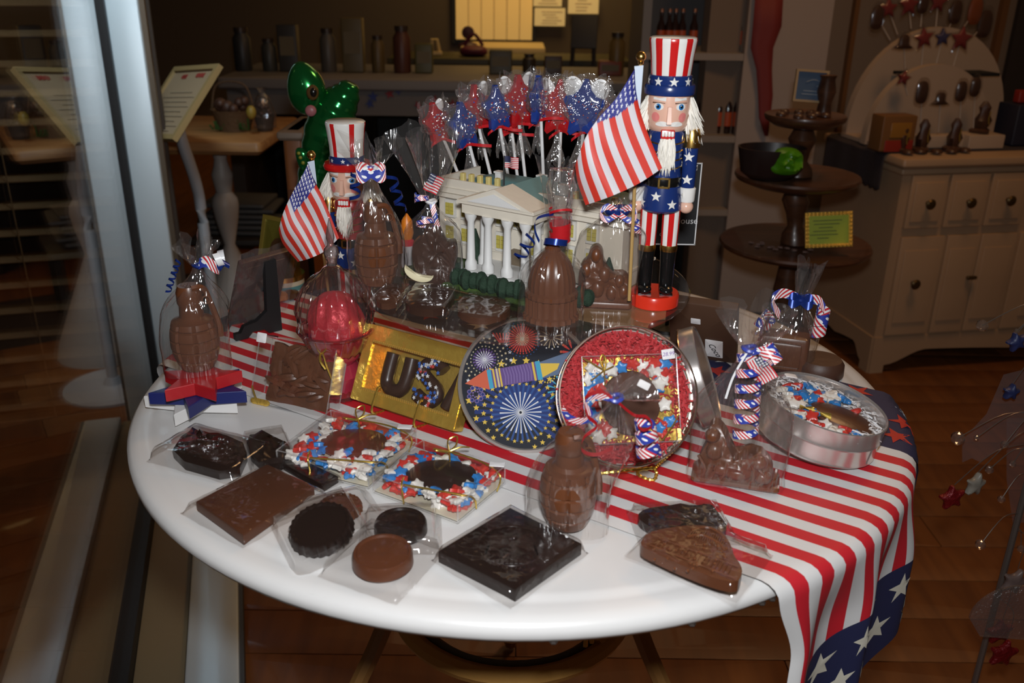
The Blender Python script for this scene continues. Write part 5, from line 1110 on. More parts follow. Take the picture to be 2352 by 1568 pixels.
# front ribbed figure
t, B, s = gbag('bagged ribbed chocolate with red and striped curls in front of the clear lidded tin', (1302, 1200), T + .0045)
hB = zrow(B, 1302, 1062) - B.z; hN = zrow(B, 1290, 990) - B.z - hB; hT = zrow(B, 1395, 905) - B.z; hF = zrow(B, 1440, 872) - B.z
grenade(t, 65 * s, hB, hN, MK2); bag(t, 190 * s, 130 * s, hT, hF, 12 * s, 40 * s, 31, (92 * s, -10 * s), .55, crease=1.2)
c0 = V((92 * s, -10 * s, hT)); tie(t, c0, 15 * s, RIB)
band(t, [c0 + V(p) * s for p in ((-6, -14, 4), (-30, -26, 26), (-64, -30, 10), (-58, -30, -30), (-36, -34, -52), (-62, -34, -80), (-66, -34, -112), (-36, -34, -122), (0, -34, -104))], 13 * s, RBR, (0, -.4, 1), 50)
band(t, [c0 + V(p) * s for p in ((-4, -12, 2), (-40, -20, 12), (-66, -20, -6), (-48, -22, -36), (-70, -20, -50), (-96, -18, -44), (-112, -16, -24))], 20 * s, RIB, (.2, -.3, 1), 40)
band(t, [c0 + V(p) * s for p in ((6, -14, -4), (40, -30, -24), (66, -32, -26), (80, -32, -46), (62, -32, -58), (46, -32, -44))], 10 * s, RBR, (0, -.4, 1), 30)
curl(t, c0 + V((64, -30, -40)) * s, 22 * s, 2.6, 84 * s, (.18, 0, -1), 24 * s, RIB, 0, 6 * s); 
b = MB(); b.X = MX.Translation(c0 + V((58, -10, 38)) * s) @ MX.Rotation(pi / 2 - .3, 4, 'X') @ MX.Rotation(R(-25), 4, 'Z'); b.rbox((0, 0, 0), (26 * s, 16 * s, .0008), .001, bev=.0002); b.build('white_label', PAPER, t)
bowl_ = MB(); bowl_.X = MX.Translation(c0 + V((10, 0, 10)) * s) @ MX.Rotation(R(72), 4, 'Y'); bowl_.grid(lambda u, v: ((12 + 26 * v ** .6) * s * cos(2 * pi * u) * (1 + .15 * sin(10 * pi * u)), (10 + 18 * v) * s * sin(2 * pi * u) * (1 + .2 * sin(6 * pi * u)), 80 * s * v), 40, 10, close=True); bowl_.build('gathered_top', CEL, t)
# right hand figures with the spiral ribbon
t, B, s = gbag('bagged milk chocolate twin peaked figures with spiral ribbon and flag on the stripes', (1688, 1100), T + .0045)
hC = zrow(B, 1688, 972) - B.z; figure(t, 196 * s, hC, 74 * s, MK2, 14, kind='peaks'); hT = zrow(B, 1690, 800) - B.z; hF = zrow(B, 1690, 712) - B.z
bag(t, 220 * s, 100 * s, hT, hF, 13 * s, 62 * s, 41, (-2 * s, 0), .52, crease=1.1); tie(t, (-2 * s, 0, hT), 15 * s, RIB)
curl(t, (0, -30 * s, hT - 6 * s), 28 * s, 5.2, 180 * s, (.06, -.12, -1), 18 * s, RIB, 0); curl(t, (30 * s, -18 * s, hT + 12 * s), 20 * s, 1.7, 30 * s, (.5, -.3, -.6), 22 * s, RIB, 1); band(t, [(6 * s, -18 * s, hT), (40 * s, -30 * s, hT + 16 * s), (54 * s, -30 * s, hT - 6 * s), (30 * s, -34 * s, hT - 20 * s)], 20 * s, RIB, (.2, -.2, 1)); band(t, [(-8 * s, -20 * s, hT - 4 * s), (-30 * s, -30 * s, hT - 60 * s), (-40 * s, -34 * s, hT - 110 * s)], 5 * s, RBW, (1, 0, 0))
flagpick(t, (26 * s, -34 * s, hT + 4 * s), 60 * s, 40 * s, 0, R(52))
# bag at the back right
t, B, s = gbag('bagged brown chocolate block with white striped curls at the right back of the table', (1792, 846), T + .003)
b = MB(); hC = zrow(B, 1792, 764) - B.z; b.rbox((0, 0, hC / 2), (112 * s, 60 * s, hC), .006); b.rbox((0, -31 * s, hC * .5), (80 * s, 5 * s, hC * .7), .004); b.build('chocolate_block', MK2, t)
hT = zrow(B, 1812, 682) - B.z; hF = zrow(B, 1848, 610) - B.z; bag(t, 140 * s, 88 * s, hT, hF, 12 * s, 22 * s, 51, (24 * s, 0), .45); c0 = V((24 * s, 0, hT)); tie(t, c0, 15 * s, RBB)
bow(t, c0 + V((0, -12 * s, 0)), 26 * s, 18 * s, RBB); band(t, [c0 + V(p) * s for p in ((-8, -12, 4), (-40, -14, 12), (-62, -14, -4), (-52, -14, -26), (-40, -14, -40))], 22 * s, RIB, (0, 0, 1)); curl(t, c0 + V((-60, -10, -46)) * s, 18 * s, 1.6, 40 * s, (-.5, 0, -.8), 20 * s, RIB)
band(t, [c0 + V(p) * s for p in ((8, -12, 4), (36, -14, 4), (52, -14, -14))], 22 * s, RIB, (0, 0, 1)); curl(t, c0 + V((50, -10, -14)) * s, 15 * s, 2.4, 66 * s, (-.05, 0, -1), 26 * s, RIB)

# ---- star lollipops fanned out behind the mansion model
POPR = M('candy_red', (.42, .010, .014), .12, coat=.6); POPB = M('candy_blue', (.016, .045, .25), .12, coat=.6); LOL = []
SPR = [M('sprinkle_white', (.75, .74, .72), .4), M('sprinkle_red', (.5, .03, .03), .4), M('sprinkle_blue', (.05, .12, .5), .4)]
yl = PC.y + .178
hold = thing('lollipop_block', 'dark block behind the mansion model holding the star lollipops', 'block', (aty(1210, 420, yl).x, yl + .004, PZ))
b = MB(); hb_ = aty(1200, 428, yl).z - PZ; b.rbox((0, 0, hb_ / 2), (.15, .05, hb_), .004); b.build('block', M('foam_dark', (.10, .075, .055), .8), hold)
for k, (cx_, cy_, sx_, sy_, bx, by, col, rad, tw, rl, lab) in enumerate([
        (1003, 284, 1030, 345, 1066, 420, 'r', 33, 42, 14, 'red star lollipop farthest left of the fan'), (1066, 290, 1079, 335, 1106, 415, 'b', 38, 38, 12, 'blue star lollipop second from the left in the fan'),
        (1097, 250, 1102, 302, 1135, 405, 'r', 37, 34, 10, 'red star lollipop third from the left, raised between two blue stars'), (1143, 250, 1150, 302, 1173, 408, 'b', 36, 30, 8, 'blue star lollipop fourth from the left in the fan'),
        (1194, 236, 1192, 280, 1210, 412, 'r', 42, 30, 6, 'tall red star lollipop left of the narrow blue star'), (1236, 232, 1243, 280, 1250, 420, 'b', 38, 68, 0, 'narrow edge-on blue star lollipop in the middle of the fan'),
        (1284, 250, 1288, 298, 1284, 400, 'r', 44, -4, -2, 'red star lollipop facing forward right of the narrow blue one'), (1341, 252, 1340, 298, 1330, 400, 'b', 46, -12, -4, 'blue star lollipop with white ears at the right of the fan'),
        (1379, 262, 1374, 300, 1356, 410, 'r', 32, -30, -8, 'red star lollipop partly behind the larger stick flag'), (1168, 268, 1176, 305, 1192, 410, 'r', 30, 20, 8, 'dark red star lollipop tucked behind the others near the middle')]):
    yy = yl - .014 * (k % 2) + (.022 if k == 9 else 0); e = aty(bx, by, yy); c = aty(cx_, cy_, yy - .004); nk = aty(sx_, sy_, yy - .002); s = mpp(c)
    t = thing('star_lollipop', lab, 'lollipop', (e.x, yy, PZ + hb_ - .004)); O = V(t.location); m = POPR if col == 'r' else POPB
    b = MB(); b.tube([(0, 0, 0), nk - O, c - O], .0022, 8); b.build('stick', WSTRIP, t)
    mxx = MX.Translation(c - O) @ MX.Rotation(R(tw), 4, 'Z') @ MX.Rotation(pi / 2, 4, 'X') @ MX.Rotation(R(rl), 4, 'Z')
    b = MB(); b.X = mxx; b.puff([(x * .90, y * 1.28) for x, y in smooth_poly(star(rad * s * 1.38, rad * s * .72), 1)], .0075, 6, edge=.5); b.X = None; b.build('candy_star', m, t)
    b = MB(); b.X = mxx; rg = random.Random(k)
    ks_ = []
    for _ in range(46):
        a, q = rg.uniform(0, 6.28), sqrt(rg.random()) * rad * s * .8; n_ = len(b.f); b.ball((q * cos(a), q * sin(a), .0078), .0011, 6, 4, rg.randint(0, 2))
    b.X = None; tag(b.build('sprinkles', SPR, t), kind='stuff')
    if k in (0, 1, 2, 3, 4, 6, 7):
        for sg in ((-1, 1) if k in (4, 6, 7) else (1,)): b = MB(); b.X = mxx @ MX.Translation((sg * rad * s * .62, rad * s * .95, -.004)) @ MX.Rotation(R(-25 * sg), 4, 'Z'); b.prism(circ(rad * s * (.36 if k != 7 else .5), 22, ry=rad * s * .62), -.0012, .0012, .0005); b.X = None; b.build('white_ear', WSTRIP, t)
    # the little bag round the star, tied under it
    b = MB(); rg = random.Random(k + 50); ph = rg.uniform(0, 6)
    def wf(u, v):
        a = 2 * pi * u; w_ = v
        if v < .22: yy_ = -rad * s * (2.9 - v / .22 * 1.75); r_ = rad * s * (.46 - .34 * ss(0, .2, v)); dz = r_ * .6
        else: q = (v - .22) / .78; yy_ = rad * s * (-1.15 + 2.75 * q); r_ = rad * s * (.12 + 1.05 * ss(0, .42, q)); dz = .004 + .010 * ss(0, .4, q) * (1 - .8 * q)
        f = 1 + .12 * sin(7 * a + ph + v * 9) + .08 * sin(11 * a - v * 14)
        return (r_ * f * math.copysign(abs(cos(a)) ** .7, cos(a)), yy_ + (.006 * sin(5 * a + ph) if v > .97 or v < .03 else 0), dz * f * sin(a))
    b.X = mxx; b.grid(wf, 40, 26, close=True); b.X = None; b.build('wrapper', CELC, t)
    b = MB(); kt = (c - O) + (nk - c).normalized() * rad * s * 1.12; b.tube([kt + V((.004 * cos(2 * pi * i / 10), .004 * sin(2 * pi * i / 10), 0)) for i in range(10)], .0018, 6, closed=True); b.strip(bez([kt, kt + V((.016, -.008, .003 * (k % 3 - 1))), kt + V((.030, -.006, -.004 + .003 * (k % 3)))], 8), (0, 0, .004)); b.strip(bez([kt, kt + V((-.010, -.010, -.004)), kt + V((-.016, -.006, -.010))], 8), (0, 0, .004)); b.uv = None; b.build('red_tie', M('tie_red', (.55, .01, .015), .4), t)

# ---- flat chocolates lying in cellophane
def flat(lab, cat, poly, h, mat, z0=T + .001, smoothit=0, bev=.002, dome=0, nm='chocolate', bump=0, pad=14, wrap=True, seed=0, wh_=None, lift=0):
    P = [at(x, y, z0 + h) for x, y in poly]; cx = sum(p.x for p in P) / len(P); cy = sum(p.y for p in P) / len(P)
    t = thing(nm, lab, cat, (cx, cy, z0)); pl = [(p.x - cx, p.y - cy) for p in P]
    A = sum(pl[i][0] * pl[(i + 1) % len(pl)][1] - pl[(i + 1) % len(pl)][0] * pl[i][1] for i in range(len(pl)))
    if A < 0: pl = pl[::-1]
    if smoothit: pl = smooth_poly(pl, smoothit)
    b = MB()
    if dome or bump: b.puff(pl, h, 8, bump=bump, fr=90, back=False, seed=seed, edge=1 - dome, pw=.6)
    else: b.prism(pl, 0, h, bev, bot=False)
    ch = b.build('slab', mat, t)
    if wrap:
        xs = [p[0] for p in pl]; ys = [p[1] for p in pl]; wrapper(t, pl, h + lift, pad * mpp(V((cx, cy, z0))), seed, wh_)
    return t, pl, ch
def wrapper(t, pl, h, pad, seed, box=None):
    # a flat sleeve: loose film over the piece and a margin of film beyond it
    rg = random.Random(seed); ph = rg.uniform(0, 6)
    if box is None:
        best = None
        for k in range(0, 90, 3):
            a = R(k); U = [p[0] * cos(a) + p[1] * sin(a) for p in pl]; W_ = [-p[0] * sin(a) + p[1] * cos(a) for p in pl]; ar = (max(U) - min(U)) * (max(W_) - min(W_))
            if best is None or ar < best[0]: best = (ar, a, min(U), max(U), min(W_), max(W_))
        _, a, u0, u1, w0, w1 = best
    else: a, u0, u1, w0, w1 = box
    mg = pad
    def fn(u, v):
        x = u0 - mg + (u1 - u0 + 2 * mg) * u; y = w0 - mg + (w1 - w0 + 2 * mg) * v
        dx = max(u0 - x, x - u1, 0); dy = max(w0 - y, y - w1, 0); d = hypot(dx, dy); k = max(0, 1 - d / max(mg * .75, 1e-6)); zz = .0006 + (h + .0008) * ss(0, 1, k) + .0012 * (1 - k) * abs(sin(9 * u + 7 * v + ph)) + .0006 * noise.noise(V((x * 90, y * 90, seed)))
        return (x * cos(a) - y * sin(a), x * sin(a) + y * cos(a), max(.0004, zz))
    b = MB(); b.grid(fn, 30, 30); return b.build('clear_wrapper', CELF, t, 60)
flat('dark lumpy wrapped bar at the left rim, nearest the white star', 'chocolate', [(384, 1038), (425, 976), (470, 982), (510, 986), (573, 1012), (541, 1082)], .016, DARK, smoothit=1, dome=.35, bump=.008, seed=2, pad=12)
flat('dark lumpy wrapped bar touching the box of stars with the milk oval', 'chocolate', [(560, 990), (612, 985), (664, 1010), (668, 1040), (636, 1058), (580, 1048)], .014, DARK, smoothit=1, dome=.35, bump=.008, seed=4, pad=10)
flat('plain dark slab half hidden behind the milk chocolate slab', 'chocolate', [(650, 1064), (680, 1046), (777, 1092), (741, 1115)], .008, DARK, seed=5, pad=6)
flat('plain milk chocolate slab in a clear sleeve at the left', 'chocolate', [(450, 1150), (614, 1064), (721, 1114), (558, 1228)], .011, M('milk_slab', (.088, .028, .0105), .38, var=.1, vscale=14), seed=6, pad=12)
def fluted(lab, c, rpx, mat, h, z0, tilt=None, seed=0, flute=.035, lip=True, pad=30, wh_=None):
    C0 = at(*c, z0); s = mpp(C0); r = rpx * s; t = thing('round_chocolate', lab, 'chocolate', C0)
    if tilt: t.rotation_euler = tilt
    b = MB(); b.lathe([(r * .92, 0), (r, h * .15), (r * .98, h * .8), (r * .93, h), (r * .86, h), (r * .82, h * .86), (r * .5, h * .9), (r * .3, h * .97), (r * .12, h * .95), (.001, h * .93)] if lip else [(r * .9, 0), (r, h * .2), (r * .97, h * .85), (r * .86, h), (.001, h)], 72, mod=(lambda q, z_, a: q * (1 + flute * cos(26 * a) * (1 if q > r * .8 else 0))) if flute else None); b.build('disc', mat, t, 35)
    pl = circ(r, 20); wrapper(t, pl, h, pad * s, seed, wh_); return t
fluted('fluted milk chocolate cup behind the dark fluted one', (782, 1176), 50, MK2, .010, T + .001, None, 1, pad=30, wh_=(.5, -.024, .024, -.024, .024))
fluted('fluted dark chocolate cup with a scalloped rim', (742, 1226), 73, DARK, .014, T + .0085, (R(14), R(-6), 0), 2, pad=14, wh_=(.5, -.034, .034, -.034, .034))
fluted('smooth dark chocolate disc behind the milk disc', (921, 1222), 61, DARK, .013, T + .001, None, 3, 0, True, 22, (.1, -.03, .03, -.03, .03))
fluted('smooth milk chocolate disc nearest the table edge', (880, 1296), 70, M('milk_disc', (.125, .038, .014), .33), .015, T + .0028, (R(2), 0, 0), 4, 0, True, 14, (-.45, -.036, .036, -.036, .036))
t, pl, ch = flat('large square dark bar with a moulded emblem standing on its corner to us', 'chocolate', [(1007, 1263), (1172, 1164), (1336, 1246), (1184, 1352)], .013, DARK, seed=8, pad=12, lift=.003)
e1 = V((pl[1][0] - pl[0][0], pl[1][1] - pl[0][1])); b = MB(); hz = .0134; rg = random.Random(5); RR = e1.length * .36
for i in range(52): a = 2 * pi * i / 52; b.ball((RR * cos(a), RR * sin(a), hz), .0008, 6, 4)
b.tube([(RR * .94 * cos(a * pi / 24), RR * .94 * sin(a * pi / 24), hz) for a in range(48)], .0010, 5, closed=True)
for sg in (-1, 1):
    for k in range(7): b.tube(bez([(sg * RR * .1, RR * (.25 - .04 * k), hz), (sg * RR * (.45 + .03 * k), RR * (.48 - .12 * k), hz), (sg * RR * (.6 + .02 * k), RR * (.35 - .17 * k), hz)], 6), .0019, 6)
b.X = MX.Translation((0, 0, hz)); b.ball((0, RR * .02, 0), (RR * .16, RR * .34, .0012), 12, 6); b.ball((RR * .06, RR * .42, 0), (RR * .09, RR * .09, .0012), 8, 6); b.X = None
for k in range(5): b.tube([(0, -RR * .3, hz), (RR * (-.24 + .12 * k), -RR * .62, hz)], .0012, 5)
for k in range(9): x = RR * (-.5 + .125 * k); b.box((x, -RR * .74, hz), (.003, .004, .0012))
b.build('moulded_emblem', M('dark_emblem', (.026, .013, .010), .16, coat=.6), t)
MKF = M('milk_relief', (.128, .040, .014), .32, bump=.06, bscale=50)
t, pl, ch = flat('dark domed building relief under the milk chocolate one at the right front', 'chocolate', [(1463, 1176), (1480, 1161), (1520, 1154), (1575, 1153), (1612, 1152), (1634, 1149), (1646, 1163), (1661, 1185), (1673, 1200), (1660, 1222), (1580, 1222), (1506, 1208), (1476, 1192)], .012, DARK, z0=T + .0045, smoothit=1, dome=.3, bump=.003, seed=10, pad=16)
t, pl, ch = flat('milk chocolate domed building relief at the right front', 'chocolate', [(1472, 1240), (1487, 1221), (1530, 1210), (1583, 1203), (1625, 1204), (1660, 1216), (1681, 1252), (1686, 1274), (1702, 1294), (1706, 1314), (1694, 1336), (1643, 1326), (1561, 1294), (1506, 1268), (1474, 1252)], .012, MKF, z0=T + .012, smoothit=1, dome=.08, seed=11, pad=16)
b = MB(); Ow = V(t.location); hz = .0126
def lp(x, y): p = at(x, y, T + .025) - Ow; return V((p.x, p.y, hz))
for k in range(16): a = 1610 + 5.5 * k * .82, 1222 + 1.6 * k; b.tube([lp(1590 + 5 * k, 1219 + k * 1.2 - 6 * sin(k / 15 * pi)), lp(1582 + 5 * k, 1229 + k * 1.9)], .0009, 5)
b.tube(bez([lp(1578, 1232), lp(1612, 1228), lp(1650, 1246), lp(1664, 1264)], 12), .0014, 6); b.tube(bez([lp(1588, 1216), lp(1625, 1210), lp(1658, 1228), lp(1668, 1246)], 12), .0012, 6)
for k in range(18): b.tube([lp(1500 + 10 * k, 1248 + 4.2 * k), lp(1512 + 10 * k, 1236 + 3.6 * k)], .0009, 5)
b.tube([lp(1492, 1250), lp(1690, 1328)], .001, 5); b.tube([lp(1512, 1234), lp(1696, 1300)], .001, 5)
for k in range(30): b.ball(lp(1500 + rnd.uniform(0, 180), 1240 + rnd.uniform(0, 10) + 66 * (k / 30)), .0016, 6, 4)
b.build('moulded_facade', MKF, ch)
# on the plate
for lab, poly, h, m, z0_, sd in (('round milk chocolate piece flat at the plate front', [(1046, 700), (1068, 680), (1110, 672), (1155, 678), (1176, 696), (1160, 716), (1112, 727), (1066, 720)], .010, M('milk_plate', (.085, .032, .016), .33, bump=.1, bscale=60), PZ, 21),
                              ('dark wrapped square chocolate lying on the plate before the bird shape', [(925, 682), (958, 652), (1040, 656), (1044, 676), (1010, 706), (948, 702)], .012, M('dark_plate', (.045, .018, .010), .3, bump=.1, bscale=60), PZ, 22),
                              ('milk chocolate piece at the left end of the plate', [(862, 676), (880, 656), (935, 652), (928, 678), (900, 694), (868, 692)], .009, M('milk_plate'), PZ, 23)):
    flat(lab, 'chocolate', poly, h, m, z0=z0_, smoothit=1, dome=.25, bump=.0015, seed=sd, pad=10)
P = at(1880, 860, T); s = mpp(P); t = thing('round_chocolate', 'low round brown chocolate cake at the right back edge', 'chocolate', P); b = MB(); b.lathe([(50 * s, 0), (54 * s, .004), (53 * s, .018), (46 * s, .024), (.001, .025)], 40); b.build('disc', M('brown_cake', (.07, .03, .018), .5, bump=.2), t)

# ---- clear boxes of star candies with a chocolate oval
CST = {'red': M('candy_star_red', (.55, .035, .025), .35), 'white': M('candy_star_white', (.74, .70, .64), .4), 'blue': M('candy_star_blue', (.03, .20, .52), .35)}
cst = {}
for c in CST:
    b = MB(); b.puff(smooth_poly(star(.0088, .0048), 1), .0034, 4, edge=.5); o = b.build('star_candy', CST[c]); cst[c] = o.data; bpy.data.objects.remove(o)
def stars(n, pos, labf, grpf, seed, par=None):
    rg = random.Random(seed)
    for i in range(n):
        p = pos(rg, i)
        if p is None: continue
        c = rg.choices(('red', 'white', 'blue'), (3, 4, 3))[0]; o = bpy.data.objects.new('star_candy', cst[c]); COL.objects.link(o); o.location = p; o.rotation_euler = (rg.uniform(-.55, .55), rg.uniform(-.55, .55), rg.uniform(0, 6)); o.scale = (rg.uniform(.85, 1.1),) * 3
        tag(o, labf % c, 'candy', grpf % c)
def starbox(lab, L, Rr, F, H, oval, om, where, seed, tagpx):
    zt = T + .004 + H; l, r, f = at(*L, zt), at(*Rr, zt), at(*F, zt); u = r - f; w = l - f; W_, D_ = u.length, w.length; u.normalize(); yv = V((-u.y, u.x, 0)); D_ = w.dot(yv)
    mx = MX(((u.x, yv.x, 0, f.x), (u.y, yv.y, 0, f.y), (0, 0, 1, T + .004), (0, 0, 0, 1))); t = thingM('candy_box', lab, 'candy box', mx)
    b = MB(); e = .0008
    for c, d in (((W_ / 2, 0, H / 2), (W_, e, H)), ((W_ / 2, D_, H / 2), (W_, e, H)), ((0, D_ / 2, H / 2), (e, D_, H)), ((W_, D_ / 2, H / 2), (e, D_, H)), ((W_ / 2, D_ / 2, H), (W_, D_, e)), ((W_ / 2, D_ / 2, .0004), (W_, D_, e))): b.box(c, d)
    b.build('clear_box', ACR, t, 0)
    b = MB()
    for x, y in ((0, 0), (W_, 0), (0, D_), (W_, D_)): b.box((x, y, H / 2), (.0012, .0012, H))
    for z_ in (0, H): b.box((W_ / 2, 0, z_), (W_, .001, .001)); b.box((0, D_ / 2, z_), (.001, D_, .001)); b.box((W_, D_ / 2, z_), (.001, D_, .001)); b.box((W_ / 2, D_, z_), (W_, .001, .001))
    b.build('box_edges', clear('acrylic_edge', base=.12, gain=1.2, rough=.1, milk=.10), t, 0)
    b = MB(); b.box((W_ / 2, D_ / 2, .0016), (W_ * .98, D_ * .98, .001)); b.build('gold_card', M('pale_gold_card', (.62, .56, .42), .45, .1), t, 0)
    oc, ow, oh = oval; O = mx.inverted() @ at(*oc, T + .004 + H * .86); a_ = at(oc[0] - ow, oc[1], zt); b_ = at(oc[0] + ow, oc[1], zt); rx = (b_ - a_).length / 2; ry = rx * .78; ang = -atan2(u.y, u.x)
    b = MB(); b.X = MX.Translation((O.x, O.y, H * .55)) @ MX.Rotation(ang, 4, 'Z'); b.lathe([(.9, -H * .2), (1, 0), (.97, H * .22), (.8, H * .32), (.4, H * .37), (.001, H * .38)], 44); 
    b.v = [tuple(b.X @ V((((b.X.inverted() @ V(p)).x) * rx, ((b.X.inverted() @ V(p)).y) * ry, (b.X.inverted() @ V(p)).z))) for p in b.v]; b.X = None; b.build('chocolate_oval', om, t)
    cnt = [0]
    def pos(rg, i):
        for _ in range(60):
            x, y = rg.uniform(.007, W_ - .007), rg.uniform(.007, D_ - .007); d = V((x - O.x, y - O.y)); d.rotate(MX.Rotation(-ang, 2)) if False else None
            dx, dy = (x - O.x) * cos(-ang) - (y - O.y) * sin(-ang), (x - O.x) * sin(-ang) + (y - O.y) * cos(-ang)
            if (dx / (rx * .98)) ** 2 + (dy / (ry * .98)) ** 2 > 1: return mx @ V((x, y, H * (.18 + .66 * ((i * 37 % 100) / 100))))
    stars(118, pos, '%s sugar star in ' + where, '%s sugar stars in ' + where, seed)
    # gold cord across two corners with a bow
    for pts in ([(0, D_ * .55, H + .001), (W_ * .0, D_ * .55, H * .5), (-.0015, D_ * .52, 0)], ):
        pass
    b = MB(); c1 = [(-.001, D_ * .50, 0), (-.001, D_ * .52, H + .001), (W_ * .30, D_ * 1.001, H + .001), (W_ * .30, D_ + .001, 0)]; c2 = [(W_ * .42, -.001, 0), (W_ * .40, -.001, H * .9), (W_ * .0 - .001, D_ * .40, H + .001)]
    k1 = V((W_ * .90, D_ * .62, H + .0015)); b.tube(bez([(-.0012, D_ * .62, 0), (-.0012, D_ * .64, H), (W_ * .12, D_ * .70, H + .001)], 10), .0009, 5); b.build('gold_cord', CORD, t); b = MB(); b.tube(bez([(W_ * .36, -.001, 0), (W_ * .30, -.001, H * .7), (W_ * .16, D_ * .1, H + .001), (-.0005, D_ * .62, H + .001)], 16), .0009, 5)
    b.build('gold_cord', CORD, t); b = MB(); b.tube(bez([(W_ * .80, -.0012, 0), (W_ * .86, -.0012, H * .8), (W_ * .92, D_ * .25, H + .001), k1], 16), .0009, 5); b.build('gold_cord', CORD, t)
    b = MB()
    for sg, ln in ((-1, .020), (1, .017)): b.tube(bez([k1, k1 + V((sg * ln * .6, ln * .5, .006)), k1 + V((sg * ln, ln * .1, .010)), k1 + V((sg * ln * .5, -ln * .2, .005)), k1], 16), .0009, 5); b.tube(bez([k1, k1 + V((sg * .010, -.008, .003)), k1 + V((sg * .018, -.014, .001))], 8), .0009, 5)
    b.build('gold_bow', CORD, t)
    P_ = mx.inverted() @ at(*tagpx, zt); tg = tagcard(t, (P_.x, P_.y, H + .0012), .016, .010, ang - .1, 0, None)
    return t
starbox('clear box of star candies around a milk chocolate oval', (667, 1010), (956, 984), (845, 1084), .019, ((812, 1008), 78, 33), M('milk_oval', (.095, .033, .016), .3, bump=.12, bscale=50, var=.2, vscale=40), 'the clear box with the milk chocolate oval', 3, (930, 982))
starbox('nearer clear box of star candies around a dark chocolate oval', (848, 1094), (1160, 1070), (1051, 1158), .021, ((1012, 1083), 85, 38), M('dark_oval', (.026, .013, .010), .3, bump=.12, bscale=50), 'the clear box with the dark chocolate oval', 9, (1142, 1068))

# ---- bark in an upright clear box
A, B_ = at(574, 922, T + .002), at(748, 962, T + .002); mx, W_, H_ = leanframe(A, B_, (598, 768))
t = thingM('bark_box', 'upright clear box of rough milk chocolate bark with gold cord, beside the pink dish', 'candy box', mx); D_ = .026
b = MB()
for c, d in (((W_ / 2, H_ / 2, 0), (W_, H_, .0008)), ((W_ / 2, H_ / 2, -D_), (W_, H_, .0008)), ((0, H_ / 2, -D_ / 2), (.0008, H_, D_)), ((W_, H_ / 2, -D_ / 2), (.0008, H_, D_)), ((W_ / 2, H_, -D_ / 2), (W_, .0008, D_)), ((W_ / 2, 0, -D_ / 2), (W_, .0008, D_))): b.box(c, d)
b.build('clear_box', ACR, t, 0)
b = MB()
for x in (0, W_):
    b.box((x, H_ / 2, 0), (.0012, H_, .0012)); b.box((x, H_ / 2, -D_), (.0012, H_, .0012))
for y in (0, H_): b.box((W_ / 2, y, 0), (W_, .0012, .0012))
b.box((W_ + .0005, H_ * .62, -D_ / 2), (.0012, H_ * .55, D_ * .9)); b.build('box_edges', clear('acrylic_edge'), t, 0)
b = MB(); rg = random.Random(4); bx0, bx1, by0, by1 = W_ * .13, W_ * .93, H_ * .03, H_ * .93
oc = [(bx0 + (bx1 - bx0) * i / 9, by0 + rg.uniform(-.001, .002)) for i in range(10)] + [(bx1 + rg.uniform(-.003, .002), by0 + (by1 - by0) * i / 9) for i in range(1, 10)] + [(bx1 - (bx1 - bx0) * i / 9, by1 + rg.uniform(-.004, .002)) for i in range(1, 10)] + [(bx0 + rg.uniform(-.003, .003), by1 - (by1 - by0) * i / 9) for i in range(1, 9)]
BARK = M('bark_chocolate', (.105, .036, .015), .4, bump=.4, bscale=70, var=.15, vscale=30); b.X = MX.Translation((0, 0, -.018)); b.puff(oc, .008, 10, bump=.003, fr=70, back=False, seed=6, edge=.8); b.X = None; bk_ = b.build('bark_slab', BARK, t, 50)
b = MB()
for k in range(26):
    x, y, a, l = rg.uniform(bx0 + .012, bx1 - .012), rg.uniform(by0 + .012, by1 - .012), rg.uniform(0, 6.28), rg.uniform(.010, .022); d = V((cos(a), sin(a), 0)); p = V((x, y, -.0105)); b.tube(bez([p - d * l, p + V((0, 0, .003)), p + d * l], 6), [.001, .003, .0042, .004, .0042, .003, .001], 6)
b.build('bark_shards', BARK, bk_)
b = MB(); cx_ = W_ * .83; b.tube(bez([(W_ * .62, H_, -.01), (cx_, H_ * .93, .002), (W_ * .93, H_ * .72, .002), (W_ * 1.0, H_ * .52, -.004)], 16), .0011, 5); b.tube(bez([(cx_, H_ * .90, .003), (cx_ - .008, H_ * 1.04, .008), (cx_ + .004, H_ * 1.08, .008), (cx_ + .008, H_ * .98, .006), (cx_, H_ * .90, .003)], 16), .0011, 5); b.tube(bez([(cx_, H_ * .9, .004), (cx_ + .004, H_ * .80, .008), (cx_ + .012, H_ * .70, .006)], 8), .0014, 5); b.build('gold_cord', CORD, t); b = MB(); b.tube(bez([(0, H_ * .24, .001), (W_ * .06, H_ * .12, .002), (W_ * .12, 0, .001)], 10), .0011, 5); b.build('gold_cord', CORD, t)
b = MB(); [b.puff([(W_ * (.06 + .05 * k) + .006 * cos(a * pi / 5), H_ * .03 + .004 * sin(a * pi / 5)) for a in range(10)], .002, 3) for k in range(4)]; tag(b.build('gold_foil_bits', GOLDF, t), kind='stuff'); b = MB(); b.rbox((W_ * .72, H_ * .955, -.012), (W_ * .34, .006, .001), .001); b.build('gold_trim', GOLDF, t)
tagcard(t, (W_ * .03, H_ * .96, .001), .014, .012, 0, 0, None)

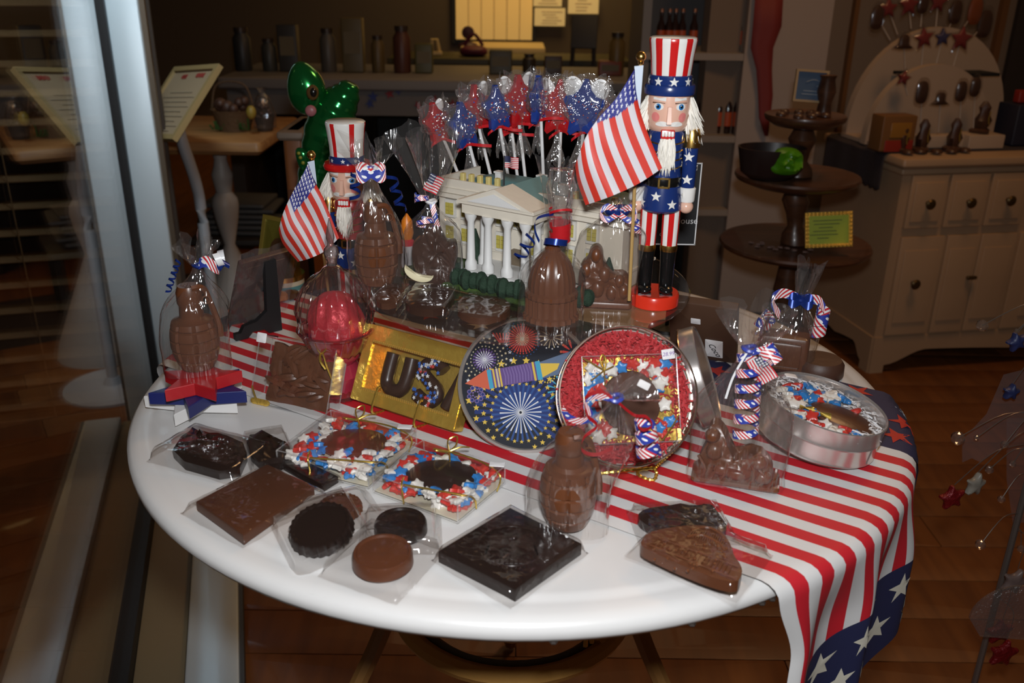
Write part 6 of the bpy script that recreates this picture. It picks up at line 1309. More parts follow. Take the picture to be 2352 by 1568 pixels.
# ---- pink glass dish with a domed lid
PNK = clear('pink_glass', (.88, .34, .42), base=.08, gain=1.0, rough=.03, milk=.02, pwr=3, edge=.6)
B = at(782, 902, T + .0045); t = thing('candy_dish', 'pink pressed glass candy dish with a tall domed clear lid', 'candy dish', B); s = mpp(B)
rows = prof(B, 760, [(52, 916), (50, 908), (44, 896), (36, 870), (33, 852), (36, 842), (52, 826), (68, 804), (79, 782), (83, 768)]); zr0 = rows[0][1]; rows = [(r, z_ - zr0) for r, z_ in rows]; ztop = rows[-1][1]
lean_ = MX(((1, 0, -.06, 0), (0, 1, 0, 0), (0, 0, 1, 0), (0, 0, 0, 1)))
b = MB(); b.X = lean_ if False else None; b.lathe(rows, 72, mod=lambda q, z_, a: q * (1 + .045 * cos(20 * a) * (1 if z_ < rows[5][1] else .5)), cap1=False); b.build('bowl', PNK, t, 50)
b = MB(); b.lathe([(rows[0][0] * .8, .002), (.030, .03), (.022, rows[5][1]), (.030, rows[6][1]), (.036, rows[8][1])], 24, cap1=False); b.build('foot_core', M('pink_core', (.30, .022, .045), .12, coat=.6), t)
lr = prof(B, 760, [(84, 766), (87, 745), (88, 722), (82, 698), (70, 674), (52, 654), (34, 642), (26, 636), (22, 630), (12, 624), (10, 616), (15, 606), (18, 596), (16, 586), (8, 578), (7, 572), (10, 562), (9, 552), (5, 535), (2, 520), (.4, 515)]); lr = [(r, z_ - zr0) for r, z_ in lr]
b = MB(); b.lathe(lr[9:], 28); b.build('lid_finial', clear('finial_glass', (.90, .80, .80), base=.30, gain=1.4, rough=.05, milk=.06, pwr=2.0, edge=.7), t, 50); lr = lr[:10]
b = MB(); b.lathe(lr, 72, mod=lambda q, z_, a: q * (1 + (.055 * cos(24 * a) if lr[1][1] < z_ < lr[6][1] else 0)), cap0=False); b.build('lid', clear('lid_glass', (.97, .92, .92), base=.12, gain=1.6, rough=.04, milk=.015, pwr=2.6, edge=.7), t, 50)
b = MB(); b.tube([(84 * s * cos(2 * pi * i / 48), 84 * s * sin(2 * pi * i / 48), ztop) for i in range(48)], .0022, 6, closed=True); b.build('rim', PNK, t)
rg = random.Random(2); b = MB()
zl = zrow(B, 760, 668) - B.z; RF = M('red_foil', (.55, .03, .045), .4, .25, bump=.6, bscale=90)
fp_ = bez([(.020, 0, rows[6][1]), (50 * s, 0, rows[7][1]), (62 * s, 0, rows[9][1]), (58 * s, 0, (ztop + zl) / 2), (34 * s, 0, zl * .95), (.001, 0, zl)], 26); b.lathe([(max(.0008, p.x), p.z) for p in fp_], 72, mod=lambda q, z_, a: q * (1 + .14 * noise.noise(V((cos(a) * 2.2, sin(a) * 2.2, z_ * 40))) + .03 * sin(9 * a + z_ * 120))); b.build('red_foil_sweets', RF, t, 70)

# ---- gold box with chocolate letters on a gold wire easel
A, B_ = at(806, 912, T + .014), at(1042, 988, T + .014); mx, W_, H_ = leanframe(A, B_, (848, 744)); D_ = .018
t = thingM('letter_box', 'gold foil gift box of chocolate letters seen through its window', 'candy box', mx)
b = MB(); b.box((W_ / 2, H_ / 2, -D_), (W_, H_, .002))
for c, d in (((W_ / 2, 0, -D_ / 2), (W_, .002, D_)), ((W_ / 2, H_, -D_ / 2), (W_, .002, D_)), ((0, H_ / 2, -D_ / 2), (.002, H_, D_)), ((W_, H_ / 2, -D_ / 2), (.002, H_, D_))): b.box(c, d)
b.build('box_body', GOLDF, t, 0)
def framepart(nm, x0, x1, y0, y1): b = MB(); b.box(((x0 + x1) / 2, (y0 + y1) / 2, 0), (x1 - x0, y1 - y0, .0016)); b.build(nm, GOLDF, t, 0)
fx, fy0, fy1 = W_ * .075, H_ * .16, H_ * .80
framepart('lid_frame', 0, W_, 0, fy0); framepart('lid_frame', 0, W_, fy1, H_); framepart('lid_frame', 0, fx, fy0, fy1); framepart('lid_frame', W_ - fx, W_, fy0, fy1)
for y in (fy0, fy1): b = MB(); [b.ball((fx + (W_ - 2 * fx) * (k + .5) / 44, y, .0008), (.0018, .0022, .0014), 6, 4) for k in range(44)]; tag(b.build('scalloped_edge', M('gold_edge', (.70, .45, .10), .35, .7), t), kind='stuff')
b = MB(); b.box((W_ / 2, (fy0 + fy1) / 2, -.0006), (W_ - 2 * fx, fy1 - fy0, .0006)); b.build('window_film', ACR, t, 0)
DL = M('letter_chocolate', (.040, .018, .011), .32, bump=.05, bscale=60); hh = (fy1 - fy0); cy = (fy0 + fy1) / 2
def letter(nm, pts, r, x): b = MB(); b.X = MX.Translation((x, cy, -.010)); b.tube([V(p) for p in bez([(a * hh, c * hh, 0) for a, c in pts], 44)], r * hh, 10); b.X = None; return b.build(nm, DL, t)
xU, xS, xA = W_ * .355, W_ * .655, W_ * .955
letter('letter_U', [(-.26, .36), (-.27, .0), (-.24, -.26), (-.05, -.38), (.16, -.28), (.22, .0), (.22, .36)], .145, xU)
letter('letter_S', [(.26, .30), (.08, .40), (-.16, .34), (-.22, .16), (-.02, .02), (.20, -.10), (.22, -.28), (.02, -.40), (-.26, -.30)], .135, xS)
letter('letter_A', [(-.28, -.40), (-.15, 0), (0, .38), (.15, 0), (.28, -.40)], .13, xA)
Sp = bez([(a * hh, c * hh, 0) for a, c in [(.26, .30), (.08, .40), (-.16, .34), (-.22, .16), (-.02, .02), (.20, -.10), (.22, -.28), (.02, -.40), (-.26, -.30)]], 44); rg = random.Random(8)
b = MB(); sm_ = []
for k in range(60): p = Sp[rg.randint(0, 44)]; a = rg.uniform(0, 6.28); b.X = MX.Translation((xS + p.x + .09 * hh * cos(a), cy + p.y + .09 * hh * sin(a), -.0012 - .002)) @ MX.Rotation(a, 4, 'Z'); b.prism(star(.0026, .0012), 0, .0014, k=rg.choice((0, 0, 1, 2)))
b.X = None; tag(b.build('star_sprinkles', [M('sprinkle_w', (.66, .66, .68), .4), M('sprinkle_r', (.55, .06, .05), .4), M('sprinkle_b', (.04, .12, .42), .4)], t, 0), kind='stuff')
t = thingM('wire_easel', 'gold wire easel under the gold box of letters', 'easel', mx)
def twist(b, pts, r=.0016):
    P_ = bez(pts, 40); b.tube(P_, [r * (1 + .28 * sin(i * 1.9)) for i in range(41)], 6)
for x in (W_ * .27, W_ * .68):
    b = MB(); twist(b, [(x, -.002, -D_ - .004), (x, -.007, -.01), (x, -.007, .008), (x - .001, .020, .006), (x + .002, .022, .004)]); b.build('front_hook', CORD, t)
b = MB(); [twist(b, [(x, -.004, -D_ - .003), (x + (.02 if x < W_ / 2 else -.02), H_ * .75, -D_ - .004)], .0018) for x in (W_ * .27, W_ * .68)]; twist(b, [(W_ * .48, H_ * .7, -D_ - .006), (W_ * .48, H_ * .1, -D_ - .055)], .0018); b.build('wire_back', CORD, t)

# ---- round tins
def discmx(c, az, el):
    n = V((cos(el) * cos(az), cos(el) * sin(az), sin(el))); e1 = V((-sin(az), cos(az), 0)); e2 = n.cross(e1)
    return MX(((e1.x, e2.x, n.x, c[0]), (e1.y, e2.y, n.y, c[1]), (e1.z, e2.z, n.z, c[2] + T), (0, 0, 0, 1)))
# printed lid with fireworks; local x,y in units of the radius
RL = .0785; mx = discmx((.012, -.159, .069), R(-91), R(34.9))
t = thingM('printed_tin_cover', 'round tin lid printed with fireworks and a rocket on dark blue', 'tin lid', mx)
b = MB(); b.lathe([(RL - .003, -.0145), (RL - .001, -.0145), (RL, -.013), (RL, -.003), (RL - .0005, -.0005), (RL - .003, .0004), (RL * .945, -.0002), (RL * .935, -.0012)], 72, cap0=False, cap1=False); b.build('lid_rim', SILV, t)
b = MB(); b.lathe([(.001, -.0025), (RL * .94, -.0025), (RL * .94, -.0010), (.001, -.0010)], 72); b.build('printed_disc', M('print_night', (.008, .009, .016), .55, spec=.15), t)
pc = {}; PC_ = [('sky', (.022, .065, .22)), ('gold', (.62, .42, .06)), ('white', (.60, .60, .62)), ('red', (.55, .05, .04)), ('blue', (.010, .026, .13)), ('purple', (.11, .06, .20)), ('orange', (.52, .10, .05)), ('teal', (.05, .30, .45)), ('cream', (.55, .46, .30)), ('smoke', (.10, .14, .22)), ('lilac', (.17, .11, .28))]
PM = [M('print_' + n_, c, .55, spec=.15) for n_, c in PC_]; PI = {n_: i for i, (n_, c) in enumerate(PC_)}
b = MB(); lay = [0]
def Z(): lay[0] += 1; return -.00095 + .000012 * lay[0]
def poly(pts, m, z=None):
    z = Z() if z is None else z; c = (sum(p[0] for p in pts) / len(pts), sum(p[1] for p in pts) / len(pts))
    b.add([(x * RL, y * RL, z) for x, y in [c] + list(pts)], [(0, i, i % len(pts) + 1) for i in range(1, len(pts) + 1)], PI[m])
def inR(x, y, m=.92): return hypot(x, y) < m
def ray_burst(cx, cy, r0, r1, n, w, m, z=None, ph=0):
    z = z or Z()
    for k in range(n):
        a = 2 * pi * k / n + ph; c, s_ = cos(a), sin(a)
        if inR(cx + r1 * c, cy + r1 * s_): poly([(cx + r0 * c - w * .3 * s_, cy + r0 * s_ + w * .3 * c), (cx + r0 * c + w * .3 * s_, cy + r0 * s_ - w * .3 * c), (cx + r1 * c + w * s_, cy + r1 * s_ - w * c), (cx + r1 * c - w * s_, cy + r1 * s_ + w * c)], m, z)
def star_ring(cx, cy, r, n, sz, m, z=None, ph=0, dot=False):
    z = z or Z()
    for k in range(n):
        a = 2 * pi * k / n + ph; x, y = cx + r * cos(a), cy + r * sin(a)
        if inR(x, y): poly(star(sz, sz * .45, c=(x, y), rot=90) if not dot else circ(sz, 8, (x, y)), m, z)
# orientation: print-up leans a little; big blue burst below centre
BX, BY = -.08, -.42
ray_burst(BX, BY, .05, .66, 32, .036, 'blue'); ray_burst(BX, BY, .04, .42, 32, .016, 'sky', ph=.1); ray_burst(BX, BY, .02, .30, 24, .010, 'white', ph=.05)
for r, sz, n_ in ((.42, .030, 26), (.53, .040, 26), (.64, .048, 26), (.76, .058, 26)): star_ring(BX, BY, r, n_, sz, 'gold', ph=r)
GX, GY = -.62, .34
ray_burst(GX, GY, .02, .17, 22, .012, 'purple'); ray_burst(GX, GY, .0, .13, 20, .006, 'white', ph=.1)
for r, sz, n_ in ((.20, .014, 24), (.26, .018, 24), (.32, .022, 24)): star_ring(GX, GY, r, n_, sz, 'cream', ph=r, dot=False)
star_ring(GX, GY, .385, 20, .032, 'white')
ray_burst(-.08, .66, .03, .20, 30, .012, 'red'); star_ring(-.08, .66, .22, 30, .011, 'red', dot=True); ray_burst(-.08, .66, 0, .10, 20, .006, 'cream'); star_ring(-.08, .66, .26, 30, .010, 'sky', dot=True)
ray_burst(.34, .70, .04, .17, 13, .008, 'cream', ph=.2); star_ring(.34, .70, .18, 13, .012, 'white', dot=True)
ray_burst(.66, .48, .06, .15, 10, .02, 'red'); star_ring(.66, .48, .17, 10, .02, 'orange', dot=True)
for k in range(6): poly([(-.52 + .05 * k, .74), (-.50 + .05 * k, .745), (-.40 + .02 * k, .60), (-.415 + .02 * k, .595)], 'red')
star_ring(-.73, -.17, .10, 9, .034, 'lilac', dot=True); star_ring(-.73, -.17, .10, 9, .022, 'blue', dot=True); star_ring(-.73, -.17, .045, 7, .014, 'lilac', dot=True)
ray_burst(.52, -.08, .05, .22, 14, .012, 'teal', ph=.2); star_ring(.60, -.18, .15, 12, .012, 'red', dot=True); star_ring(.72, -.20, .08, 8, .014, 'orange', dot=True); star_ring(.3, .12, .10, 16, .012, 'gold', dot=True)
# rocket, nose to the left and a little down
rk = lambda x, y: (-.50 + x * cos(.20) - y * sin(.20), .06 + x * sin(.20) + y * cos(.20))
def rp(pts, m): poly([rk(x, y) for x, y in pts], m)
rp([(.72, .12), (1.20, .20), (1.30, .06), (1.22, -.10), (.72, -.12)], 'smoke'); rp([(.72, .10), (1.0, .05), (.95, -.03), (.72, -.11)], 'gold')
rp([(-.02, .13), (.70, .135), (.70, -.135), (-.02, -.13)], 'purple')
for x0_, x1_, m in ((-.06, 0, 'teal'), (.02, .045, 'gold'), (.07, .095, 'cream'), (.11, .135, 'gold'), (.60, .63, 'gold'), (.65, .72, 'teal')): rp([(x0_, .14), (x1_, .14), (x1_, -.14), (x0_, -.14)], m)
z = Z()
for k in range(10): x0_ = .17 + .042 * k; poly([rk(*p) for p in ((x0_, .12), (x0_ + .018, .12), (x0_ + .034, 0), (x0_ + .018, -.12), (x0_, -.12), (x0_ + .014, 0))], 'lilac', z)
rp([(-.06, .15), (-.06, -.15), (-.40, .0)], 'orange')
b.build('printed_picture', PM, t, 0)
# clear lidded tin of red shred
RC = .0716; mx = discmx((.1145, -.255, .1015), R(-83.4), R(28.5)); D_ = .022
t = thingM('clear_lidded_tin', 'round tin with clear lid showing red shred and a boxed chocolate oval', 'tin', mx)
b = MB(); b.lathe([(RC, -D_), (RC, 0)], 72, cap0=False, cap1=False); b.build('clear_wall', clear('lid_acetate', base=.10, gain=.9, rough=.05, milk=.06), t)
b = MB(); b.lathe([(.001, 0), (RC, 0)], 72, cap0=False, cap1=False); b.build('clear_lid', ACR, t)
b = MB(); b.tube([(RC * cos(2 * pi * i / 96), RC * sin(2 * pi * i / 96), 0) for i in range(96)], .0011, 6, closed=True); b.tube([(RC * .995 * cos(2 * pi * i / 96), RC * .995 * sin(2 * pi * i / 96), -D_) for i in range(96)], .0013, 6, closed=True); b.build('tin_rims', M('rose_tin', (.70, .55, .45), .2, 1), t)
b = MB(); b.lathe([(.001, -D_ - .001), (RC * .99, -D_ - .001), (RC * .99, -D_ + .0005), (.001, -D_ + .0005)], 72); b.build('tin_base', SILV, t); b = MB(); b.lathe([(.001, -D_ + .0012), (RC * .97, -D_ + .0012)], 48, cap0=False, cap1=False); b.build('red_liner', M('red_liner', (.34, .02, .025), .7), t)
rg = random.Random(12); b = MB()
for k in range(2400):
    a, q = rg.uniform(0, 6.28), RC * .93 * sqrt(rg.random()); x, y = q * cos(a), q * sin(a)
    if abs(x - .0035) < .048 and abs(y + .003) < .044 and rg.random() < .9: continue
    d = rg.uniform(0, 6.28); l = rg.uniform(.003, .008); p = V((x, y, -D_ + rg.uniform(.002, .013))); b.X = MX.Translation(p) @ MX.Rotation(d, 4, 'Z') @ MX.Rotation(rg.uniform(-1, 1), 4, 'X')
    b.add([(-l, -.001, 0), (-l * .3, -.001, .0015), (l * .3, -.001, -.001), (l, -.001, .001), (-l, .001, 0), (-l * .3, .001, .0015), (l * .3, .001, -.001), (l, .001, .001)], [(0, 1, 5, 4), (1, 2, 6, 5), (2, 3, 7, 6)])
b.X = None; tag(b.build('red_shred', M('shred_red', (.46, .03, .035), .6), t, 0), kind='stuff')
cx_, cyb, hw, hh = .0035, -.003, .0495, .0450
sb = MX.Translation((cx_, cyb, -D_ + .004)); t2 = thingM('candy_box', 'clear box of star candies and milk chocolate oval inside the clear lidded tin', 'candy box', mx @ sb)
b = MB(); b.box((0, 0, .014), (2 * hw, 2 * hh, .0006)); [b.box((sx * hw, 0, .007), (.0006, 2 * hh, .014)) for sx in (-1, 1)]; [b.box((0, sy * hh, .007), (2 * hw, .0006, .014)) for sy in (-1, 1)]; b.build('clear_box', ACR, t2, 0)
b = MB(); [b.box((sx * hw, 0, .014), (.001, 2 * hh, .001)) for sx in (-1, 1)]; [b.box((0, sy * hh, .014), (2 * hw, .0011, .001)) for sy in (-1, 1)]; b.build('box_edges', clear('acrylic_edge'), t2, 0)
b = MB(); b.box((0, 0, .0005), (2 * hw * .98, 2 * hh * .98, .001)); b.build('gold_card', GOLDF, t2, 0)
b = MB(); b.X = MX.Translation((.001, -.004, .004)); b.lathe([(.9, 0), (1, .002), (.96, .005), (.7, .007), (.001, .0075)], 44); b.v = [((p[0] - .001) * .031 + .001, (p[1] + .004) * .0335 - .004, p[2]) for p in b.v]; b.X = None; b.build('chocolate_oval', M('tin_oval', (.085, .032, .018), .65, spec=.15), t2)
mt = mx @ sb
def ring_pos(rg, i):
    for _ in range(80):
        x, y = rg.uniform(-hw + .006, hw - .006), rg.uniform(-hh + .006, hh - .008)
        if ((x - .001) / .0335) ** 2 + ((y + .004) / .0365) ** 2 > 1: return mt @ V((x, y, rg.uniform(.003, .009)))
n_ = len(COL.objects); stars(62, ring_pos, '%s sugar star in the box inside the clear lidded tin', '%s sugar stars inside the clear lidded tin', 31)
qz = mx.to_quaternion()
for o in list(COL.objects)[n_:]: o.rotation_euler = (qz @ o.rotation_euler.to_quaternion()).to_euler()
b = MB(); k1 = V((-.027, .030, .0152)); b.tube(bez([(-.049, .044, .013), (-.038, .037, .015), k1], 8), .0008, 5)
for p in ((.002, .014), (-.004, .016)): b.tube(bez([k1, k1 + V((p[0], p[1] * .6, .002)), k1 + V((p[0] * .3, p[1], .003)), k1 + V((-p[0] * .6, p[1] * .5, .001)), k1], 14), .0008, 5)
for p in ((0, -.016), (-.014, -.010), (.010, .004)): b.tube(bez([k1, k1 + V((p[0] * .5, p[1] * .5, .001)), k1 + V((p[0], p[1], 0))], 6), .0008, 5)
b.tube(bez([(.049, -.018, .012), (.042, -.028, .0152), (.030, -.044, .014)], 8), .0008, 5); b.build('gold_cord', CORD, t2)
tagcard(t2, (.041, .0445, .0150), .0135, .0105, 0, 0, '28.99', R(6))
t3 = thingM('wire_easel', 'gold twisted wire easel under the clear lidded tin', 'easel', MX.Translation(at(1440, 1085, T + .004))); O = V(t3.location)
b = MB(); twist(b, [at(1345, 1090, T + .006) - O, at(1420, 1082, T + .010) - O, at(1505, 1074, T + .010) - O], .0018); twist(b, [at(1465, 1078, T + .008) - O, at(1468, 1092, T + .005) - O, at(1500, 1102, T + .004) - O, at(1508, 1086, T + .005) - O, at(1502, 1074, T + .010) - O], .0018); b.build('front_wire', CORD, t3)
b = MB(); twist(b, [at(1560, 1020, T + .03) - O, at(1592, 950, T + .035) - O, at(1625, 895, T + .045) - O], .0016); twist(b, [at(1560, 1020, T + .03) - O, at(1505, 1074, T + .010) - O], .0018); b.build('side_wire', CORD, t3)
# silver tin lying tilted at the right
RT2 = .069; mx = discmx((.347, -.175, .058), R(-16.9), R(79)); D_ = .043
t = thingM('silver_tin', 'round silver tin with clear lid tilted on the right of the runner', 'tin', mx)
b = MB(); b.lathe([(.001, -D_), (RT2 * .97, -D_), (RT2, -D_ + .002), (RT2 * .985, -D_ + .005), (RT2 * .985, -.022), (RT2 * 1.005, -.020), (RT2 * .995, -.017), (RT2, -.003), (RT2 * 1.006, 0), (RT2 * .99, .001), (RT2 * .965, -.0012), (RT2 * .96, -.02)], 96, cap1=False); b.build('tin_body', M('tin_bright', (.70, .65, .62), .24, .82), t, 30)
b = MB(); b.box((-RT2 * .55, -RT2 * .82, -.030), (.0012, .0012, .018)); b.build('seam', M('seam_dark', (.2, .18, .17), .4, .8), t, 0)
b = MB(); b.lathe([(.001, -.0016), (RT2 * .96, -.0016)], 72, cap0=False, cap1=False); b.build('clear_lid', ACR, t)
b = MB(); b.lathe([(.001, -.017), (RT2 * .95, -.017)], 48, cap0=False, cap1=False); b.build('liner', M('pale_liner', (.55, .50, .48), .6), t)
rg = random.Random(5); b = MB()
for k in range(420):
    a, q = rg.uniform(0, 6.28), RT2 * .93 * (1 - .30 * rg.random() ** 1.5); l = rg.uniform(.003, .007); b.X = MX.Translation((q * cos(a), q * sin(a), -.014 + rg.uniform(0, .008))) @ MX.Rotation(rg.uniform(0, 6), 4, 'Z') @ MX.Rotation(rg.uniform(-1, 1), 4, 'X')
    b.add([(-l, -.0009, 0), (0, -.0009, .0016), (l, -.0009, 0), (-l, .0009, 0), (0, .0009, .0016), (l, .0009, 0)], [(0, 1, 4, 3), (1, 2, 5, 4)])
b.X = None; tag(b.build('white_shred', M('shred_white', (.72, .71, .72), .6), t, 0), kind='stuff')
# its chocolate oval, stars, cord
ex = (mx.inverted().to_3x3() @ V((1, 0, 0))); ang = atan2(ex.y, ex.x)
O = mx.inverted() @ at(1935, 950, T + .05); O.z = -.010
b = MB(); b.X = MX.Translation(O) @ MX.Rotation(ang + R(-28), 4, 'Z') @ MX.Diagonal((.036, .025, 1, 1)); b.lathe([(.9, -.003), (1, 0), (.96, .003), (.7, .005), (.001, .0055)], 44); b.X = None; b.build('chocolate_oval', M('milk_oval'), t)
def tpos(rg, i):
    for _ in range(80):
        a, q = rg.uniform(0, 6.28), RT2 * .78 * sqrt(rg.random()); p = V((q * cos(a), q * sin(a), -.011 + rg.uniform(0, .004))); d = (p - O); d.rotate(MX.Rotation(-(ang + R(-28)), 3, 'Z'))
        if (d.x / .038) ** 2 + (d.y / .028) ** 2 > 1: return mx @ p
stars(62, tpos, '%s sugar star inside the tilted silver tin', '%s sugar stars inside the tilted silver tin', 77)
b = MB(); gi = lambda px, py: (lambda q: V((q.x, q.y, -.0035)))(mx.inverted() @ at(px, py, T + .052))
for k in range(5): b.tube(bez([gi(1832, 944 + 2 * k), gi(1862, 952 - 2 * k), gi(1882, 953 + k), gi(1908, 957 - 4 + 3 * k)], 10), .0009, 5)
b.build('gold_cord', CORD, t); q = mx.inverted() @ at(1812, 874, T + .058); tagcard(t, (q.x, q.y, -.001), .014, .010, ang, 0, None)
# plain silver lid standing on edge
c = aty(1613, 862, -.13); n = V((cos(R(23)) * .95, -.16, sin(R(23)) * .9)).normalized(); e1 = n.orthogonal().normalized(); e2 = n.cross(e1); rr = .0585
mx = MX(((e1.x, e2.x, n.x, c.x), (e1.y, e2.y, n.y, c.y), (e1.z, e2.z, n.z, c.z), (0, 0, 0, 1)))
t = thingM('tin_cover', 'plain silver tin lid standing on edge behind the spiral ribbon bag', 'tin lid', mx)
b = MB(); b.lathe([(rr * .96, -.012), (rr, -.012), (rr, .004), (rr * .985, .006), (rr * .95, .0065), (rr * .93, .005), (.001, .005)], 72, cap0=False); b.build('lid_shell', M('tin_bright'), t, 30)
b = MB(); b.tube([(rr * cos(2 * pi * i / 72), rr * sin(2 * pi * i / 72), -.012) for i in range(72)], .0013, 6, closed=True); b.build('rolled_edge', M('rose_tin'), t)
# brown card box with stickers behind it
Ab, Bb = at(1540, 812, T + .003), at(1690, 836, T + .003); mx, W_, H_ = leanframe(Ab, Bb, (1534, 690)); t = thingM('brown_box', 'brown leaning box with white stickers behind the silver lid', 'box', mx); D_ = .015
b = MB(); b.rbox((W_ / 2, H_ / 2, -D_ / 2), (W_, H_, D_), .002); b.build('box_body', M('kraft_brown', (.085, .042, .024), .5, var=.1), t)
def onpl(px, py): q = mx.inverted() @ atp(px, py, mx.translation, mx.to_3x3() @ V((0, 0, 1))); return q
q = onpl(1598, 737); tg = tagcard(t, (q.x, q.y, .0006), .013, .010, 0, 0, None)
q = onpl(1640, 800); b = MB(); b.rbox((q.x, q.y, .0006), (.024, .034, .0008), .001); cd_ = b.build('white_card', PAPER, t); o = text('Coco', .012, BLK, cd_, (q.x + .001, q.y - .002, .0013), (0, 0, R(-62)), shear=.3)
# ---- dark slab on a black easel at the left
Ab, Bb = at(530, 742, T + .018), at(640, 706, T + .018); mx, W_, H_ = leanframe(Ab, Bb, (556, 606))
t = thingM('chocolate_plaque', 'large dark chocolate plaque in loose clear wrap leaning on the black easel', 'chocolate', mx)
b = MB(); b.rbox((W_ / 2, H_ / 2, -.006), (W_, H_, .012), .003); b.build('slab', M('plaque_dark', (.045, .022, .016), .4, bump=.1), t)
b = MB(); b.rbox((W_ / 2, H_ / 2, .0004), (W_ * .8, H_ * .8, .002), .003); b.build('raised_field', M('plaque_dark'), t)
b = MB(); b.grid(lambda u, v: (-.012 + (W_ + .024) * u, -.004 + (H_ + .028) * v, .003 + .003 * abs(sin(7 * u + 5 * v)) + .0025 * noise.noise(V((u * 6, v * 6, 2)))), 30, 30); b.build('clear_wrapper', clear('purple_film', (.93, .88, .92), base=.05, gain=1, rough=.15, milk=.05, bump=.4, bscale=40), t)
t = thing('black_easel', 'black plastic easel holding the dark chocolate plaque', 'easel', at(610, 765, T + .004)); O = V(t.location)
Pf, Pp = at(540, 781, T + .004), at(634, 758, T + .004); hx = (Pf - Pp); Lf = hx.length; hx.normalize(); hn = V((-hx.y, hx.x, 0)); zt3 = aty(622, 596, Pp.y).z - T - .004
def easel_side(p0):
    b = MB(); pr_ = [(-.008, 0), (-.008, zt3), (.009, zt3), (.013, .034), (.030, .022), (Lf - .014, .019), (Lf - .008, .010), (Lf, .010), (Lf, 0), (Lf - .018, 0), (Lf - .026, .008), (.02, .007), (.012, 0)]
    n_ = len(pr_); vs = []
    for k in (-.5, .5): vs += [p0 + hx * x_ + V((0, 0, z_)) + hn * .009 * k for x_, z_ in pr_]
    b.add(vs, [tuple(range(n_)), tuple(range(2 * n_ - 1, n_ - 1, -1))] + [(i, i + n_, (i + 1) % n_ + n_, (i + 1) % n_) for i in range(n_)]); b.build('easel_side', BLK, t, 0)
e0 = Pp - O; sd_ = hn if hn.y > 0 else -hn; easel_side(e0); easel_side(e0 + sd_ * .045 + hx * .012)
b = MB(); b.tube([e0 + V((0, 0, .06)), e0 + sd_ * .045 + hx * .012 + V((0, 0, .06))], .004, 6); b.build('crossbar', BLK, t)
# ---- small goods crowded at the left back
def lbox(lab, nm, cat, bl_, br_, tl_, mat, z0=T + .002, d=.016):
    mx, W_, H_ = leanframe(at(*bl_, z0), at(*br_, z0), tl_); t = thingM(nm, lab, cat, mx); b = MB(); b.rbox((W_ / 2, H_ / 2, -d / 2), (W_, H_, d), .002); b.build('box_body', mat, t); return t, W_, H_
t, W_, H_ = lbox('olive gold framed box leaning behind the smaller stick flag', 'gift_box', 'box', (588, 640), (668, 662), (606, 492), M('olive_box', (.10, .085, .012), .35))
fr('gold_border', t, MX.Translation((0, 0, .001)), W_, H_, W_ * .08, .002, M('olive_gold', (.35, .26, .05), .3, .6)); b = MB(); b.ball((W_ * .5, H_ * .5, 0), (W_ * .22, H_ * .2, .002), 12, 6); b.build('brown_motif', M('brown_motif', (.07, .03, .01), .5), t)
P = at(655, 668, T + .003); t = thing('round_box', 'cream round box with teal and gold bands behind the pink dish', 'box', P); s = mpp(P); b = MB(); b.lathe([(44 * s, 0), (45 * s, .012), (45 * s, .024), (.001, .024)], 32); b.build('box_body', M('cream_box', (.50, .42, .30), .4), t); b = MB(); b.lathe([(47 * s, .024), (47 * s, .032), (.001, .034)], 32); b.build('gold_lid', GOLD, t); b = MB(); b.lathe([(45.4 * s, .008), (45.4 * s, .016)], 32, cap0=False, cap1=False); b.build('teal_band', M('teal_band', (.08, .20, .20), .4), t)
for i, (px, py, c, lab) in enumerate(((646, 690, (.30, .10, .02), 'brown and gold wrapped sweet at the left back behind the pink dish'), (668, 686, (.07, .03, .015), 'dark round chocolate at the left back behind the pink dish'), (655, 676, (.20, .26, .01), 'lime green wrapped sweet at the left back behind the pink dish'))):
    P = at(px, py, T + .003); t = thing('wrapped_sweet', lab, 'sweet', P); b = MB(); b.lathe([(.008, 0), (.014, .004), (.013, .012), (.001, .016)], 18, mod=lambda q, z_, a: q * (1 + .08 * sin(8 * a))); b.build('sweet', M('sweet_%d' % i, c, .3), t)
P = at(812, 726, T + .003); t = thing('striped_box', 'white paper box with red vertical stripes between the pink dish and the plate', 'box', P, look_at_cam(P)); s = mpp(P); h_ = zrow(P, 822, 640) - P.z; b = MB(); b.box((0, .028, h_ / 2), (60 * s, .05, h_)); b.build('box_body', WGL, t, 0)
for k in range(4): b = MB(); b.box(((-22 + 15 * k) * s, .0028, h_ / 2), (5.5 * s, .0006, h_)); b.build('red_stripe', REDP, t, 0)
P = onplate(938, 618); t = thing('toy_figure', 'tiny orange and white toy figure at the back left of the plate', 'figurine', (P.x, P.y, PZ)); s = mpp(P); h_ = zrow(P, 935, 490) - PZ
b = MB(); b.lathe([(14 * s, 0), (16 * s, h_ * .1), (13 * s, h_ * .45), (9 * s, h_ * .55), (.001, h_ * .56)], 18); b.build('body', M('toy_white', (.5, .48, .50), .5), t); b = MB(); b.lathe([(9 * s, h_ * .5), (15 * s, h_ * .66), (12 * s, h_ * .88), (.001, h_)], 18); b.build('head', M('toy_orange', (.60, .17, .01), .4), t); b = MB(); b.lathe([(14.5 * s, h_ * .44), (15 * s, h_ * .52), (10 * s, h_ * .56)], 18); b.build('scarf', REDP, t)
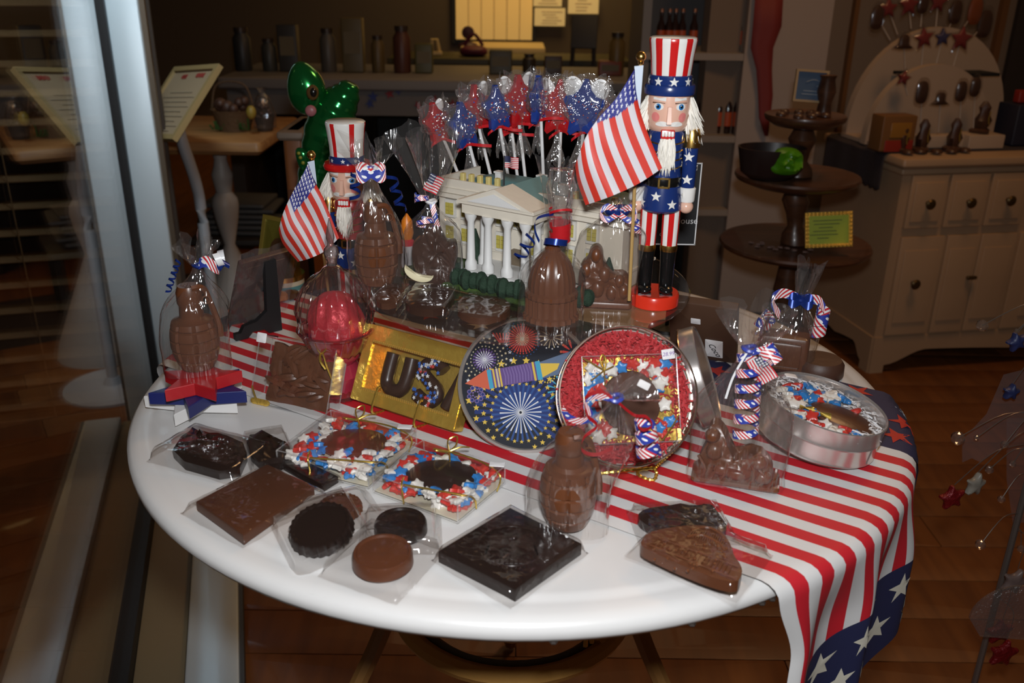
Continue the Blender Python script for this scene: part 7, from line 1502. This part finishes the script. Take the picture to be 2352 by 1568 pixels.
for i, (px, py, lab) in enumerate(((1196, 654, 'small red and white striped wrapped roll left of the domed chocolate'), (1335, 676, 'small red and white striped wrapped roll right of the domed chocolate'))):
    P = onplate(px, py + 14); t = thing('striped_roll', lab, 'sweet', (P.x, P.y, PZ), R(20 - 60 * i)); s = mpp(P); r = 17 * s; b = MB(); b.X = MX.Translation((0, 0, r)) @ MX.Rotation(pi / 2, 4, 'Y'); b.lathe([(.001, -36 * s), (r * .8, -34 * s), (r, -26 * s), (r, -18 * s), (r, -10 * s), (r, -2 * s), (r, 6 * s), (r, 14 * s), (r, 22 * s), (r * .8, 32 * s), (.001, 34 * s)], 20, ks=lambda j, q: j % 2); b.build('roll', [RED, WGL], t)
# black notice with a thin white border behind the tall nutcracker
ys = PC.y + .215; P = aty(1556, 560, ys); t = thing('black_notice', 'black upright notice with white border and lettering behind the tall nutcracker', 'sign', (P.x, ys, T + .003)); s = mpp(P); zb2, zt2 = P.z - T - .003, aty(1570, 374, ys).z - T - .003; w_ = 96 * s; xo = -8 * s
b = MB(); b.box((xo, 0, (zb2 + zt2) / 2), (w_, .003, zt2 - zb2)); b.build('panel', M('notice_black', (.010, .010, .011), .5), t, 0)
b = MB(); [b.box((xo + sx * (w_ / 2 - .001), -.002, (zb2 + zt2) / 2), (.0016, .001, zt2 - zb2)) for sx in (-1, 1)]; [b.box((xo, -.002, z_), (w_, .001, .0016)) for z_ in (zb2, zt2)]; b.build('border', WSTRIP, t, 0)
text('House', .013, WSTRIP, t, (xo + .014, -.0022, zb2 + 55 * s), (pi / 2, 0, 0)); text('or', .010, WSTRIP, t, (xo - .018, -.0022, zb2 + 24 * s), (pi / 2, 0, 0))
b = MB(); b.tube([(xo, .002, .003), (xo, .002, zb2 + .02)], .003, 8); b.lathe([(.028, 0), (.026, .004), (.004, .006)], 20, c=(xo, .002, 0)); b.build('stem', BLK, t)

# ================================================================== GREEN FOIL BALLOON ON ITS ORANGE STAND
yg = .62; GF = M('green_foil_balloon', (.010, .20, .045), .16, .75, coat=.5); s = mpp(aty(740, 300, yg)); fz = aty(700, 470, yg)
t = thing('foil_balloon', 'shiny green foil animal balloon behind the smaller nutcracker', 'balloon', (aty(715, 480, yg).x, yg, 0)); O = V(t.location)
def GP(px, py, dy=0): return aty(px, py, yg + dy) - O
b = MB(); b.tube(bez([GP(705, 480), GP(722, 420), GP(738, 360), GP(752, 300), GP(772, 250), GP(795, 215), GP(806, 190)], 40), [s * r for r in [30 + 22 * sin(min(1, i / 22) * pi / 2) - (0 if i < 26 else (i - 26) * 2.6) + 1.6 * sin(i * 1.7) for i in range(41)]], 28); b.build('body', GF, t, 60)
b = MB(); hp_ = smooth_poly([((x - 700) * s, -(y - 205) * s) for x, y in ((676, 150), (700, 142), (732, 165), (748, 200), (742, 240), (720, 262), (690, 262), (664, 235), (660, 190))], 2); b.X = MX.Translation(GP(700, 205, -.02)) @ MX.Rotation(pi / 2, 4, 'X'); b.puff(hp_, 34 * s, 8, pw=.5, edge=.15); b.X = None; b.build('head', GF, t, 60)
b = MB(); b.X = MX.Translation(GP(718, 212, -.075)) @ MX.Rotation(pi / 2, 4, 'X'); b.puff(circ(13 * s, 18, ry=16 * s), 8 * s, 5, k=0); b.X = MX.Translation(GP(720, 212, -.085)) @ MX.Rotation(pi / 2, 4, 'X'); b.puff(circ(7 * s, 14, ry=10 * s), 8 * s, 4, k=1); b.X = None; b.build('eye', [M('dim_amber', (.10, .05, .015), .3), BLACK], t)
b = MB(); b.X = MX.Translation(GP(714, 254, -.06)) @ MX.Rotation(pi / 2, 4, 'X'); b.puff(circ(12 * s, 16), 8 * s, 4); b.X = None; b.build('cheek', M('dim_pink', (.35, .12, .13), .4), t)
b = MB(); b.X = MX.Translation(GP(692, 362, -.04)) @ MX.Rotation(pi / 2, 4, 'X'); b.puff(smooth_poly([(-14 * s, 20 * s), (2 * s, 24 * s), (16 * s, 12 * s), (14 * s, -14 * s), (4 * s, -32 * s), (-8 * s, -20 * s)], 2), 10 * s, 6); b.X = None; b.build('arm', GF, t)
b = MB(); [b.ball(tuple(GP(690 + dx, 362 + dy, -.062)), (4 * s, 2 * s, 4 * s), 8, 6) for dx, dy in ((0, 0), (6, 12), (-4, -10))]; b.build('arm_spots', M('spot_yellow', (.25, .24, .02), .4), t)
b = MB(); b.tube([(0, 0, .02), GP(705, 490)], .006, 6); b.lathe([(.07, .30 - .30), (.07, .02), (.01, .03)], 20); b.build('stand', BLK, t)
t = thing('orange_cabinet', 'dim orange wooden cabinet behind the green balloon', 'cabinet', (aty(676, 380, 1.0).x, 1.0, 0)); s2 = mpp(aty(676, 380, 1.0)); zt_ = aty(676, 300, 1.0).z
b = MB(); b.rbox((0, .1, zt_ / 2), (46 * s2, .2, zt_), .01); b.build('body', M('dim_orange_wood', (.20, .065, .015), .5), t); b = MB(); b.rbox((0, .1, zt_ - .01), (62 * s2, .24, .02), .006); b.build('top', M('dim_cream_wood', (.20, .15, .11), .5), t); b = MB(); b.box((0, -.002, zt_ * .55), (34 * s2, .004, zt_ * .6)); b.build('door', M('dark_orange_wood', (.12, .035, .01), .5), t, 0)

# ================================================================== CRYSTAL AND STAR ORNAMENT TREE AT THE RIGHT EDGE
yo = .10; X0 = aty(2362, 1100, yo).x; t = thing('ornament_tree', 'wire ornament tree with crystals and hanging stars at the right edge', 'ornament tree', (X0, yo, 0)); O = V(t.location)
def OP(px, py, dy=0): return aty(px, py, yo + dy) - O
WIRE = M('thin_wire', (.20, .17, .15), .35, .7); CRY = clear('crystal', base=.22, gain=1.3, rough=.02, milk=.02, edge=.4)
b = MB(); b.tube([(0, 0, .004), (0, 0, 1.12)], .005, 8); b.lathe([(.045, 0), (.045, .008), (.012, .016)], 28); b.build('stem', WIRE, t)
for i, (px, py, r) in enumerate(((2256, 747, 14), (2200, 1006, 16), (2308, 1020, 9), (2272, 1078, 10), (2300, 1146, 9), (2252, 1250, 12), (2326, 1065, 8), (2243, 1005, 6), (2335, 760, 6), (2345, 1260, 9))):
    q = OP(px, py, -.02 * (i % 3)); s = mpp(O + q); b = MB(); b.tube(bez([(0, 0, q.z + .03), ((q.x) * .5, q.y * .5, q.z + .035), q], 10), .0007, 5); w_ = b.build('wire_branch', WIRE, t)
    b = MB(); b.ball(q, r * s, 8, 6); o = b.build('crystal_bead', CRY, w_, 0)
GRD = M('glitter_red', (.16, .006, .008), .35, .3, bump=.8, bscale=200); GWH = M('hanging_white', (.20, .18, .15), .35)
for i, (px, py, r, m, rot) in enumerate(((2186, 1142, 34, GRD, 100), (2240, 1112, 32, GWH, 78), (2296, 1450, 36, GRD, 95), (2304, 1500, 40, GRD, 80), (2330, 1335, 36, M('star_pinkish', (.13, .09, .08), .35), 70), (2334, 785, 26, M('dim_blue_star', (.012, .018, .07), .5), 110), (2322, 900, 22, M('dim_blue_star'), 84))):
    q = OP(px, py, -.03 - .015 * (i % 2)); s = mpp(O + q); b = MB(); b.tube(bez([(0, 0, q.z + .075), (q.x * .6, q.y, q.z + .08), q + V((0, 0, r * s))], 12), .0006, 5); w_ = b.build('hanger', WIRE, t)
    b = MB(); b.X = MX.Translation(q) @ MX.Rotation(R(25 if m is GWH else 10), 4, 'Z') @ MX.Rotation(pi / 2, 4, 'X'); b.puff(smooth_poly(star(r * s * 1.1, r * s * .5, rot=rot), 1), .007, 5); b.X = None; b.build('star', m, w_)
q = OP(2330, 1420, -.05); s = mpp(O + q); LACE = clear('lace_film', (.80, .74, .70), base=.05, gain=.7, rough=.3, milk=.035, bump=.8, bscale=200)
b = MB(); b.X = MX.Translation(q) @ MX.Rotation(pi / 2, 4, 'X'); fan = [(104 * s * cos(R(a)), 92 * s * sin(R(a))) for a in range(0, 181, 9)] + [(-70 * s, -50 * s), (60 * s, -60 * s)]; b.puff(fan, .006, 5); fl = b.build('lace_fan', LACE, t)
b = MB(); [b.ball((104 * s * cos(R(a)), 92 * s * sin(R(a)), 0), 6 * s, 6, 4) for a in range(0, 181, 4)]; b.X = None; b.build('sparkling_edge', CRY, fl, 0)
TUL = clear('tulle', (.80, .72, .70), base=.0, gain=.15, rough=.5, milk=.035)
b = MB(); L_ = [(2345, 850, 40), (2312, 940, 46), (2270, 1000, 60), (2232, 1052, 22)]
vs = [OP(px + w_ * k, py + 10 * abs(k), -.012 * k) for px, py, w_ in L_ for k in (-1, -.5, 0, .5, 1)]; b.add(vs, [(5 * i + j, 5 * i + j + 1, 5 * i + j + 6, 5 * i + j + 5) for i in range(3) for j in range(4)]); b.build('tulle_bow', TUL, t)
b = MB(); L_ = [(2338, 960, 26), (2346, 1100, 34), (2356, 1200, 30)]
vs = [OP(px + w_ * k, py, -.012 * k) for px, py, w_ in L_ for k in (-1, -.5, 0, .5, 1)]; b.add(vs, [(5 * i + j, 5 * i + j + 1, 5 * i + j + 6, 5 * i + j + 5) for i in range(2) for j in range(4)]); b.build('tulle_tail', TUL, t)
